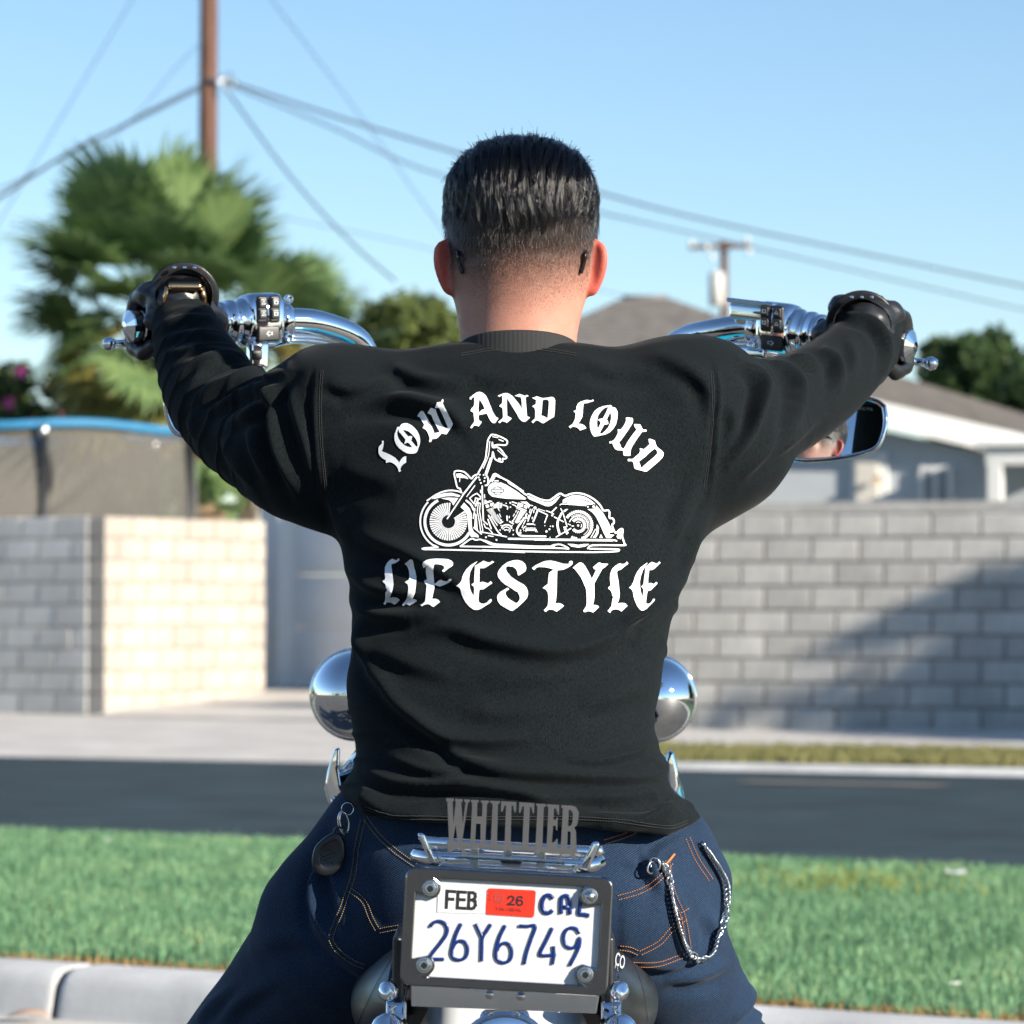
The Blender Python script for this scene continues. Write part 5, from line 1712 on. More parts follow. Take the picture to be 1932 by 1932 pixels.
# ---- rear wheel, fender, seat
def wheel(name, c, R, w, spokes):
    hub_ = np.array(c, float)
    wh = empty(name, tuple(hub_)); wh.parent = BK; wh.location = Vector(hub_) - BK.location
    mb = MB()
    prof_t = [(w / 2 * math.cos(a), R - w * .52 + w * .52 * math.sin(a)) for a in np.linspace(-.35, math.pi + .35, 18)]
    mb.lathe([(x_, r_) for x_, r_ in prof_t], hub_, (1, 0, 0), 48, cap=False); mb.build('tyre', BLACK_RUBBER, wh)
    mb = MB(); mb.lathe([(-w * .36, R - w * .75), (-w * .3, R - w * .9), (0, R - w * .96), (w * .3, R - w * .9), (w * .36, R - w * .75)], hub_, (1, 0, 0), 48, cap=False); mb.build('rim', CHROME, wh)
    mb = MB(); mb.lathe([(-.06, .02), (-.055, .055), (-.04, .045), (.04, .045), (.055, .055), (.06, .02)], hub_, (1, 0, 0), 24)
    for k in range(spokes):
        a = 2 * math.pi * k / spokes; s_ = (-1) ** k * .045
        mb.tube([hub_ + np.array([s_, .045 * math.cos(a), .045 * math.sin(a)]), hub_ + np.array([s_ * .3, (R - w * .92) * math.cos(a + .12), (R - w * .92) * math.sin(a + .12)])], .0022, 5)
    mb.build('spokes', CHROME, wh)
wheel('rear_wheel', (-.006, 3.80, .325), .322, .15, 36)
wheel('front_wheel', (-.006, 5.47, .325), .322, .11, 36)
def fender(name, c, R, hw, a0, a1, drop, m):
    rings = []
    for a in np.linspace(math.radians(a0), math.radians(a1), 40):
        ring = []
        for k in np.linspace(-1, 1, 25):
            x = hw * math.copysign(abs(k) ** .85, k)
            rr = R - drop * abs(k) ** 4.5
            ring.append(np.array([c[0] + x, c[1] + rr * math.cos(a), c[2] + rr * math.sin(a)]))
        rings.append(ring)
    mb = MB(); mb.loft(rings, cap=False, closed=False)
    me = evaluated(mb.mesh(), [('SOLIDIFY', dict(thickness=.004, offset=-1.0))])
    return link(name, me, m, BK, True)
fender('rear_fender', (-.008, 3.80, .33), .385, .094, 45, 205, .09, PAINT_W)
fender('front_fender', (-.006, 5.47, .33), .365, .075, -10, 165, .08, PAINT_W)

seat_rings = []
for y_, hw, zt, zb, e_ in ((3.585, .045, .630, .600, 2.2), (3.60, .085, .672, .590, 2.1), (3.64, .122, .700, .545, 1.9), (3.70, .148, .710, .515, 1.8), (3.80, .160, .705, .505, 1.8), (3.90, .165, .680, .510, 2.0), (4.00, .170, .655, .530, 2.4), (4.12, .165, .655, .53, 2.4), (4.25, .13, .67, .56, 2.4), (4.36, .10, .70, .60, 2.4), (4.42, .06, .71, .64, 2.2)):
    ring = []
    for k in range(48):
        a = 2 * math.pi * k / 48; ca, sa = math.cos(a), math.sin(a)
        ring.append(np.array([-.008 + hw * math.copysign(abs(ca) ** (2 / e_), ca), y_, (zt + zb) / 2 + (zt - zb) / 2 * math.copysign(abs(sa) ** (2 / e_), sa)]))
    seat_rings.append(ring)
mb = MB(); mb.loft(seat_rings)
seat = link('seat', evaluated(mb.mesh(), [('SUBSURF', dict(levels=2))]), LEATHER, BK, True)
seat_bvh = BVHTree.FromPolygons([tuple(v) for v in mesh_co(seat.data) + np.array(BK.location)], [tuple(p.vertices) for p in seat.data.polygons])
def seat_pt(u, v, lift=.0012):
    p, n = on_surface(seat_bvh, u, v, lift)
    return p if p is not None else P(u, v, 3.66)
tg = [(1163 + 17 * math.cos(a) * .9 + 6 * math.sin(a), 1806 + 26 * math.sin(a)) for a in np.linspace(0, 2 * math.pi, 20, endpoint=False)]
V2, F2 = region2d([tg], grid=5)
link('seat_badge', pymesh([seat_pt(u, v) for u, v in V2], [tuple(f) for f in F2]), BLACK_PLASTIC, seat)
put_text('badge_lettering', 'CO', [(1157, 1822), (1174, 1832), (1178, 1808), (1161, 1798)], lambda u, v: seat_pt(u, v, .002), mat('silver_print', (.6, .62, .64), .4), seat, .01)
mb = MB()
stitch_run(mb, seat_bvh, [(1175, 1790), (1200, 1830), (1216, 1880), (1222, 1930)], 4, .6, .0005)
stitch_run(mb, seat_bvh, [(745, 1800), (715, 1850), (690, 1900), (672, 1940)], 4, .6, .0005)
mb.build('seat_stitching', BLK_THREAD, seat)

# fender struts with bolts
for s in (-1, 1):
    x0 = -.008 + s * .104
    mb = MB()
    pts = [(3.515, .565), (3.50, .615), (3.515, .640), (3.56, .655), (3.70, .665), (3.95, .63), (3.95, .57), (3.70, .62), (3.58, .615), (3.545, .58)]
    tri = [(y_, z_) for y_, z_ in pts]
    mb.prism(tri, lambda a, b, h, x0=x0: np.array([x0 + h, a, b]), -.010, .010)
    st_o = mb.build('fender_strut', CHROME, BK, bevel=.005, seg=3)
    mb = MB(); mb.lathe([(0, .0095), (.006, .0095), (.009, .007), (.0095, .0)], (x0 + s * .006, 3.512, .652), (s * .5, -.85, 0), 18); mb.build('bolt', CHROME, st_o)
    mb = MB(); mb.lathe([(0, .016), (.03, .016), (.036, .013), (.037, 0)], (x0 + s * .004, 3.505, .618), (s * .12, -1, 0), 20); mb.build('strut_cap', CHROME, st_o)

for s in (-1, 1):
    mb = MB(); mb.box((-.008 + s * .103, 3.60, .668), (.010, .14, .07)); mb.build('strut_cover', BLACK_PLASTIC, BK, bevel=.004)

# ---- licence plate with frame
PY = 3.42
def C6(x, y): return (694.7 + .2728 * x, 1461.4 + .2728 * y)
TILT = math.tan(math.radians(0.6))
def pp(u, v, h=0.0):
    q = P(u, v, PY - h); Y2 = PY - h + (q[2] - .7143) * TILT
    return P(u, v, Y2)
plc = pp(956, 1757)
LP = empty('license_plate', tuple(plc)); LP.parent = BK; LP.location = Vector(plc) - BK.location
RL_ = math.radians(3.2)
ex = np.array([math.cos(RL_), 0, -math.sin(RL_)]); ez = np.array([math.sin(RL_), 0, math.cos(RL_)])
def pl(x, z, h=0.0):
    q = plc + ex * x + ez * z - np.array([0, h, 0]); q[1] += (q[2] - plc[2]) * TILT
    return q
W2, H2 = .0978, .0556
def outer(th, d=0.0):
    # rounded rectangle, by direction
    dx, dz = math.cos(th), math.sin(th); r = .010
    lo_, hi_ = 0, .2
    for _ in range(30):
        m_ = (lo_ + hi_) / 2; x_, z_ = abs(dx * m_), abs(dz * m_)
        qx, qz = x_ - (W2 - r), z_ - (H2 - r)
        sd = math.hypot(max(qx, 0), max(qz, 0)) + min(max(qx, qz), 0) - r + d
        if sd < 0: lo_ = m_
        else: hi_ = m_
    return dx * lo_, dz * lo_
bolts = [C6(430, 785), C6(1530, 838), C6(388, 1315), C6(1500, 1380)]
bl = []
for u, v in bolts:
    q = pp(u, v) - plc; bl.append((q.dot(ex), q.dot(ez)))
def inner(th, d=0.0):
    dx, dz = math.cos(th), math.sin(th)
    lo_, hi_ = 0, .2
    for _ in range(30):
        m_ = (lo_ + hi_) / 2; x_, z_ = dx * m_, dz * m_
        sd = max(abs(x_) - (W2 - .0105) , abs(z_) - (H2 - .0095)) + d
        for bx, bz in bl: sd = max(sd, .0100 + d - math.hypot(x_ - bx, z_ - bz))
        if sd < 0: lo_ = m_
        else: hi_ = m_
    return dx * lo_, dz * lo_
ths = np.linspace(0, 2 * math.pi, 360, endpoint=False)
rings = []
for fn_, d_, h_ in ((outer, 0, -.004), (outer, 0, .0030), (outer, .0006, .0042), (outer, .0016, .0048), (inner, -.0012, .0048), (inner, -.0003, .0042), (inner, 0, .003), (inner, 0, -.002)):
    rings.append([pl(*fn_(t, d_), h_) for t in ths])
FRAME = mat('plate_frame_chrome', (.25, .26, .27), .10, 1.0, var=.05, scale=70, bump=.015, bscale=150)  # chrome with a dark reflection put into its base colour
mb = MB(); mb.loft(rings, cap=False, smooth=False); mb.build('plate_frame', FRAME, LP)
PLATEW = mat('plate_white', (.60, .61, .63), .28, var=.02, scale=25, bump=.03, bscale=60)
mb = MB(); mb.prism(rrect(W2 * 2 - .012, H2 * 2 - .010, .006), lambda a, b, h: pl(a, b, h), -.0035, -.0008); mb.build('plate', PLATEW, LP)
NUT = mat('zinc_nut', (.55, .57, .58), .22, 1.0)
for i, (bx, bz) in enumerate(bl):
    nut = MB()
    nut.lathe([(.0040, .0076), (.0054, .0076), (.0056, .0070)], pl(bx, bz), (0, -1, 0), 28, smooth=False)
    nut.lathe([(.0054, .0060), (.0094, .0060), (.0102, .0050)], pl(bx, bz), (0, -1, .05), 6, smooth=False)
    bo = nut.build('bolt', NUT, LP)
    c_ = MB()
    if i == 1: c_.lathe([(.0098, .0048), (.0118, .0044), (.0130, .0032), (.0136, .0004)], pl(bx, bz), (0, -1, 0), 20); c_.build('bolt_head', NUT, LP)
    else: c_.lathe([(.0096, .0031), (.0105, .0031)], pl(bx, bz), (0, -1, 0), 16, smooth=False); c_.build('stud_end', BLACK_PLASTIC, LP)
EMB = mat('plate_blue', (.004, .022, .14), .3)
digits = {
 'digit_2': [[(430, 1052), (452, 1025), (488, 1014), (526, 1026), (547, 1060), (541, 1105), (503, 1162), (455, 1222), (424, 1268), (440, 1276), (526, 1277)]],
 'digit_6': [[(645, 1030), (612, 1098), (587, 1178), (578, 1238), (598, 1274), (640, 1281), (676, 1260), (689, 1210), (676, 1166), (640, 1150), (604, 1166), (584, 1202)]],
 'letter_y': [[(745, 1030), (768, 1080), (791, 1130)], [(850, 1035), (822, 1080), (791, 1130), (787, 1210), (785, 1290)]],
 'digit_6b': [[(950, 1042), (912, 1118), (890, 1190), (884, 1250), (904, 1290), (945, 1301), (982, 1280), (994, 1230), (981, 1181), (945, 1165), (909, 1184), (890, 1220)]],
 'digit_7': [[(1045, 1047), (1100, 1049), (1156, 1050), (1127, 1140), (1097, 1230), (1080, 1310)]],
 'digit_4': [[(1275, 1060), (1232, 1150), (1193, 1228), (1203, 1252), (1300, 1247)], [(1282, 1186), (1285, 1250), (1275, 1312)]],
 'digit_9': [[(1464, 1100), (1440, 1068), (1402, 1060), (1368, 1080), (1352, 1128), (1366, 1180), (1402, 1200), (1440, 1185), (1464, 1130), (1462, 1182), (1434, 1250), (1396, 1320)]],
 'letter_c': [[(1280, 858), (1256, 836), (1226, 840), (1205, 880), (1204, 922), (1224, 953), (1254, 957), (1276, 938)]],
 'letter_a': [[(1335, 962), (1336, 872), (1350, 842), (1380, 842), (1393, 876), (1397, 966)], [(1336, 916), (1396, 918)]],
 'letter_l': [[(1470, 850), (1465, 910), (1461, 962), (1496, 968), (1530, 976)]]}
for nm, strokes in digits.items():
    mb = MB()
    for st_ in strokes:
        s_ = spline(st_, 8 * len(st_)) if len(st_) > 2 else np.array(st_, float)
        pts3 = [pp(*C6(x_, y_), .0004) for x_, y_ in s_]
        w_ = .0016 if nm[0] == 'd' or nm == 'letter_y' else .0019
        mb.tube(pts3, w_, 10, flat=.62, up=(0, 1, 0))
    mb.build(nm.rstrip('b'), EMB, LP)
mb = MB(); q = [C6(485, 770), C6(815, 782), C6(808, 962), C6(478, 952)]
mb.add([pp(u, v, .0000) for u, v in q] + [pp(u, v, -.0007) for u, v in q], [(0, 1, 2, 3), (0, 4, 5, 1), (1, 5, 6, 2), (2, 6, 7, 3), (3, 7, 4, 0)]); mb.build('month_sticker', mat('sticker_white', (.78, .78, .78), .35), LP)
INK = mat('sticker_ink', (.012, .012, .013), .5)
sq = lambda a, b, c_, d: [C6(*a), C6(*b), C6(*c_), C6(*d)]
def inked(name, strokes, w, m, h):
    pol = []
    for st_ in strokes:
        q = np.array(st_, float)
        for i in range(len(q) - 1):
            a_, b_ = q[i], q[i + 1]; d_ = (b_ - a_) / np.linalg.norm(b_ - a_); n_ = np.array([-d_[1], d_[0]]) * w / 2; e_ = d_ * w * .5
            pol.append([a_ + n_ - e_ * .98, b_ + n_ + e_ * .98, b_ - n_ + e_ * .98, a_ - n_ - e_ * .98])
    V2, F2 = region2d([[C6(*q) for q in p_] for p_ in pol])
    link(name, pymesh([pp(u, v, h) for u, v in V2], [tuple(int(i) for i in f) for f in F2]), m, LP)
inked('month_letter', [[(546, 806), (541, 918)], [(546, 806), (596, 809)], [(544, 860), (586, 862)]], 23, INK, .0004)
inked('month_letter', [[(622, 811), (617, 922)], [(622, 811), (672, 814)], [(620, 864), (664, 866)], [(617, 922), (668, 925)]], 23, INK, .0004)
inked('month_letter', [[(699, 815), (694, 926)], [(699, 815), (725, 817), (740, 826), (742, 844), (735, 860), (722, 867), (697, 867)], [(722, 867), (740, 880), (742, 904), (730, 922), (715, 927), (694, 926)]], 22, INK, .0004)
rp = [(838, 786), (1148, 800), (1160, 812), (1148, 975), (1136, 988), (826, 968), (812, 952), (824, 798)]
mb = MB(); mb.prism([C6(*q) for q in rp], lambda u, v, h: pp(u, v, h), -.0006, .0002); mb.build('year_sticker', mat('sticker_red', (.75, .030, .012), .35), LP)
inked('year_digit', [[(967, 857), (974, 846), (990, 841), (1004, 848), (1006, 862), (997, 876), (966, 898), (1008, 900)]], 13, INK, .0006)
inked('year_digit', [[(1066, 852), (1052, 844), (1036, 848), (1028, 866), (1027, 886), (1036, 901), (1052, 904), (1066, 895), (1067, 880), (1056, 870), (1040, 870), (1030, 880)]], 13, INK, .0006)
DIM = mat('sticker_dim_ink', (.16, .02, .015), .5)
put_text('serial_lettering', 'Y0618846', sq((874, 942), (1058, 952), (1060, 924), (876, 914)), lambda u, v: pp(u, v, .0006), DIM, LP, .0)
put_text('state_lettering', 'C', sq((833, 846), (851, 847), (852, 824), (834, 823)), lambda u, v: pp(u, v, .0006), DIM, LP, .0)
put_text('state_lettering', 'A', sq((831, 876), (850, 877), (851, 854), (832, 853)), lambda u, v: pp(u, v, .0006), DIM, LP, .0)
mb = MB(); mb.prism([C6(903 + 40 * math.cos(a), 854 + 42 * math.sin(a)) for a in np.linspace(0, 2 * math.pi, 24, endpoint=False)], lambda u, v, h: pp(u, v, h), .0002, .0005)
mb.build('seal', mat('sticker_seal', (.42, .035, .022), .45, var=.5, scale=900), LP)

# bracket under the plate
mb = MB(); q = [(298, 1440), (1602, 1500), (1578, 1652), (298, 1602)]
mb.prism([C6(*a) for a in q], lambda u, v, h: P(u, v, 3.445 - h), 0, .003)
brk = mb.build('plate_bracket', CHROME_SOFT, BK, bevel=.0008)
for x_, y_ in ((840, 1521), (1056, 1533)):
    mb = MB(); mb.lathe([(0, .0045), (.002, .0043), (.0032, .003), (.0036, .0004)], P(*C6(x_, y_), 3.4418), (0, -1, 0), 16); mb.build('screw', NUT, brk)
# tail lamp on the fender
tlc = P(*C6(945, 1975), 3.452)
mb = MB(); mb.lathe([(-.09, .040), (-.04, .046), (0, .047), (.006, .046), (.010, .040), (.010, .029)], tlc, (0, -1, .12), 40); tl_o = mb.build('tail_lamp', CHROME, BK)
mb = MB(); mb.lathe([(.008, .030), (.014, .027), (.019, .019), (.021, .006), (.021, .0005)], tlc, (0, -1, .12), 36); mb.build('lens', mat('red_lens', (.35, .008, .006), .12, coat=.5), tl_o)
mb = MB(); mb.box(P(*C6(945, 1668), 3.475), (.048, .03, .012)); mb.build('lamp_mount', CHROME, tl_o, bevel=.006)

# ---- cut-out name sign and rack behind the plate
def CW(x, y): return (833.8 + .1389 * x, 1499.8 + .1389 * y)
Wp = [(58, 40), (165, 42), (163, 74), (147, 92), (158, 388), (190, 92), (180, 75), (182, 48), (285, 53), (282, 82), (264, 100), (284, 385), (322, 100), (302, 82), (302, 55), (382, 58), (378, 86), (355, 102), (272, 650), (212, 648), (188, 400), (145, 645), (98, 645), (76, 95), (60, 75)]
Hp = [(395, 62), (502, 66), (498, 92), (480, 108), (478, 286), (545, 290), (552, 112), (530, 95), (530, 70), (640, 74), (638, 100), (614, 116), (588, 668), (522, 668), (526, 390), (465, 386), (450, 668), (386, 668), (412, 105), (395, 90)]
Ip = [(655, 75), (788, 80), (785, 110), (762, 122), (748, 672), (662, 672), (690, 116), (657, 102)]
Tp = [(805, 82), (1012, 92), (1005, 230), (986, 232), (966, 142), (946, 140), (932, 682), (850, 682), (872, 136), (850, 142), (825, 222), (803, 222)]
T2p = [(1052, 95), (1258, 108), (1250, 245), (1236, 245), (1215, 162), (1195, 160), (1172, 702), (1090, 700), (1116, 152), (1096, 150), (1066, 235), (1046, 235)]
I2p = [(1280, 113), (1412, 120), (1410, 150), (1384, 162), (1362, 716), (1270, 714), (1298, 152), (1282, 140)]
Ep = [(1425, 122), (1592, 132), (1588, 265), (1574, 262), (1548, 178), (1522, 184), (1514, 335), (1548, 335), (1562, 300), (1574, 300), (1566, 478), (1552, 474), (1542, 415), (1511, 415), (1492, 640), (1522, 640), (1560, 592), (1574, 596), (1562, 730), (1420, 722), (1446, 166), (1426, 150)]
Rp = [(1620, 135), (1760, 140), (1822, 162), (1858, 232), (1852, 330), (1832, 410), (1795, 442), (1820, 482), (1828, 748), (1742, 745), (1748, 500), (1708, 490), (1700, 742), (1612, 738), (1642, 182), (1622, 165)]
Rh_ = [(1722, 195), (1755, 205), (1778, 250), (1772, 370), (1750, 415), (1712, 420)]
Bp = [(60, 650), (98, 628), (1828, 728), (1838, 780), (1802, 800), (1826, 832), (1816, 870), (1762, 866), (1736, 806), (1640, 800), (1608, 838), (1612, 880), (1670, 906), (1670, 940), (1090, 908), (1050, 988), (840, 978), (792, 892), (200, 860), (205, 830), (262, 820), (288, 780), (240, 728), (172, 742), (122, 772), (76, 765), (92, 715), (66, 672)]
Bh = [(305, 708), (1596, 782), (1592, 842), (1556, 884), (345, 812), (318, 765)]
V2, F2 = region2d([Wp, Hp, Ip, Tp, T2p, I2p, Ep, Rp, Bp], [Rh_, Bh])
def cw(x_, y_, h):
    u, v = CW(x_, y_); p = P(u, v, 3.468)
    lean = -(p[2] - .775) * .07
    return p + np.array([0, lean - h, 0])
mb = extrude2d(V2, F2, cw, -.0012, .0012)
SIGN = mat('mirror_steel', (.72, .72, .71), .09, 1.0, var=.04, scale=50, bump=.02, bscale=90)
sg_o = mb.build('name_sign', SIGN, BK)

RY = 3.575
def rk(x, y, dY=0.0): return P(*C6(x, y), RY + dY)
mb = MB(); mb.tube(spline([rk(395, 455, -.0), rk(430, 470), rk(960, 505), rk(1535, 535), rk(1585, 520)], 30), .0062, 18); mb.build('rack_bar', CHROME, BK)
mb = MB(); mb.tube(spline([rk(330, 560, .05), rk(480, 580, .03), rk(960, 600, .03), rk(1480, 630, .03), rk(1600, 600, .05)], 30), .0075, 18); mb.build('rack_bar', CHROME, BK)
for (a, b, c_, d) in (((335, 405), (385, 400), (475, 612), (425, 606)), ((1556, 455), (1606, 470), (1520, 672), (1462, 650))):
    mb = MB(); mb.prism([C6(*q) for q in (a, b, c_, d)], lambda u, v, h: P(u, v, 3.535 + h), 0, .05); mb.build('rack_side', CHROME, BK, bevel=.003)
for x_ in (735, 965, 1195):
    mb = MB(); q = [(x_ - 30, 500), (x_ + 30, 503), (x_ + 30, 650), (x_ - 30, 646)]
    mb.prism([C6(*a) for a in q], lambda u, v, h: P(u, v, 3.555 - h), 0, .006); mb.build('rack_slat', CHROME_SOFT, BK, bevel=.001)
mb = MB(); mb.box((-.008, 3.66, .705), (.15, .17, .012)); mb.build('rack_base', CHROME, BK, bevel=.004)
for x_ in (-.03, .03):
    mb = MB(); mb.tube([(x_ - .008, 3.45, .70), (x_ - .008, 3.50, .69), (x_ - .008, 3.60, .68)], .006, 10); mb.build('plate_stay', CHROME, BK)

# ---- fuel tank, engine, frame, forks, exhaust
rings = []
for y_, hw, zt, zb in ((4.30, .05, .74, .68), (4.34, .11, .79, .67), (4.40, .180, .850, .665), (4.48, .218, .885, .66), (4.58, .228, .900, .66), (4.68, .205, .900, .675), (4.78, .145, .89, .70), (4.84, .08, .86, .74), (4.86, .03, .82, .78)):
    ring = []
    for k in range(48):
        a = 2 * math.pi * k / 48; ca, sa = math.cos(a), math.sin(a); e_ = 2.3
        ring.append(np.array([-.006 + hw * math.copysign(abs(ca) ** (2 / e_), ca), y_, (zt + zb) / 2 + (zt - zb) / 2 * math.copysign(abs(sa) ** (2 / 2.0), sa)]))
    rings.append(ring)
mb = MB(); mb.loft(rings)
tank = link('fuel_tank', evaluated(mb.mesh(), [('SUBSURF', dict(levels=2))]), PAINT_T, BK, True)
for s in (-1, 1):      # chrome edge strips down the tank sides
    mb = MB(); mb.tube(spline([(-.006 + s * .160, 4.395, .835), (-.006 + s * .200, 4.47, .815), (-.006 + s * .213, 4.56, .795), (-.006 + s * .200, 4.68, .79)], 20), .0055, 10); mb.build('tank_trim', CHROME, tank)
    mb = MB(); mb.lathe([(0, .034), (.012, .034), (.022, .026), (.024, .006)], (-.006 + s * .06, 4.58, .893), (0, 0, 1), 24); mb.build('fuel_cap', CHROME, tank)
# chrome covers beside the tank
def side_cover(pts, Y0, Y1):
    mb = MB(); mb.prism(pts, lambda u, v, h: P(u, v, Y0 + h), 0, Y1 - Y0); return mb.build('side_cover', CHROME, BK, bevel=.006, seg=3)
side_cover([(632, 1412), (642, 1410), (640, 1450), (644, 1480), (668, 1515), (690, 1560), (650, 1550), (622, 1520), (612, 1488), (618, 1452)], 4.44, 4.60)
side_cover([(1262, 1412), (1272, 1420), (1279, 1450), (1282, 1482), (1275, 1510), (1262, 1520), (1250, 1480), (1252, 1440)], 4.42, 4.60)
side_cover([(622, 1500), (640, 1520), (688, 1552), (660, 1580), (632, 1560)], 4.40, 4.42)
ENG = mat('engine_grey', (.18, .18, .18), .35, .9)
mb = MB(); mb.box((-.006, 4.55, .33), (.26, .50, .22)); mb.build('engine_case', ENG, BK, bevel=.03, seg=3)
for yy, tilt in ((4.46, -20), (4.66, 20)):
    d_ = rot((1, 0, 0), tilt) @ np.array([0, 0, 1.0])
    mb = MB()
    for k in range(11): mb.lathe([(0, .085), (.012, .085)], np.array([-.006, 4.55 + (yy - 4.55) * .5, .43]) + d_ * (.018 * k), d_, 24, smooth=False)
    mb.build('cylinder', ENG, BK)
    mb = MB(); mb.box(np.array([-.006, 4.55 + (yy - 4.55) * .5, .43]) + d_ * .215, (.16, .15, .06), rot((1, 0, 0), tilt)); mb.build('rocker_cover', CHROME, BK, bevel=.012)
mb = MB()
for s in (-1, 1): mb.tube(spline([(s * .09 - .006, 3.82, .33), (s * .11 - .006, 4.05, .36), (s * .11 - .006, 4.25, .28), (s * .10 - .006, 4.75, .20), (s * .06 - .006, 4.90, .50), (-.006, 4.96, .86)], 30), .017, 12)
mb.tube(spline([(-.006, 4.25, .55), (-.006, 4.5, .66), (-.006, 4.97, .88)], 12), .024, 12); mb.build('frame', BLACK_PLASTIC, BK)
mb = MB(); mb.lathe([(0, .032), (.16, .032)], (-.006, 4.955, .83), (0, -.35, 1), 20); mb.build('steering_head', BLACK_PLASTIC, BK)
for s in (-1, 1):
    mb = MB(); mb.tube([(s * .095 - .006, 5.46, .325), (s * .095 - .006, 5.24, .60), (s * .095 - .006, 4.99, .95)], [.030, .030, .022], 18); mb.build('fork_leg', CHROME, BK)
    mb = MB(); mb.tube(spline([(s * .05 + .10, 4.60, .28), (.19, 4.62, .24), (.21, 4.4, .20), (.21, 3.9, .21 + .03 * s), (.21, 3.45, .22 + .04 * s)], 24), [.024] * 10 + [.042] * 14, 16); mb.build('exhaust_pipe', CHROME, BK)
hl = np.array([-.006, 5.17, .90])
mb = MB(); mb.lathe([(-.10, .02), (-.085, .06), (-.05, .088), (0, .096), (.02, .097), (.028, .09)], hl, (0, 1, 0), 32); h_o = mb.build('headlight', CHROME, BK)
mb = MB(); mb.lathe([(.022, .089), (.034, .06), (.038, .02), (.0385, .001)], hl, (0, 1, 0), 32); mb.build('lens', mat('lamp_glass', (.7, .72, .75), .05), h_o)
mb = MB(); mb.box((-.006, 4.985, .955), (.25, .06, .03)); mb.build('fork_clamp', CHROME, BK, bevel=.01)
mb = MB(); mb.tube([(-.006, 4.2, .29), (-.15, 4.18, .28), (-.22, 4.12, .02)], .012, 10); mb.build('side_stand', CHROME, BK)
for s in (-1, 1):
    mb = MB(); mb.box((s * .27 - .006, 4.42, .30), (.10, .30, .02), rot((0, 1, 0), 0)); mb.build('floorboard', BLACK_RUBBER, BK, bevel=.008)

# ---- passing lamps
for (u, v, R_) in ((671, 1311, .0600), (1232, 1318, .0572)):
    c = P(u, v, 4.95)
    mb = MB(); prof_b = [(-.075 * math.cos(a) * (R_ / .06) * .80, R_ * math.sin(a)) for a in np.linspace(.001, math.pi / 2, 22)]
    prof_b += [(.012, R_ * 1.0), (.020, R_ * .99)]
    mb.lathe(prof_b, c, (0, 1, 0), 48, cap=False); lo_ = mb.build('passing_lamp', CHROME, BK)
    mb = MB(); mb.lathe([(.008, R_ * 1.0), (.008, R_ * 1.055), (.018, R_ * 1.07), (.028, R_ * 1.05), (.030, R_ * .95)], c, (0, 1, 0), 48, cap=False); mb.build('lamp_rim', CHROME, lo_)
    mb = MB(); mb.lathe([(.026, R_ * .97), (.038, R_ * .6), (.042, .001)], c, (0, 1, 0), 36); mb.build('lens', bpy.data.materials['lamp_glass'], lo_)
    sx = -1 if u < 900 else 1
    mb = MB(); mb.tube(spline([c + np.array([-sx * .012, -.01, -R_ * .90]), c + np.array([-sx * .02, 0, -R_ * 1.45]), c + np.array([-sx * .06, .05, -R_ * 1.9]), np.array([-.006, 5.05, c[2] - .12])], 16), [.014] * 5 + [.011] * 11, 14); mb.build('lamp_stem', CHROME, lo_)

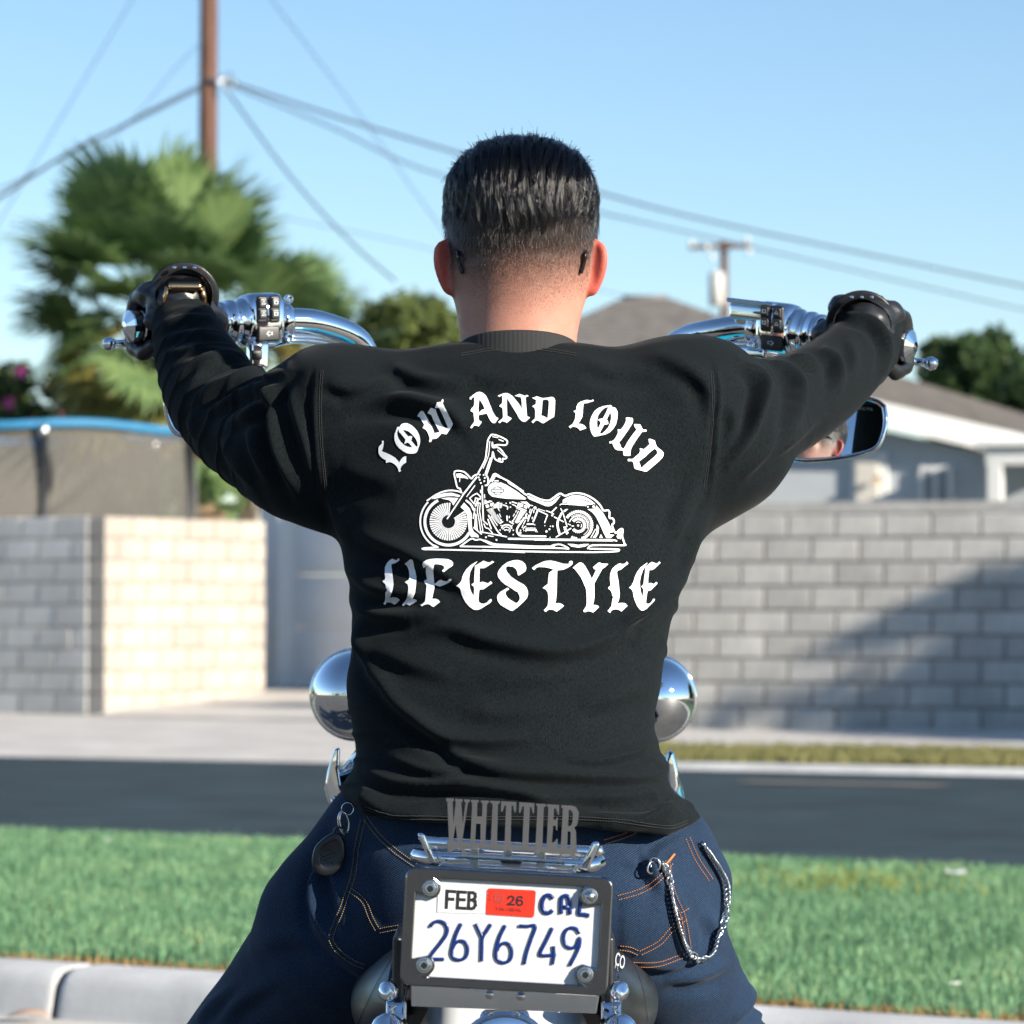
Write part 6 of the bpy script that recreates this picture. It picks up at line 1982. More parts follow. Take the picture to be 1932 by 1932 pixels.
# ---- handlebar with grips, switches, levers, mirrors
mb = MB()
path = []
for s in (-1, 1):
    E, A, Bk = GRIP[s]
    if s < 0: mids = [P(672, 640, 4.555), P(697, 690, 4.575), P(716, 760, 4.60), P(770, 960, 4.68), P(860, 1105, 4.80)]
    else: mids = [P(1292, 640, 4.555), P(1258, 672, 4.575), P(1238, 760, 4.60), P(1180, 960, 4.68), P(1080, 1105, 4.80)]
    st_ = [E - A * t for t in (.10, .16, .22, .265)]
    st_[3] = P(608, 612, 4.525) if s < 0 else P(1345, 626, 4.525)
    path.append(st_ + mids + [np.array([s * .05 - .006, 4.93, .975])])
mb.tube(spline(path[0] + path[1][::-1], 120), .0160, 22); bar = mb.build('handlebar', CHROME, BK)
for s in (-1, 1):
    E, A, Bk = GRIP[s]; Fw = -Bk
    mb = MB(); mb.tube([E - A * .018, E - A * .13], .0185, 24); gr = mb.build('grip', BLACK_RUBBER, BK)
    mb = MB(); mb.lathe([(-.026, .0190), (-.0245, .0198), (-.018, .0198), (-.0165, .0188), (-.0145, .0188), (-.013, .0198), (-.004, .0202), (-.002, .0200), (.0045, .0065), (.005, .0005)], E, A, 16, smooth=False); mb.build('end_cap', CHROME, gr)
    # switch housing: stacked collars, then a rounded box clamped on the bar
    hs_ = MB()
    prof_h = [(.118, .021), (.121, .0265), (.127, .0265), (.129, .0235), (.132, .0235), (.134, .0285), (.140, .0285), (.142, .026), (.146, .026), (.150, .030), (.158, .031)]
    hs_.lathe([(-t, r) for t, r in prof_h], E, A, 32)
    ho_ = hs_.build('switch_housing', CHROME, BK)
    rings = []
    for t, sc_ in ((.152, .80), (.156, .95), (.162, 1.0), (.192, 1.0), (.198, .96), (.202, .80)):
        ring = []
        for k in range(40):
            a = 2 * math.pi * k / 40; ca, sa = math.cos(a), math.sin(a); e_ = 3.2
            x_ = .0285 * sc_ * math.copysign(abs(ca) ** (2 / e_), ca); z_ = .0335 * sc_ * math.copysign(abs(sa) ** (2 / e_), sa)
            ring.append(E - A * t + Bk * x_ + ZUP * (z_ + .002))
        rings.append(ring)
    mb = MB(); mb.loft(rings); mb.build('housing_body', CHROME, ho_)
    mb = MB(); mb.lathe([(-.200, .0235), (-.203, .0245), (-.214, .0245), (-.217, .022), (-.2175, .017)], E, A, 28); mb.build('clamp', CHROME, ho_)
    back = lambda t, z, h=0.0: E - A * t + Bk * (.0290 + h) + ZUP * z
    Rb = np.stack([-A, -Bk, ZUP], 1)
    for t in (.1675, .1845):
        mb = MB(); mb.box(back(t, .0135, -.001), (.0150, .006, .0340), Rb); wl_ = mb.build('switch_well', BLACK_PLASTIC, ho_, bevel=.003)
        for z_, hgt in ((.0215, .0125), (.0075, .0125)):
            mb = MB(); mb.box(back(t, z_, .0022), (.0112, .0050, hgt), Rb); mb.build('switch_button', mat('button_%d_%d_%d' % (s, int(t * 1e4), int(z_ * 1e4)), (.03, .032, .034), .3), ho_, bevel=.002)
    mb = MB(); mb.box(back(.176, -.0165, .0), (.030, .006, .019), Rb); mb.build('turn_switch', BLACK_PLASTIC, ho_, bevel=.0025)
    gl_ = mat('glyph_white_%d' % s, (.5, .52, .54), .5)
    ar = [(-.0045, 0), (0, .0040), (0, .0018), (.0045, .0018), (.0045, -.0018), (0, -.0018), (0, -.0040)]
    ai = [(x_ * .62 + .0003, z_ * .55) for x_, z_ in ar]
    V2, F2 = region2d([ar], [ai])
    sg_ = 1 if s < 0 else -1
    link('switch_arrow', pymesh([back(.176 + x_ * 1, -.0165 + z_, .0034) for x_, z_ in V2], [tuple(f) for f in F2]), gl_, ho_)
    for (t, z_) in ((.1675, .0215), (.1845, .0215), (.1675, .0075), (.1845, .0075)):
        tri = [(-.003, -.002), (.003, -.002), (0, .003)] if t < .17 else [(-.0028, -.0022), (.0028, -.0022), (.0028, .0022), (-.0028, .0022)]
        tin = [(x_ * .6, y_ * .6) for x_, y_ in tri]
        V2, F2 = region2d([tri], [tin])
        link('switch_symbol', pymesh([back(t + x_, z_ + y_, .0050) for x_, y_ in V2], [tuple(f) for f in F2]), gl_, ho_)
    for z_ in (.026, -.022):
        mb = MB(); mb.lathe([(0, .0058), (.004, .0058), (.0055, .0045), (.0056, .0032), (.0035, .003), (.0034, .0003)], E - A * .2085 + ZUP * z_ + Bk * .017, Bk, 14); mb.build('clamp_bolt', CHROME, ho_)
    # lever
    tip = P(206, 649, 4.47) if s < 0 else P(1757, 686, 4.47)
    l0 = E - A * .185 + Fw * .040 - ZUP * .010
    lp_ = spline([l0, E - A * .14 + Fw * .062 - ZUP * .014, E - A * .05 + Fw * .068 - ZUP * .016, tip + A * -.02, tip], 22)
    mb = MB(); mb.tube(lp_, [.0085] * 6 + [.0065] * 13 + [.007, .010, .008], 14, flat=.75); lv = mb.build('lever', CHROME, BK)
    mb = MB(); mb.lathe([(-.009, .003), (-.006, .0068), (0, .0088), (.006, .0068), (.0088, .0005)], tip, A, 18); mb.build('lever_ball', CHROME, lv)
    mb = MB(); mb.box(E - A * .195 + Fw * .028 - ZUP * .006, (.045, .035, .026), Rb); mb.build('lever_bracket', CHROME, lv, bevel=.006)
    # mirror stem bracket below the housing
    if s < 0:
        mb = MB(); q = [(478, 655), (500, 655), (498, 720), (482, 720)]
        mb.box(P(486, 672, 4.452), (.026, .016, .034), Rb); mb.build('horn_button_mount', CHROME, ho_, bevel=.004)
        mb = MB(); mb.box(P(484, 670, 4.442), (.014, .006, .012), Rb); mb.build('trip_button', BLACK_PLASTIC, ho_, bevel=.002)
    # cables under the bar
    for k, dz in enumerate((-.021, -.030)):
        if s < 0: cp = [E - A * .19 + ZUP * (dz), P(560, 636 + 6 * k, 4.50), P(640, 648 + 8 * k, 4.55), P(690, 700, 4.58), P(730, 800, 4.62), P(800, 1000, 4.72)]
        else: cp = [E - A * .19 + ZUP * (dz), P(1400, 650 + 8 * k, 4.50), P(1330, 654 + 8 * k, 4.54), P(1275, 690, 4.58), P(1235, 800, 4.62), P(1160, 1000, 4.72)]
        mb = MB(); mb.tube(spline(cp, 26), .0046, 10); mb.build('control_cable', CHROME, bar)
# brake fluid reservoir on the right
E, A, Bk = GRIP[1]; Rb = np.stack([-A, -Bk, ZUP], 1)
rc = P(1430, 592, 4.490)
mb = MB(); mb.box(rc, (.062, .046, .022), Rb); rs_o = mb.build('brake_reservoir', CHROME, BK, bevel=.006, seg=3)
mb = MB(); mb.box(rc + ZUP * .0125, (.066, .050, .006), Rb); mb.build('reservoir_cap', CHROME, rs_o, bevel=.0028, seg=3)
mb = MB(); mb.tube(spline([P(1380, 660, 4.50), P(1376, 676, 4.50), P(1368, 690, 4.51), P(1360, 720, 4.53)], 12), .0035, 8); mb.build('brake_line', CHROME, rs_o)
mb = MB(); mb.box(P(1415, 665, 4.47), (.045, .012, .014), Rb); mb.build('lower_clamp', CHROME, rs_o, bevel=.003)

# mirrors hung below the grips
def ray_plane(u, v, o, n):
    d = P(u, v, 1.0) - CAM
    return CAM + d * ((o - CAM).dot(n) / d.dot(n))
MOUT = [(1668, 768), (1671, 790), (1668, 815), (1658, 840), (1640, 852), (1600, 861), (1550, 867), (1505, 868), (1478, 858), (1468, 832), (1480, 800), (1520, 772), (1570, 756), (1620, 751), (1652, 757)]
GLASS = mat('mirror_glass', (.80, .88, .92), .0, 1.0)
for s in (-1, 1):
    out = MOUT if s > 0 else [(1984 - u, v - 30) for u, v in MOUT]
    cu = np.mean([q[0] for q in out]); cv = np.mean([q[1] for q in out])
    M0 = P(cu, cv, 4.47 if s > 0 else 4.50)
    n_ = np.array([-.36 * s, -.915, .20]) if s > 0 else np.array([.30, -.95, -.02]); n_ /= np.linalg.norm(n_)
    sm = spline(out + [out[0]], 61)[:-1]
    rim = [ray_plane(u, v, M0, n_) for u, v in sm]
    ctr = np.mean(rim, 0)
    mb = MB(); mb.tube(rim + [rim[0]], .0032, 10, cap=False); mo = mb.build('mirror', CHROME, BK)
    gr_ = []
    for k in (1.0, .9, .8, .7, .6, .5, .4, .3, .2, .1, .01):
        ring = []
        for q in rim:
            p_ = ctr + (q - ctr) * k; r2 = ((p_ - ctr) ** 2).sum()
            ring.append(p_ + n_ * (.0030 - r2 / (2 * .75)))
        gr_.append(ring)
    mb = MB(); mb.loft(gr_, cap=False); mb.build('mirror_glass', GLASS, mo)
    rings = [[ctr + (q - ctr) * k - n_ * h for q in rim] for k, h in ((1.0, .001), (1.0, .008), (.92, .020), (.7, .030), (.35, .036), (.02, .037))]
    mb = MB(); mb.loft(rings, cap=False); mb.build('mirror_shell', CHROME, mo)
    E, A, Bk = GRIP[s]
    mb = MB(); mb.tube(spline([E - A * .19 - Bk * .035 - ZUP * .015, E - A * .19 - Bk * .05 - ZUP * .05, ctr - n_ * .05 + ZUP * .03, ctr - n_ * .030], 16), .006, 12); mb.build('mirror_stem', CHROME, mo)
    if s > 0:
        put_text('mirror_lettering', 'OBJECTS', [(1601, 773), (1646, 776), (1646, 770), (1602, 767)], lambda u, v: ray_plane(u, v, M0 + n_ * .0030, n_), mat('etched_grey', (.05, .08, .10), .6), mo)
# ================================================================== key fob and wallet chain
def jp(u, v, lift): 
    p, n = on_surface(jeans_bvh, u, v, lift)
    if p is None: p = P(u, v, 4.0)
    return p
KF = empty('key_fob', tuple(jp(622, 1612, .012)), 'black oval key fob hanging from steel rings at the left hip', 'key fob')
fc = jp(622, 1612, .010)
Yf = min(fc[1], jp(640, 1575, .008)[1]) - .004
STEEL = mat('ring_steel', (.6, .62, .64), .15, 1.0)
def ring_at(u, v, rx, ry, Y, r, tilt=0, yaw=0, parent=KF, name='ring'):
    c = P(u, v, Y); s_ = Y / FPX; pts = []
    for a in np.linspace(0, 2 * math.pi, 33):
        x_, z_ = rx * s_ * math.cos(a), ry * s_ * math.sin(a)
        t_ = math.radians(tilt); x2, z2 = x_ * math.cos(t_) - z_ * math.sin(t_), x_ * math.sin(t_) + z_ * math.cos(t_)
        pts.append(c + np.array([x2, math.tan(math.radians(yaw)) * x2, z2]))
    mb = MB(); mb.tube(pts, r, 8, cap=False); mb.build(name, STEEL, parent)
ring_at(656, 1526, 11.5, 11.5, Yf, .0006)
ring_at(648, 1552, 10, 21, Yf - .002, .0009, 8)
ring_at(650, 1552, 8.5, 20, Yf - .003, .0009, 8, 30)
# teardrop body
ang = math.radians(-24)
def fob_out(k, n=40):
    o = []
    for i in range(n):
        a = 2 * math.pi * i / n
        r_ = 31 * k; y_ = math.sin(a) * 45 * k
        x_ = math.cos(a) * r_ * (1 - .34 * max(0, math.sin(a)) ** 1.2)
        o.append((622 + x_ * math.cos(ang) - y_ * math.sin(ang), 1611 - (x_ * math.sin(ang) + y_ * math.cos(ang))))
    return o
def fp(u, v, h): return P(u, v, Yf - .004 - h)
FOBM = mat('fob_plastic', (.010, .012, .015), .38, bump=.1, bscale=900)
rings = [[fp(u, v, h) for u, v in fob_out(k)] for k, h in ((.90, -.0045), (.98, -.003), (1.0, 0), (.97, .0025), (.90, .0042), (.62, .0048), (.60, .0044), (.57, .0042), (.02, .0042))]
mb = MB(); mb.loft(rings, cap=True); mb.build('fob_body', FOBM, KF)
# embossed shield mark
def fl(x_, y_): return (620 + x_ * math.cos(ang) + y_ * math.sin(ang), 1616 - (-x_ * math.sin(ang) * 1 + 0) - (y_ * math.cos(ang)) + 0)
sh = [(-9, 3), (-10, 9), (-5, 11), (0, 14), (5, 11), (10, 9), (9, 3)]; sh2 = [(-9, -3), (-6, -9), (0, -14), (6, -9), (9, -3)]; br = [(-13, 3), (13, 3), (13, -3), (-13, -3)]
mb = MB()
for loop in (sh, br, sh2):
    pts = [fp(*fl(*q), .0046) for q in loop + [loop[0]]]
    mb.tube(pts, .0004, 6)
mb.build('shield_mark', FOBM, KF)
mb = MB(); q0 = P(641, 1571, Yf - .005); mb.tube([q0 + np.array([.006 * math.cos(a), 0, .006 * math.sin(a)]) for a in np.linspace(0, 6.283, 20)], .0016, 8, cap=False); mb.build('fob_eye', FOBM, KF)

# ---- wallet chain: every link a piece
path = [(1240, 1632), (1250, 1645), (1259, 1680), (1266, 1712), (1273, 1740), (1283, 1772), (1297, 1798), (1314, 1809), (1331, 1804), (1345, 1784), (1356, 1748), (1363, 1705), (1361, 1668), (1348, 1640), (1333, 1617), (1318, 1594)]
sp_ = spline(path, 400)
pts3 = np.array([jp(u, v, .0055) for u, v in sp_])
pts3[:, 1] = np.convolve(np.pad(pts3[:, 1], 12, mode='edge'), np.ones(25) / 25, mode='valid')
pts3[:, 1] = np.minimum(pts3[:, 1], np.array([jp(u, v, .0045)[1] for u, v in sp_]))
WC = empty('wallet_chain', tuple(pts3[0]), 'silver curb chain looping from the right back pocket', 'chain')
L = np.concatenate([[0], np.cumsum(np.linalg.norm(np.diff(pts3, axis=0), axis=1))])
lk = MB(); lp = []
for a in np.linspace(0, 2 * math.pi, 21):
    tw = .0012 * math.sin(2 * a)
    lp.append(np.array([.0046 * math.cos(a), .0036 * math.sin(a), tw]))
lk.tube(lp, .00120, 7, cap=False, up=(0, 0, 1)); lm = lk.mesh('link'); lm.materials.append(mat('chain_steel', (.66, .67, .68), .14, 1.0))
pitch = .0054; t = .002; i = 0
while t < L[-1]:
    c = np.array([np.interp(t, L, pts3[:, k]) for k in range(3)]); c2 = np.array([np.interp(min(t + .003, L[-1]), L, pts3[:, k]) for k in range(3)]); c1 = np.array([np.interp(max(t - .003, 0), L, pts3[:, k]) for k in range(3)])
    d = Vector(c2 - c1).normalized(); b = Vector((0, -1, 0)); b = (b - d * b.dot(d)).normalized(); n = d.cross(b)
    M3 = Matrix((d, n, b)).transposed() @ Matrix.Rotation(math.radians(38 + 4 * math.sin(i * 1.7)), 3, 'X')
    o = bpy.data.objects.new('link', lm); o.parent = WC; o.location = Vector(c) - WC.location; o.rotation_euler = M3.to_euler()
    col.objects.link(o); t += pitch; i += 1
ring_at(1236, 1630, 9, 12, pts3[0][1] - .002, .0013, 20, 0, WC, 'ring')
ring_at(1229, 1637, 7, 11, pts3[0][1] - .002, .0013, -10, 40, WC, 'ring')
# ================================================================== white print on the back of the sweatshirt
PRINT = mat('white_print', (.78, .79, .80), .55, var=.03, scale=300, bump=.12, bscale=500)
K_ = 1932 / 4032
CROP = {'A': (1480, 1560, 320 / 1932), 'B': (1840, 1530, 360 / 1932), 'C': (2220, 1560, 240 / 1932), 'D': (2380, 1620, 260 / 1932), 'E': (1500, 2180, 300 / 1932), 'F': (1780, 2180, 320 / 1932),
        'G': (2080, 2180, 300 / 1932), 'H': (2360, 2180, 260 / 1932), 'I': (1640, 1690, 420 / 1623), 'J': (1900, 1880, 300 / 1932), 'K': (2150, 1900, 330 / 1932)}
def cx_(c, pts):
    a, b, s = CROP[c]
    return [((a + x * s) * K_, (b + y * s) * K_) for x, y in pts]
def ps(s):
    v = [int(q) for q in s.split()]
    return list(zip(v[::2], v[1::2]))
LET = [
('A', "145 1080 165 1062 192 1066 196 1090 185 1200 168 1265 150 1300 175 1325 260 1355 380 1415 470 1470 540 1550 560 1588 580 1545 640 1465 690 1437 728 1432 728 1580 700 1597 650 1630 610 1680 595 1720 590 1750 608 1778 570 1808 550 1800 535 1730 500 1670 440 1615 370 1580 310 1575 262 1592 246 1580 252 1540 235 1522 160 1480 105 1425 75 1360 68 1300 75 1220 95 1185 145 1140 158 1105", []),
('A', "520 738 570 738 600 690 640 665 700 655 760 660 850 705 930 770 990 840 1035 930 1055 1020 1058 1080 1045 1160 1015 1245 985 1330 940 1362 880 1375 800 1373 740 1360 650 1310 560 1240 490 1150 455 1060 447 980 452 910 480 840 505 770",
 ["555 790 548 820 560 860 600 895 650 960 710 1035 695 1090 683 1145 720 1120 770 1108 800 1130 868 1212 840 1218 760 1205 680 1165 600 1090 545 1010 518 920 515 860 535 810", "652 816 700 817 770 840 840 890 910 960 965 1040 995 1120 998 1190 985 1204 962 1200 930 1160 850 1065 860 1010 872 965 835 950 775 960 720 900"]),
('A', "985 475 1020 420 1060 355 1090 338 1130 350 1165 395 1250 560 1330 740 1375 840 1385 890 1450 878 1522 870 1470 780 1410 650 1365 540 1350 490 1320 435 1240 395 1250 360 1285 310 1310 272 1350 275 1430 305 1440 350 1490 480 1560 640 1610 720 1660 755 1732 770 1700 690 1620 500 1560 370 1510 270 1412 275 1430 220 1455 155 1550 150 1570 95 1595 92 1605 110 1590 190 1640 260 1690 350 1740 440 1800 560 1838 640 1835 690 1790 770 1730 850 1680 920 1640 915 1560 900 1510 960 1450 1012 1340 1030 1325 1085 1300 1098 1265 1085 1280 1020 1275 980 1240 890 1190 810 1112 770 1150 690 1100 600 1050 500", []),
('B', "45 210 130 140 200 90 260 78 310 90 380 145 410 190 480 350 540 500 600 600 660 635 590 735 550 740 510 715 460 640 425 560 405 535 330 555 250 565 235 610 245 680 300 705 295 735 240 805 190 790 150 785 125 805 95 842 60 835 85 790 140 720 150 690 135 590 128 520 65 480 80 440 130 390 145 340 145 270 150 190 110 205 85 245 60 245", ["258 235 245 310 237 430 245 518 310 455 367 440 330 350"]),
('B', "645 160 680 145 760 110 820 100 880 115 950 160 1000 220 1090 330 1155 435 1150 300 1135 200 1000 165 1050 140 1100 122 1150 140 1215 160 1250 155 1260 143 1300 165 1285 178 1235 190 1240 300 1255 500 1265 595 1325 615 1310 640 1240 700 1200 710 1150 695 1090 630 1050 550 975 430 900 310 838 215 838 400 845 585 940 635 920 665 835 732 780 705 730 695 710 720 690 740 650 715 690 680 745 640 755 600 745 430 730 410 675 385 690 360 735 320 740 250 735 160 715 165 690 188 665 182", []),
('B', "1368 208 1420 190 1475 172 1530 195 1600 210 1700 200 1770 185 1815 192 1845 220 1858 260 1850 450 1835 605 1730 665 1605 743 1570 730 1500 685 1450 680 1420 705 1395 740 1357 710 1385 680 1430 640 1435 560 1435 470 1420 420 1370 382 1400 365 1445 340 1450 300 1455 250 1420 235", ["1590 262 1620 242 1680 240 1715 260 1725 290 1715 450 1695 635 1650 610 1605 585 1562 578 1570 510 1580 420"]),
('C', "300 490 340 468 375 460 392 430 395 350 420 290 450 235 540 175 640 145 730 120 790 132 870 138 900 112 930 115 952 145 930 165 830 195 740 228 650 235 620 262 610 400 600 540 580 680 540 750 500 820 440 880 520 885 600 908 660 945 710 1020 640 1050 520 1092 500 1085 470 1040 400 995 320 975 250 985 220 1020 195 1022 155 968 200 940 270 890 320 810 355 720 365 640 368 570 350 535", []),
('C', "965 490 1080 390 1230 325 1350 305 1480 288 1505 305 1525 355 1600 362 1640 390 1690 480 1702 590 1690 740 1640 920 1560 1040 1450 1150 1320 1215 1200 1245 1060 1275 970 1287 930 1265 870 1170 825 1020 818 860 835 760 880 640",
 ["1455 372 1400 392 1365 420 1360 460 1320 560 1230 715 1130 735 1072 760 1130 800 1160 850 1130 940 1075 1042 1055 980 1045 860 1055 750 1090 610 1180 480 1280 390 1370 355", "1470 520 1490 600 1495 720 1460 870 1400 1000 1310 1100 1220 1180 1165 1202 1137 1170 1160 1120 1210 1030 1270 920 1340 908 1405 890 1405 850 1385 790 1355 755 1400 660"]),
('D', "618 205 640 190 800 200 828 230 830 300 810 360 740 470 640 620 540 760 470 860 415 905 450 960 475 1040 510 1085 545 1102 575 1070 600 1020 700 850 820 680 930 540 880 460 855 395 870 380 1030 385 1055 410 1090 490 1135 545 1210 530 1228 575 1215 598 1100 600 1050 660 950 800 820 1000 770 1105 757 1180 755 1290 740 1305 570 1300 550 1280 542 1190 550 1150 470 1145 370 1140 310 1110 265 1040 235 960 205 930 150 945 130 905 150 882 210 878 270 840 330 760 385 650 390 600 380 545 395 530 485 528 550 440 610 330 628 270", []),
('D', "1285 815 1320 803 1400 830 1465 855 1478 890 1500 970 1540 1045 1600 1095 1690 1165 1725 1220 1725 1280 1690 1350 1600 1450 1400 1620 1240 1755 1195 1770 1060 1735 900 1690 865 1660 855 1600 845 1530 820 1475 790 1460 680 1462 672 1410 690 1392 800 1400 850 1375 920 1310 1000 1240 1030 1190 1035 1130 1022 1090 1045 1083 1145 1112 1220 1050 1315 962 1290 890", ["1460 1095 1510 1130 1540 1190 1530 1250 1440 1340 1250 1500 1058 1668 1050 1610 1030 1540 998 1475 1070 1415 1160 1350 1270 1250 1370 1160"]),
('E', "440 102 470 108 485 150 400 225 330 265 275 275 270 330 285 430 305 560 318 680 325 800 310 900 270 1000 230 1105 300 1090 380 1092 440 1115 487 1165 430 1225 360 1300 330 1280 270 1240 200 1225 145 1245 125 1312 70 1278 100 1220 118 1150 120 1000 130 830 110 780 45 715 70 690 110 670 120 600 105 520 112 350 165 240 230 165 300 115 350 140 410 152 430 140", []),
('E', "610 250 680 190 740 140 775 130 815 155 835 210 850 310 885 480 903 600 890 800 865 1000 805 1135 870 1145 912 1170 918 1200 860 1250 730 1330 700 1310 650 1275 610 1295 585 1330 555 1320 555 1280 620 1190 670 1100 690 980 700 860 680 790 610 740 640 715 715 670 722 560 715 440 690 340 660 290", []),
('E', "1060 255 1090 205 1150 175 1260 152 1400 142 1580 142 1700 150 1790 190 1830 245 1825 300 1790 335 1700 390 1600 470 1572 468 1550 435 1590 405 1605 380 1590 330 1540 300 1460 280 1360 275 1345 300 1335 420 1350 600 1360 760 1400 745 1480 665 1540 652 1600 680 1680 690 1740 635 1785 640 1790 670 1740 725 1650 770 1500 838 1440 825 1365 795 1350 900 1320 1050 1305 1145 1400 1150 1465 1180 1505 1235 1420 1300 1340 1358 1300 1350 1245 1305 1180 1292 1110 1310 1045 1350 1005 1315 1060 1280 1115 1235 1130 1180 1145 1000 1160 830 1140 790 1095 735 1100 700 1175 650 1165 560 1150 450 1155 345 1190 310 1230 290 1160 315 1090 352 1075 320", []),
('F', "612 183 560 205 440 280 340 380 270 490 240 570 225 640 180 705 105 760 150 785 190 820 215 880 230 960 270 1060 330 1170 420 1270 520 1340 610 1342 680 1320 790 1250 910 1175 945 1130 942 1095 910 1080 880 1110 830 1165 760 1195 690 1188 640 1150 632 1080 640 930 655 860 750 850 840 790 955 708 955 690 915 658 880 695 845 710 780 685 720 672 652 698 655 500 658 352 760 352 830 315 1005 205 960 175 890 218 830 205 750 172 680 215 545 295 540 400 530 560 525 690 460 745 515 790 525 830 522 920 515 1005 460 920 425 820 412 700 405 600 430 450 490 330", []),
('F', "1590 525 1560 512 1555 450 1520 370 1450 318 1320 303 1290 325 1282 370 1310 440 1400 550 1560 660 1700 735 1770 810 1805 900 1805 980 1780 1060 1700 1150 1560 1280 1440 1365 1390 1360 1280 1300 1150 1220 1090 1140 1070 1050 1085 980 1150 910 1240 860 1310 815 1345 825 1358 855 1300 890 1275 920 1275 970 1320 1050 1400 1110 1520 1180 1560 1165 1610 1090 1605 1010 1560 920 1500 890 1400 820 1250 730 1160 650 1095 560 1082 480 1110 400 1200 290 1320 205 1450 163 1560 155 1660 180 1740 250 1768 340 1750 420 1700 455", []),
('G', "90 370 180 300 380 205 470 185 580 180 700 205 880 260 1020 265 1040 200 1085 183 1120 200 1125 250 1100 290 1000 360 890 410 735 430 725 700 720 1000 700 1200 678 1260 780 1258 850 1280 903 1328 820 1400 720 1475 690 1465 630 1430 560 1420 490 1440 450 1478 425 1478 390 1440 440 1390 490 1320 505 1200 505 1080 490 980 440 910 362 875 410 835 495 770 505 650 525 490 640 405 540 375 420 350 270 342 210 360 160 415 135 415", []),
('G', "1122 360 1200 295 1280 232 1330 225 1390 255 1440 320 1530 480 1608 640 1660 530 1715 415 1660 390 1632 352 1700 290 1780 228 1810 228 1850 248 1932 258 2011 258 2020 270 1950 338 1870 392 1840 450 1760 590 1670 760 1672 900 1675 1080 1660 1200 1635 1300 1710 1305 1765 1325 1787 1355 1720 1425 1640 1495 1600 1480 1540 1462 1480 1465 1440 1488 1405 1480 1388 1450 1430 1390 1465 1330 1475 1250 1475 1080 1460 900 1410 780 1330 600 1220 450 1180 405", []),
('H', "755 280 780 240 800 238 838 285 820 310 720 385 620 470 530 495 505 540 520 660 550 800 570 1000 585 1160 575 1300 545 1400 505 1472 560 1450 640 1442 720 1448 780 1480 818 1530 740 1600 640 1697 612 1680 560 1645 470 1627 390 1640 330 1685 315 1730 285 1728 232 1680 290 1610 345 1530 360 1420 375 1330 365 1200 345 1120 310 1070 248 1020 260 985 315 945 322 890 300 770 310 590 370 440 470 350 580 285 650 305 720 305", []),
('H', "1398 275 1380 270 1280 340 1190 410 1100 530 1030 670 990 810 935 925 860 998 930 1045 970 1120 985 1240 1030 1380 1100 1540 1170 1640 1230 1685 1290 1685 1380 1635 1500 1510 1600 1410 1620 1360 1600 1328 1565 1345 1520 1430 1470 1475 1410 1485 1360 1455 1365 1330 1385 1150 1410 1090 1490 1070 1580 980 1680 880 1680 850 1645 825 1610 865 1575 890 1500 860 1450 862 1410 890 1415 720 1445 482 1540 475 1620 420 1775 268 1740 230 1665 290 1610 275 1525 243 1450 290 1330 400 1320 560 1290 780 1280 890 1215 965 1270 1030 1275 1100 1252 1275 1200 1120 1180 980 1170 830 1200 660 1260 490 1320 390", [])]

def lay(name, polys, holes, m, parent, lift, grid):
    V2, F2 = region2d(polys, holes, grid)
    used = np.unique(F2); mp_ = -np.ones(len(V2), int); mp_[used] = np.arange(len(used))
    pts = []; bad = set()
    for i, (u, v) in enumerate(V2[used]):
        p, n = on_surface(shirt_bvh, u, v, lift)
        if p is None: bad.add(i); p = P(u, v, 4.0)
        pts.append(p)
    fs = [tuple(int(q) for q in mp_[f]) for f in F2]
    fs = [f for f in fs if not bad.intersection(f)]
    return link(name, pymesh(pts, fs), m, parent, True)
for c, s, hs_ in LET:
    lay('printed_letter', [cx_(c, ps(s))], [cx_(c, ps(h)) for h in hs_], PRINT, shirt, .0009, 4.5)

# motorcycle drawing: filled shapes and strokes
POL = []
def fill(c, s): POL.append(cx_(c, ps(s)))
def stroke(c, s, w, smooth=True):
    q = np.array(cx_(c, ps(s))); w = w * CROP[c][2] * K_ / 2
    if len(q) > 2 and smooth: q = spline(q, 3 * len(q))
    for i in range(len(q) - 1):
        a, b = q[i], q[i + 1]; d = b - a; L = np.linalg.norm(d)
        if L < 1e-6: continue
        d /= L; n = np.array([-d[1], d[0]]) * w
        POL.append([a + n, b + n, b - n, a - n])
    for a in q:
        POL.append([a + w * np.array([math.cos(t), math.sin(t)]) for t in np.linspace(.1, .1 + 2 * math.pi, 8, endpoint=False)])
def dot(c, x, y, r):
    POL.append(cx_(c, [(x + r * math.cos(t), y + r * math.sin(t)) for t in np.linspace(0, 2 * math.pi, 10, endpoint=False)]))
def arc(c, x, y, r, a0, a1, w, n=30):
    p = [(x + r * math.cos(math.radians(a)), y - r * math.sin(math.radians(a))) for a in np.linspace(a0, a1, n)]
    q = [(x + (r - w / 2) * math.cos(math.radians(a)), y - (r - w / 2) * math.sin(math.radians(a))) for a in np.linspace(a0, a1, n)]
    o = [(x + (r + w / 2) * math.cos(math.radians(a)), y - (r + w / 2) * math.sin(math.radians(a))) for a in np.linspace(a0, a1, n)]
    POL.append(cx_(c, o + q[::-1]))
def spokes(c, x, y, r0, r1, n, skip, duty=.68):
    for k in range(n):
        a = 360 * k / n
        if any(lo <= a <= hi for lo, hi in skip): continue
        h = 180 / n * duty
        q = [(x + r * math.cos(math.radians(a + d)), y - r * math.sin(math.radians(a + d))) for r, d in ((r0, -h), (r1, -h), (r1, h), (r0, h))]
        POL.append(cx_(c, q))
arc('I', 488, 1410, 428, 136, 242, 26); arc('I', 488, 1410, 358, 116, 332, 42)
spokes('I', 488, 1410, 100, 286, 46, [(38, 84)], .66)
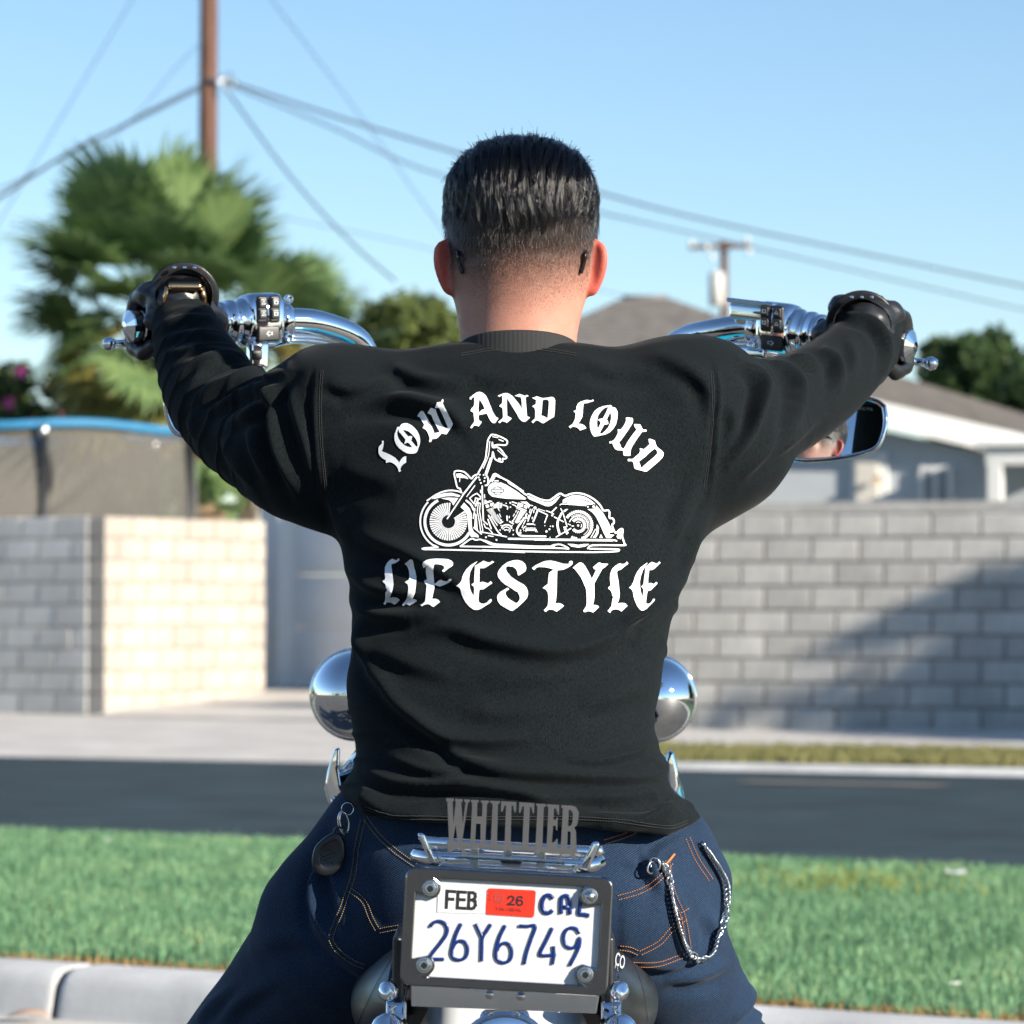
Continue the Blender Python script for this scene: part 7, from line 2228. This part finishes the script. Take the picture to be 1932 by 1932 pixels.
stroke('I', "165 1090 300 1000 420 950 520 935 620 945 690 968", 24)
fill('I', "230 1065 330 1000 430 975 540 970 670 1010 650 1035 560 1020 450 1025 360 1045 290 1062")
fill('I', "370 1056 480 1042 640 1050 560 1165 540 1120 500 1085")
fill('I', "725 1120 670 1190 720 1230 770 1310 785 1440 800 1580 830 1640 950 1650 940 1610 870 1560 845 1500 840 1380 845 1300 810 1210")
stroke('I', "760 1090 830 1150 870 1230", 30)
stroke('I', "915 735 705 1005", 26); stroke('I', "700 1020 470 1365", 20); stroke('I', "890 860 765 1030", 13)
stroke('I', "680 965 665 910 625 890 600 800 580 650 700 645 770 690 835 755 870 715 930 690", 24)
fill('I', "605 680 670 675 760 720 795 765 720 745 615 740"); stroke('I', "662 740 656 800", 12)
stroke('I', "930 690 1000 560 1050 450 1070 300 1085 180 1120 110 1150 85 1230 100 1340 150 1383 190 1370 235 1330 247 1240 240 1165 252 1155 205 1160 280 1230 278 1290 320 1330 380 1372 430 1345 455 1310 452 1308 500 1250 490 1190 450 1162 350 1148 440 1100 600 1062 700", 23)
stroke('I', "1115 190 1095 400 1015 600", 12); stroke('I', "1125 440 1045 680", 16)
stroke('I', "1160 118 1240 132", 14); stroke('I', "1255 162 1320 186", 17); stroke('I', "1235 320 1335 415", 13); dot('I', 1262, 462, 24)
for x, y in ((962, 697), (947, 738), (962, 774), (1040, 745), (980, 822), (1032, 795), (1022, 700)): dot('I', x, y, 14)
stroke('I', "1060 700 1090 760 1085 845 1050 860", 25); stroke('I', "1085 845 1140 760 1190 682 1300 745 1350 770 1430 815 1623 950", 25)
stroke('I', "1195 705 1280 745", 18); stroke('I', "1152 800 1192 722", 24); stroke('I', "1190 791 1245 791", 18)
stroke('J', "640 100 690 160 900 290 1090 440 1170 430 1300 490 1500 570 1680 592 1800 530 1932 430", 42)
tank_poly = "130 320 150 240 200 170 290 130 420 140 460 130 600 190 860 350 1050 490 1112 540 1080 568 900 560 600 545 400 520 240 490 160 420"
fill('J', tank_poly)
fill('J', "1132 485 1165 475 1300 530 1500 610 1640 640 1760 615 1860 540 1984 462 1940 520 1850 640 1750 720 1680 740 1600 735 1400 650 1200 570 1150 530")
stroke('K', "0 420 80 415 180 350 290 270 350 265 400 300 460 310 560 270 700 252 850 270 1000 330 1150 430 1250 540 1320 650 1420 645 1458 690 1458 820 1530 832 1562 900 1550 950 1522 970 1532 1050 1600 1170 1680 1100 1740 1072 1762 1110 1750 1250 1800 1410 1770 1450 1080 1450 960 1525", 38)
fill('K', "385 410 450 365 580 310 720 300 860 320 1000 390 1110 480 1140 520 1100 500 960 430 820 385 700 380 580 410 450 470 380 480")
fill('K', "460 482 560 427 700 394 820 402 960 452 1090 507 1030 520 800 510")
fill('K', "950 620 1120 610 1145 570 1150 530 1300 690 1420 900 1545 1150 1470 1160 1450 1200 1570 1210 1480 1285 1385 1285 1330 1180 1250 1000 1150 800 1060 690")
stroke('K', "320 525 400 502 920 540", 20); dot('K', 960, 565, 20); dot('K', 1093, 562, 30)
spokes('K', 740, 990, 280, 345, 40, [(152, 182), (222, 238), (262, 280)], .72)
spokes('K', 740, 990, 112, 182, 26, [(140, 218)], .62)
arc('K', 740, 990, 215, -20, 160, 22); arc('K', 740, 990, 250, -60, 130, 10); dot('K', 737, 996, 24); arc('K', 740, 990, 75, 50, 130, 16); arc('K', 740, 990, 75, -40, 20, 16)
stroke('K', "355 715 300 830", 44); stroke('K', "272 890 262 1000 310 1190", 50); fill('K', "395 660 450 620 510 615 440 680 415 690")
stroke('K', "200 810 400 910", 24); stroke('K', "340 610 400 750 480 1020", 24); stroke('K', "230 1262 570 1062", 24); stroke('K', "500 960 565 985", 18); stroke('K', "595 1006 632 1010", 22)
fill('K', "1165 975 1185 985 1215 1050 1200 1180 1140 1280 1070 1280 1150 1150"); stroke('K', "1132 1085 1030 1270", 20); fill('K', "1258 1192 1222 1280 1305 1280")
stroke('K', "-260 1318 700 1328 1525 1336", 50); stroke('K', "1555 1330 1620 1348", 34); fill('K', "1735 1110 1660 1160 1620 1250 1640 1290 1720 1310 1730 1200")
fill('K', "490 1415 610 1422 740 1442 870 1422 995 1420 900 1480 740 1505 580 1480")
stroke('J', "665 1560 1300 1570 1600 1576", 50)
stroke('I', "330 1800 115 1818 110 1835 300 1836 1000 1850 1640 1876", 23); stroke('J', "0 1852 700 1872 1932 1896", 44)
stroke('K', "200 1603 700 1607 1100 1610 1600 1592 1678 1562 1640 1542 1300 1535 1000 1530", 34); stroke('I', "270 1770 330 1800", 23)
stroke('I', "670 1785 830 1672 900 1690 970 1680 1040 1710 1150 1760 1300 1775 1623 1782", 24); stroke('I', "670 1786 1000 1792 1623 1804", 24)
stroke('J', "0 1600 80 1610 200 1660 350 1700 700 1716 1300 1750 1780 1752 1800 1740", 38); stroke('J', "0 1756 1000 1790 1932 1796", 36); stroke('K', "130 1462 200 1440 350 1437 520 1528 400 1522 0 1510", 34)
stroke('I', "1000 870 1002 1000 1018 1385", 22); stroke('I', "1000 1570 1370 1640", 20); stroke('I', "935 1080 900 1170", 26)
stroke('I', "942 1122 972 1132 960 1250 985 1400 1010 1545 980 1580 955 1400 925 1250 942 1122", 15, False); stroke('I', "890 1210 865 1360", 18); fill('I', "895 1280 915 1300 935 1540 880 1490 885 1380")
stroke('I', "870 1500 990 1600", 18); stroke('I', "810 1055 860 1010 920 980 975 1030 970 1070 900 1050 880 1140 812 1058", 18, False)
stroke('I', "1095 1625 1165 1635", 14); dot('I', 1058, 1648, 14); dot('I', 1218, 1690, 13); stroke('I', "975 930 975 970", 14); stroke('I', "1035 1000 1036 1045", 14)
fill('J', "50 570 90 580 120 610 190 590 262 610 50 690"); fill('J', "75 710 110 690 150 690 180 740 150 770 95 780"); fill('J', "190 670 260 640 290 650 250 740 205 740")
for k in range(15):
    t = k / 14
    a = np.array([110, 835]) + t * np.array([285, 325]); b = np.array([250, 780]) + t * np.array([190, 345])
    stroke('J', "%d %d %d %d" % (a[0], a[1], b[0], b[1]), 15)
for k in range(17):
    t = k / 16
    a = np.array([960, 850]) + t * np.array([-140, 290]); b = np.array([1100, 880]) + t * np.array([-220, 285])
    stroke('J', "%d %d %d %d" % (a[0], a[1], b[0], b[1]), 13)
stroke('J', "850 745 1110 845", 30); stroke('J', "860 790 1100 880", 16)
for k in range(7):
    stroke('J', "%d %d %d %d" % (275 + 6 * (k < 2), 690 + 17 * k, 365, 670 + 17 * k), 11); stroke('J', "%d %d %d %d" % (430, 665 + 20 * k, 512 - 8 * abs(k - 2), 655 + 19 * k), 12)
fill('J', "360 640 430 625 412 700 412 800 450 880 400 830 370 740")
fill('J', "880 720 900 640 1040 680 1020 760 950 755"); fill('J', "1045 770 1060 705 1150 730 1120 805"); fill('J', "950 620 1120 620 1215 710 1160 800 1150 720")
stroke('J', "490 1285 520 1232 600 1206 690 1222 742 1292", 36); stroke('J', "515 1320 560 1272 620 1262 680 1292 703 1340 680 1388", 24)
for x, y, r in ((570, 1340, 20), (610, 1335, 18), (650, 1340, 18), (445, 1340, 18), (780, 1345, 18), (780, 1455, 18), (965, 1345, 18), (1050, 1355, 14), (960, 1405, 30), (1330, 780, 40), (1765, 970, 26), (1580, 1230, 13), (1720, 1245, 15), (1780, 1245, 22), (1695, 1320, 24), (1620, 1375, 30), (1710, 1525, 13), (90, 1520, 22), (355, 1588, 24), (600, 663, 16), (470, 1222, 16), (750, 1230, 16), (705, 650, 24), (708, 758, 18), (470, 1095, 24), (770, 1112, 24), (1385, 1382, 14), (1325, 1210, 14)): dot('J', x, y, r)
for s, w in (("1060 1030 1000 1120 900 1260 870 1350 900 1430 970 1480 1200 1494 1600 1500", 46), ("155 970 300 1230 400 1390 470 1450", 36), ("140 1070 190 1220 220 1300", 34), ("220 990 300 1110 375 1220", 24), ("35 1180 80 1280 150 1300 250 1410", 26), ("20 1100 130 1200", 30),
             ("380 950 450 1070", 20), ("430 930 465 1010", 20), ("440 1170 510 1130", 36), ("780 990 810 930", 20), ("840 890 860 840", 20), ("790 1080 870 950", 24), ("880 920 910 860", 22), ("690 1125 780 1180", 36), ("620 985 627 1095", 34), ("680 990 675 1030", 22),
             ("535 705 600 730 640 760 630 810", 30), ("755 627 860 660", 30), ("755 690 840 725", 24), ("1210 810 1190 900", 22), ("1265 810 1230 900 1150 1120", 26), ("1170 960 1140 1060", 20), ("1305 840 1296 900", 24), ("1265 1010 1255 1060", 20), ("1395 850 1285 1125", 44),
             ("1380 825 1500 885 1638 955 1628 1005 1575 1150", 28), ("1410 800 1580 860", 16), ("1100 960 1100 1040", 40), ("1120 925 1125 935", 36), ("1090 1090 1040 1190", 24), ("1025 1220 1005 1280", 24), ("1100 1242 1060 1270 1030 1320", 24), ("1130 1190 1290 1190", 36), ("1095 1292 1270 1286", 20),
             ("1295 1288 1340 1292", 18), ("1095 1326 1335 1320 1365 1352", 20), ("1102 1372 1112 1350 1330 1352 1350 1380", 22), ("1620 852 1740 900 1800 935", 26), ("1745 895 1870 770", 32), ("1820 1010 1932 1070", 30), ("145 1480 275 1500", 20), ("930 1090 1005 1005", 16), ("900 1155 960 1100", 16), ("50 440 55 525", 24), ("1215 712 1270 722", 22)):
    stroke('J', s, w)
lay('printed_motorcycle', POL, [], PRINT, shirt, .0009, 5)
# the thin outline mark on the tank of the drawing
PM, POL = POL, []
for s in ("240 308 540 308 540 380 240 380 240 308", "305 305 292 270 340 262 390 238 440 262 488 270 470 305", "300 385 295 400 340 440 390 456 440 440 488 396 478 385"): stroke('J', s, 12, False)
lay('printed_shield_outline', POL, [], JERSEY, shirt, .0014, 8)
bpy.data.scenes.remove(_ts)
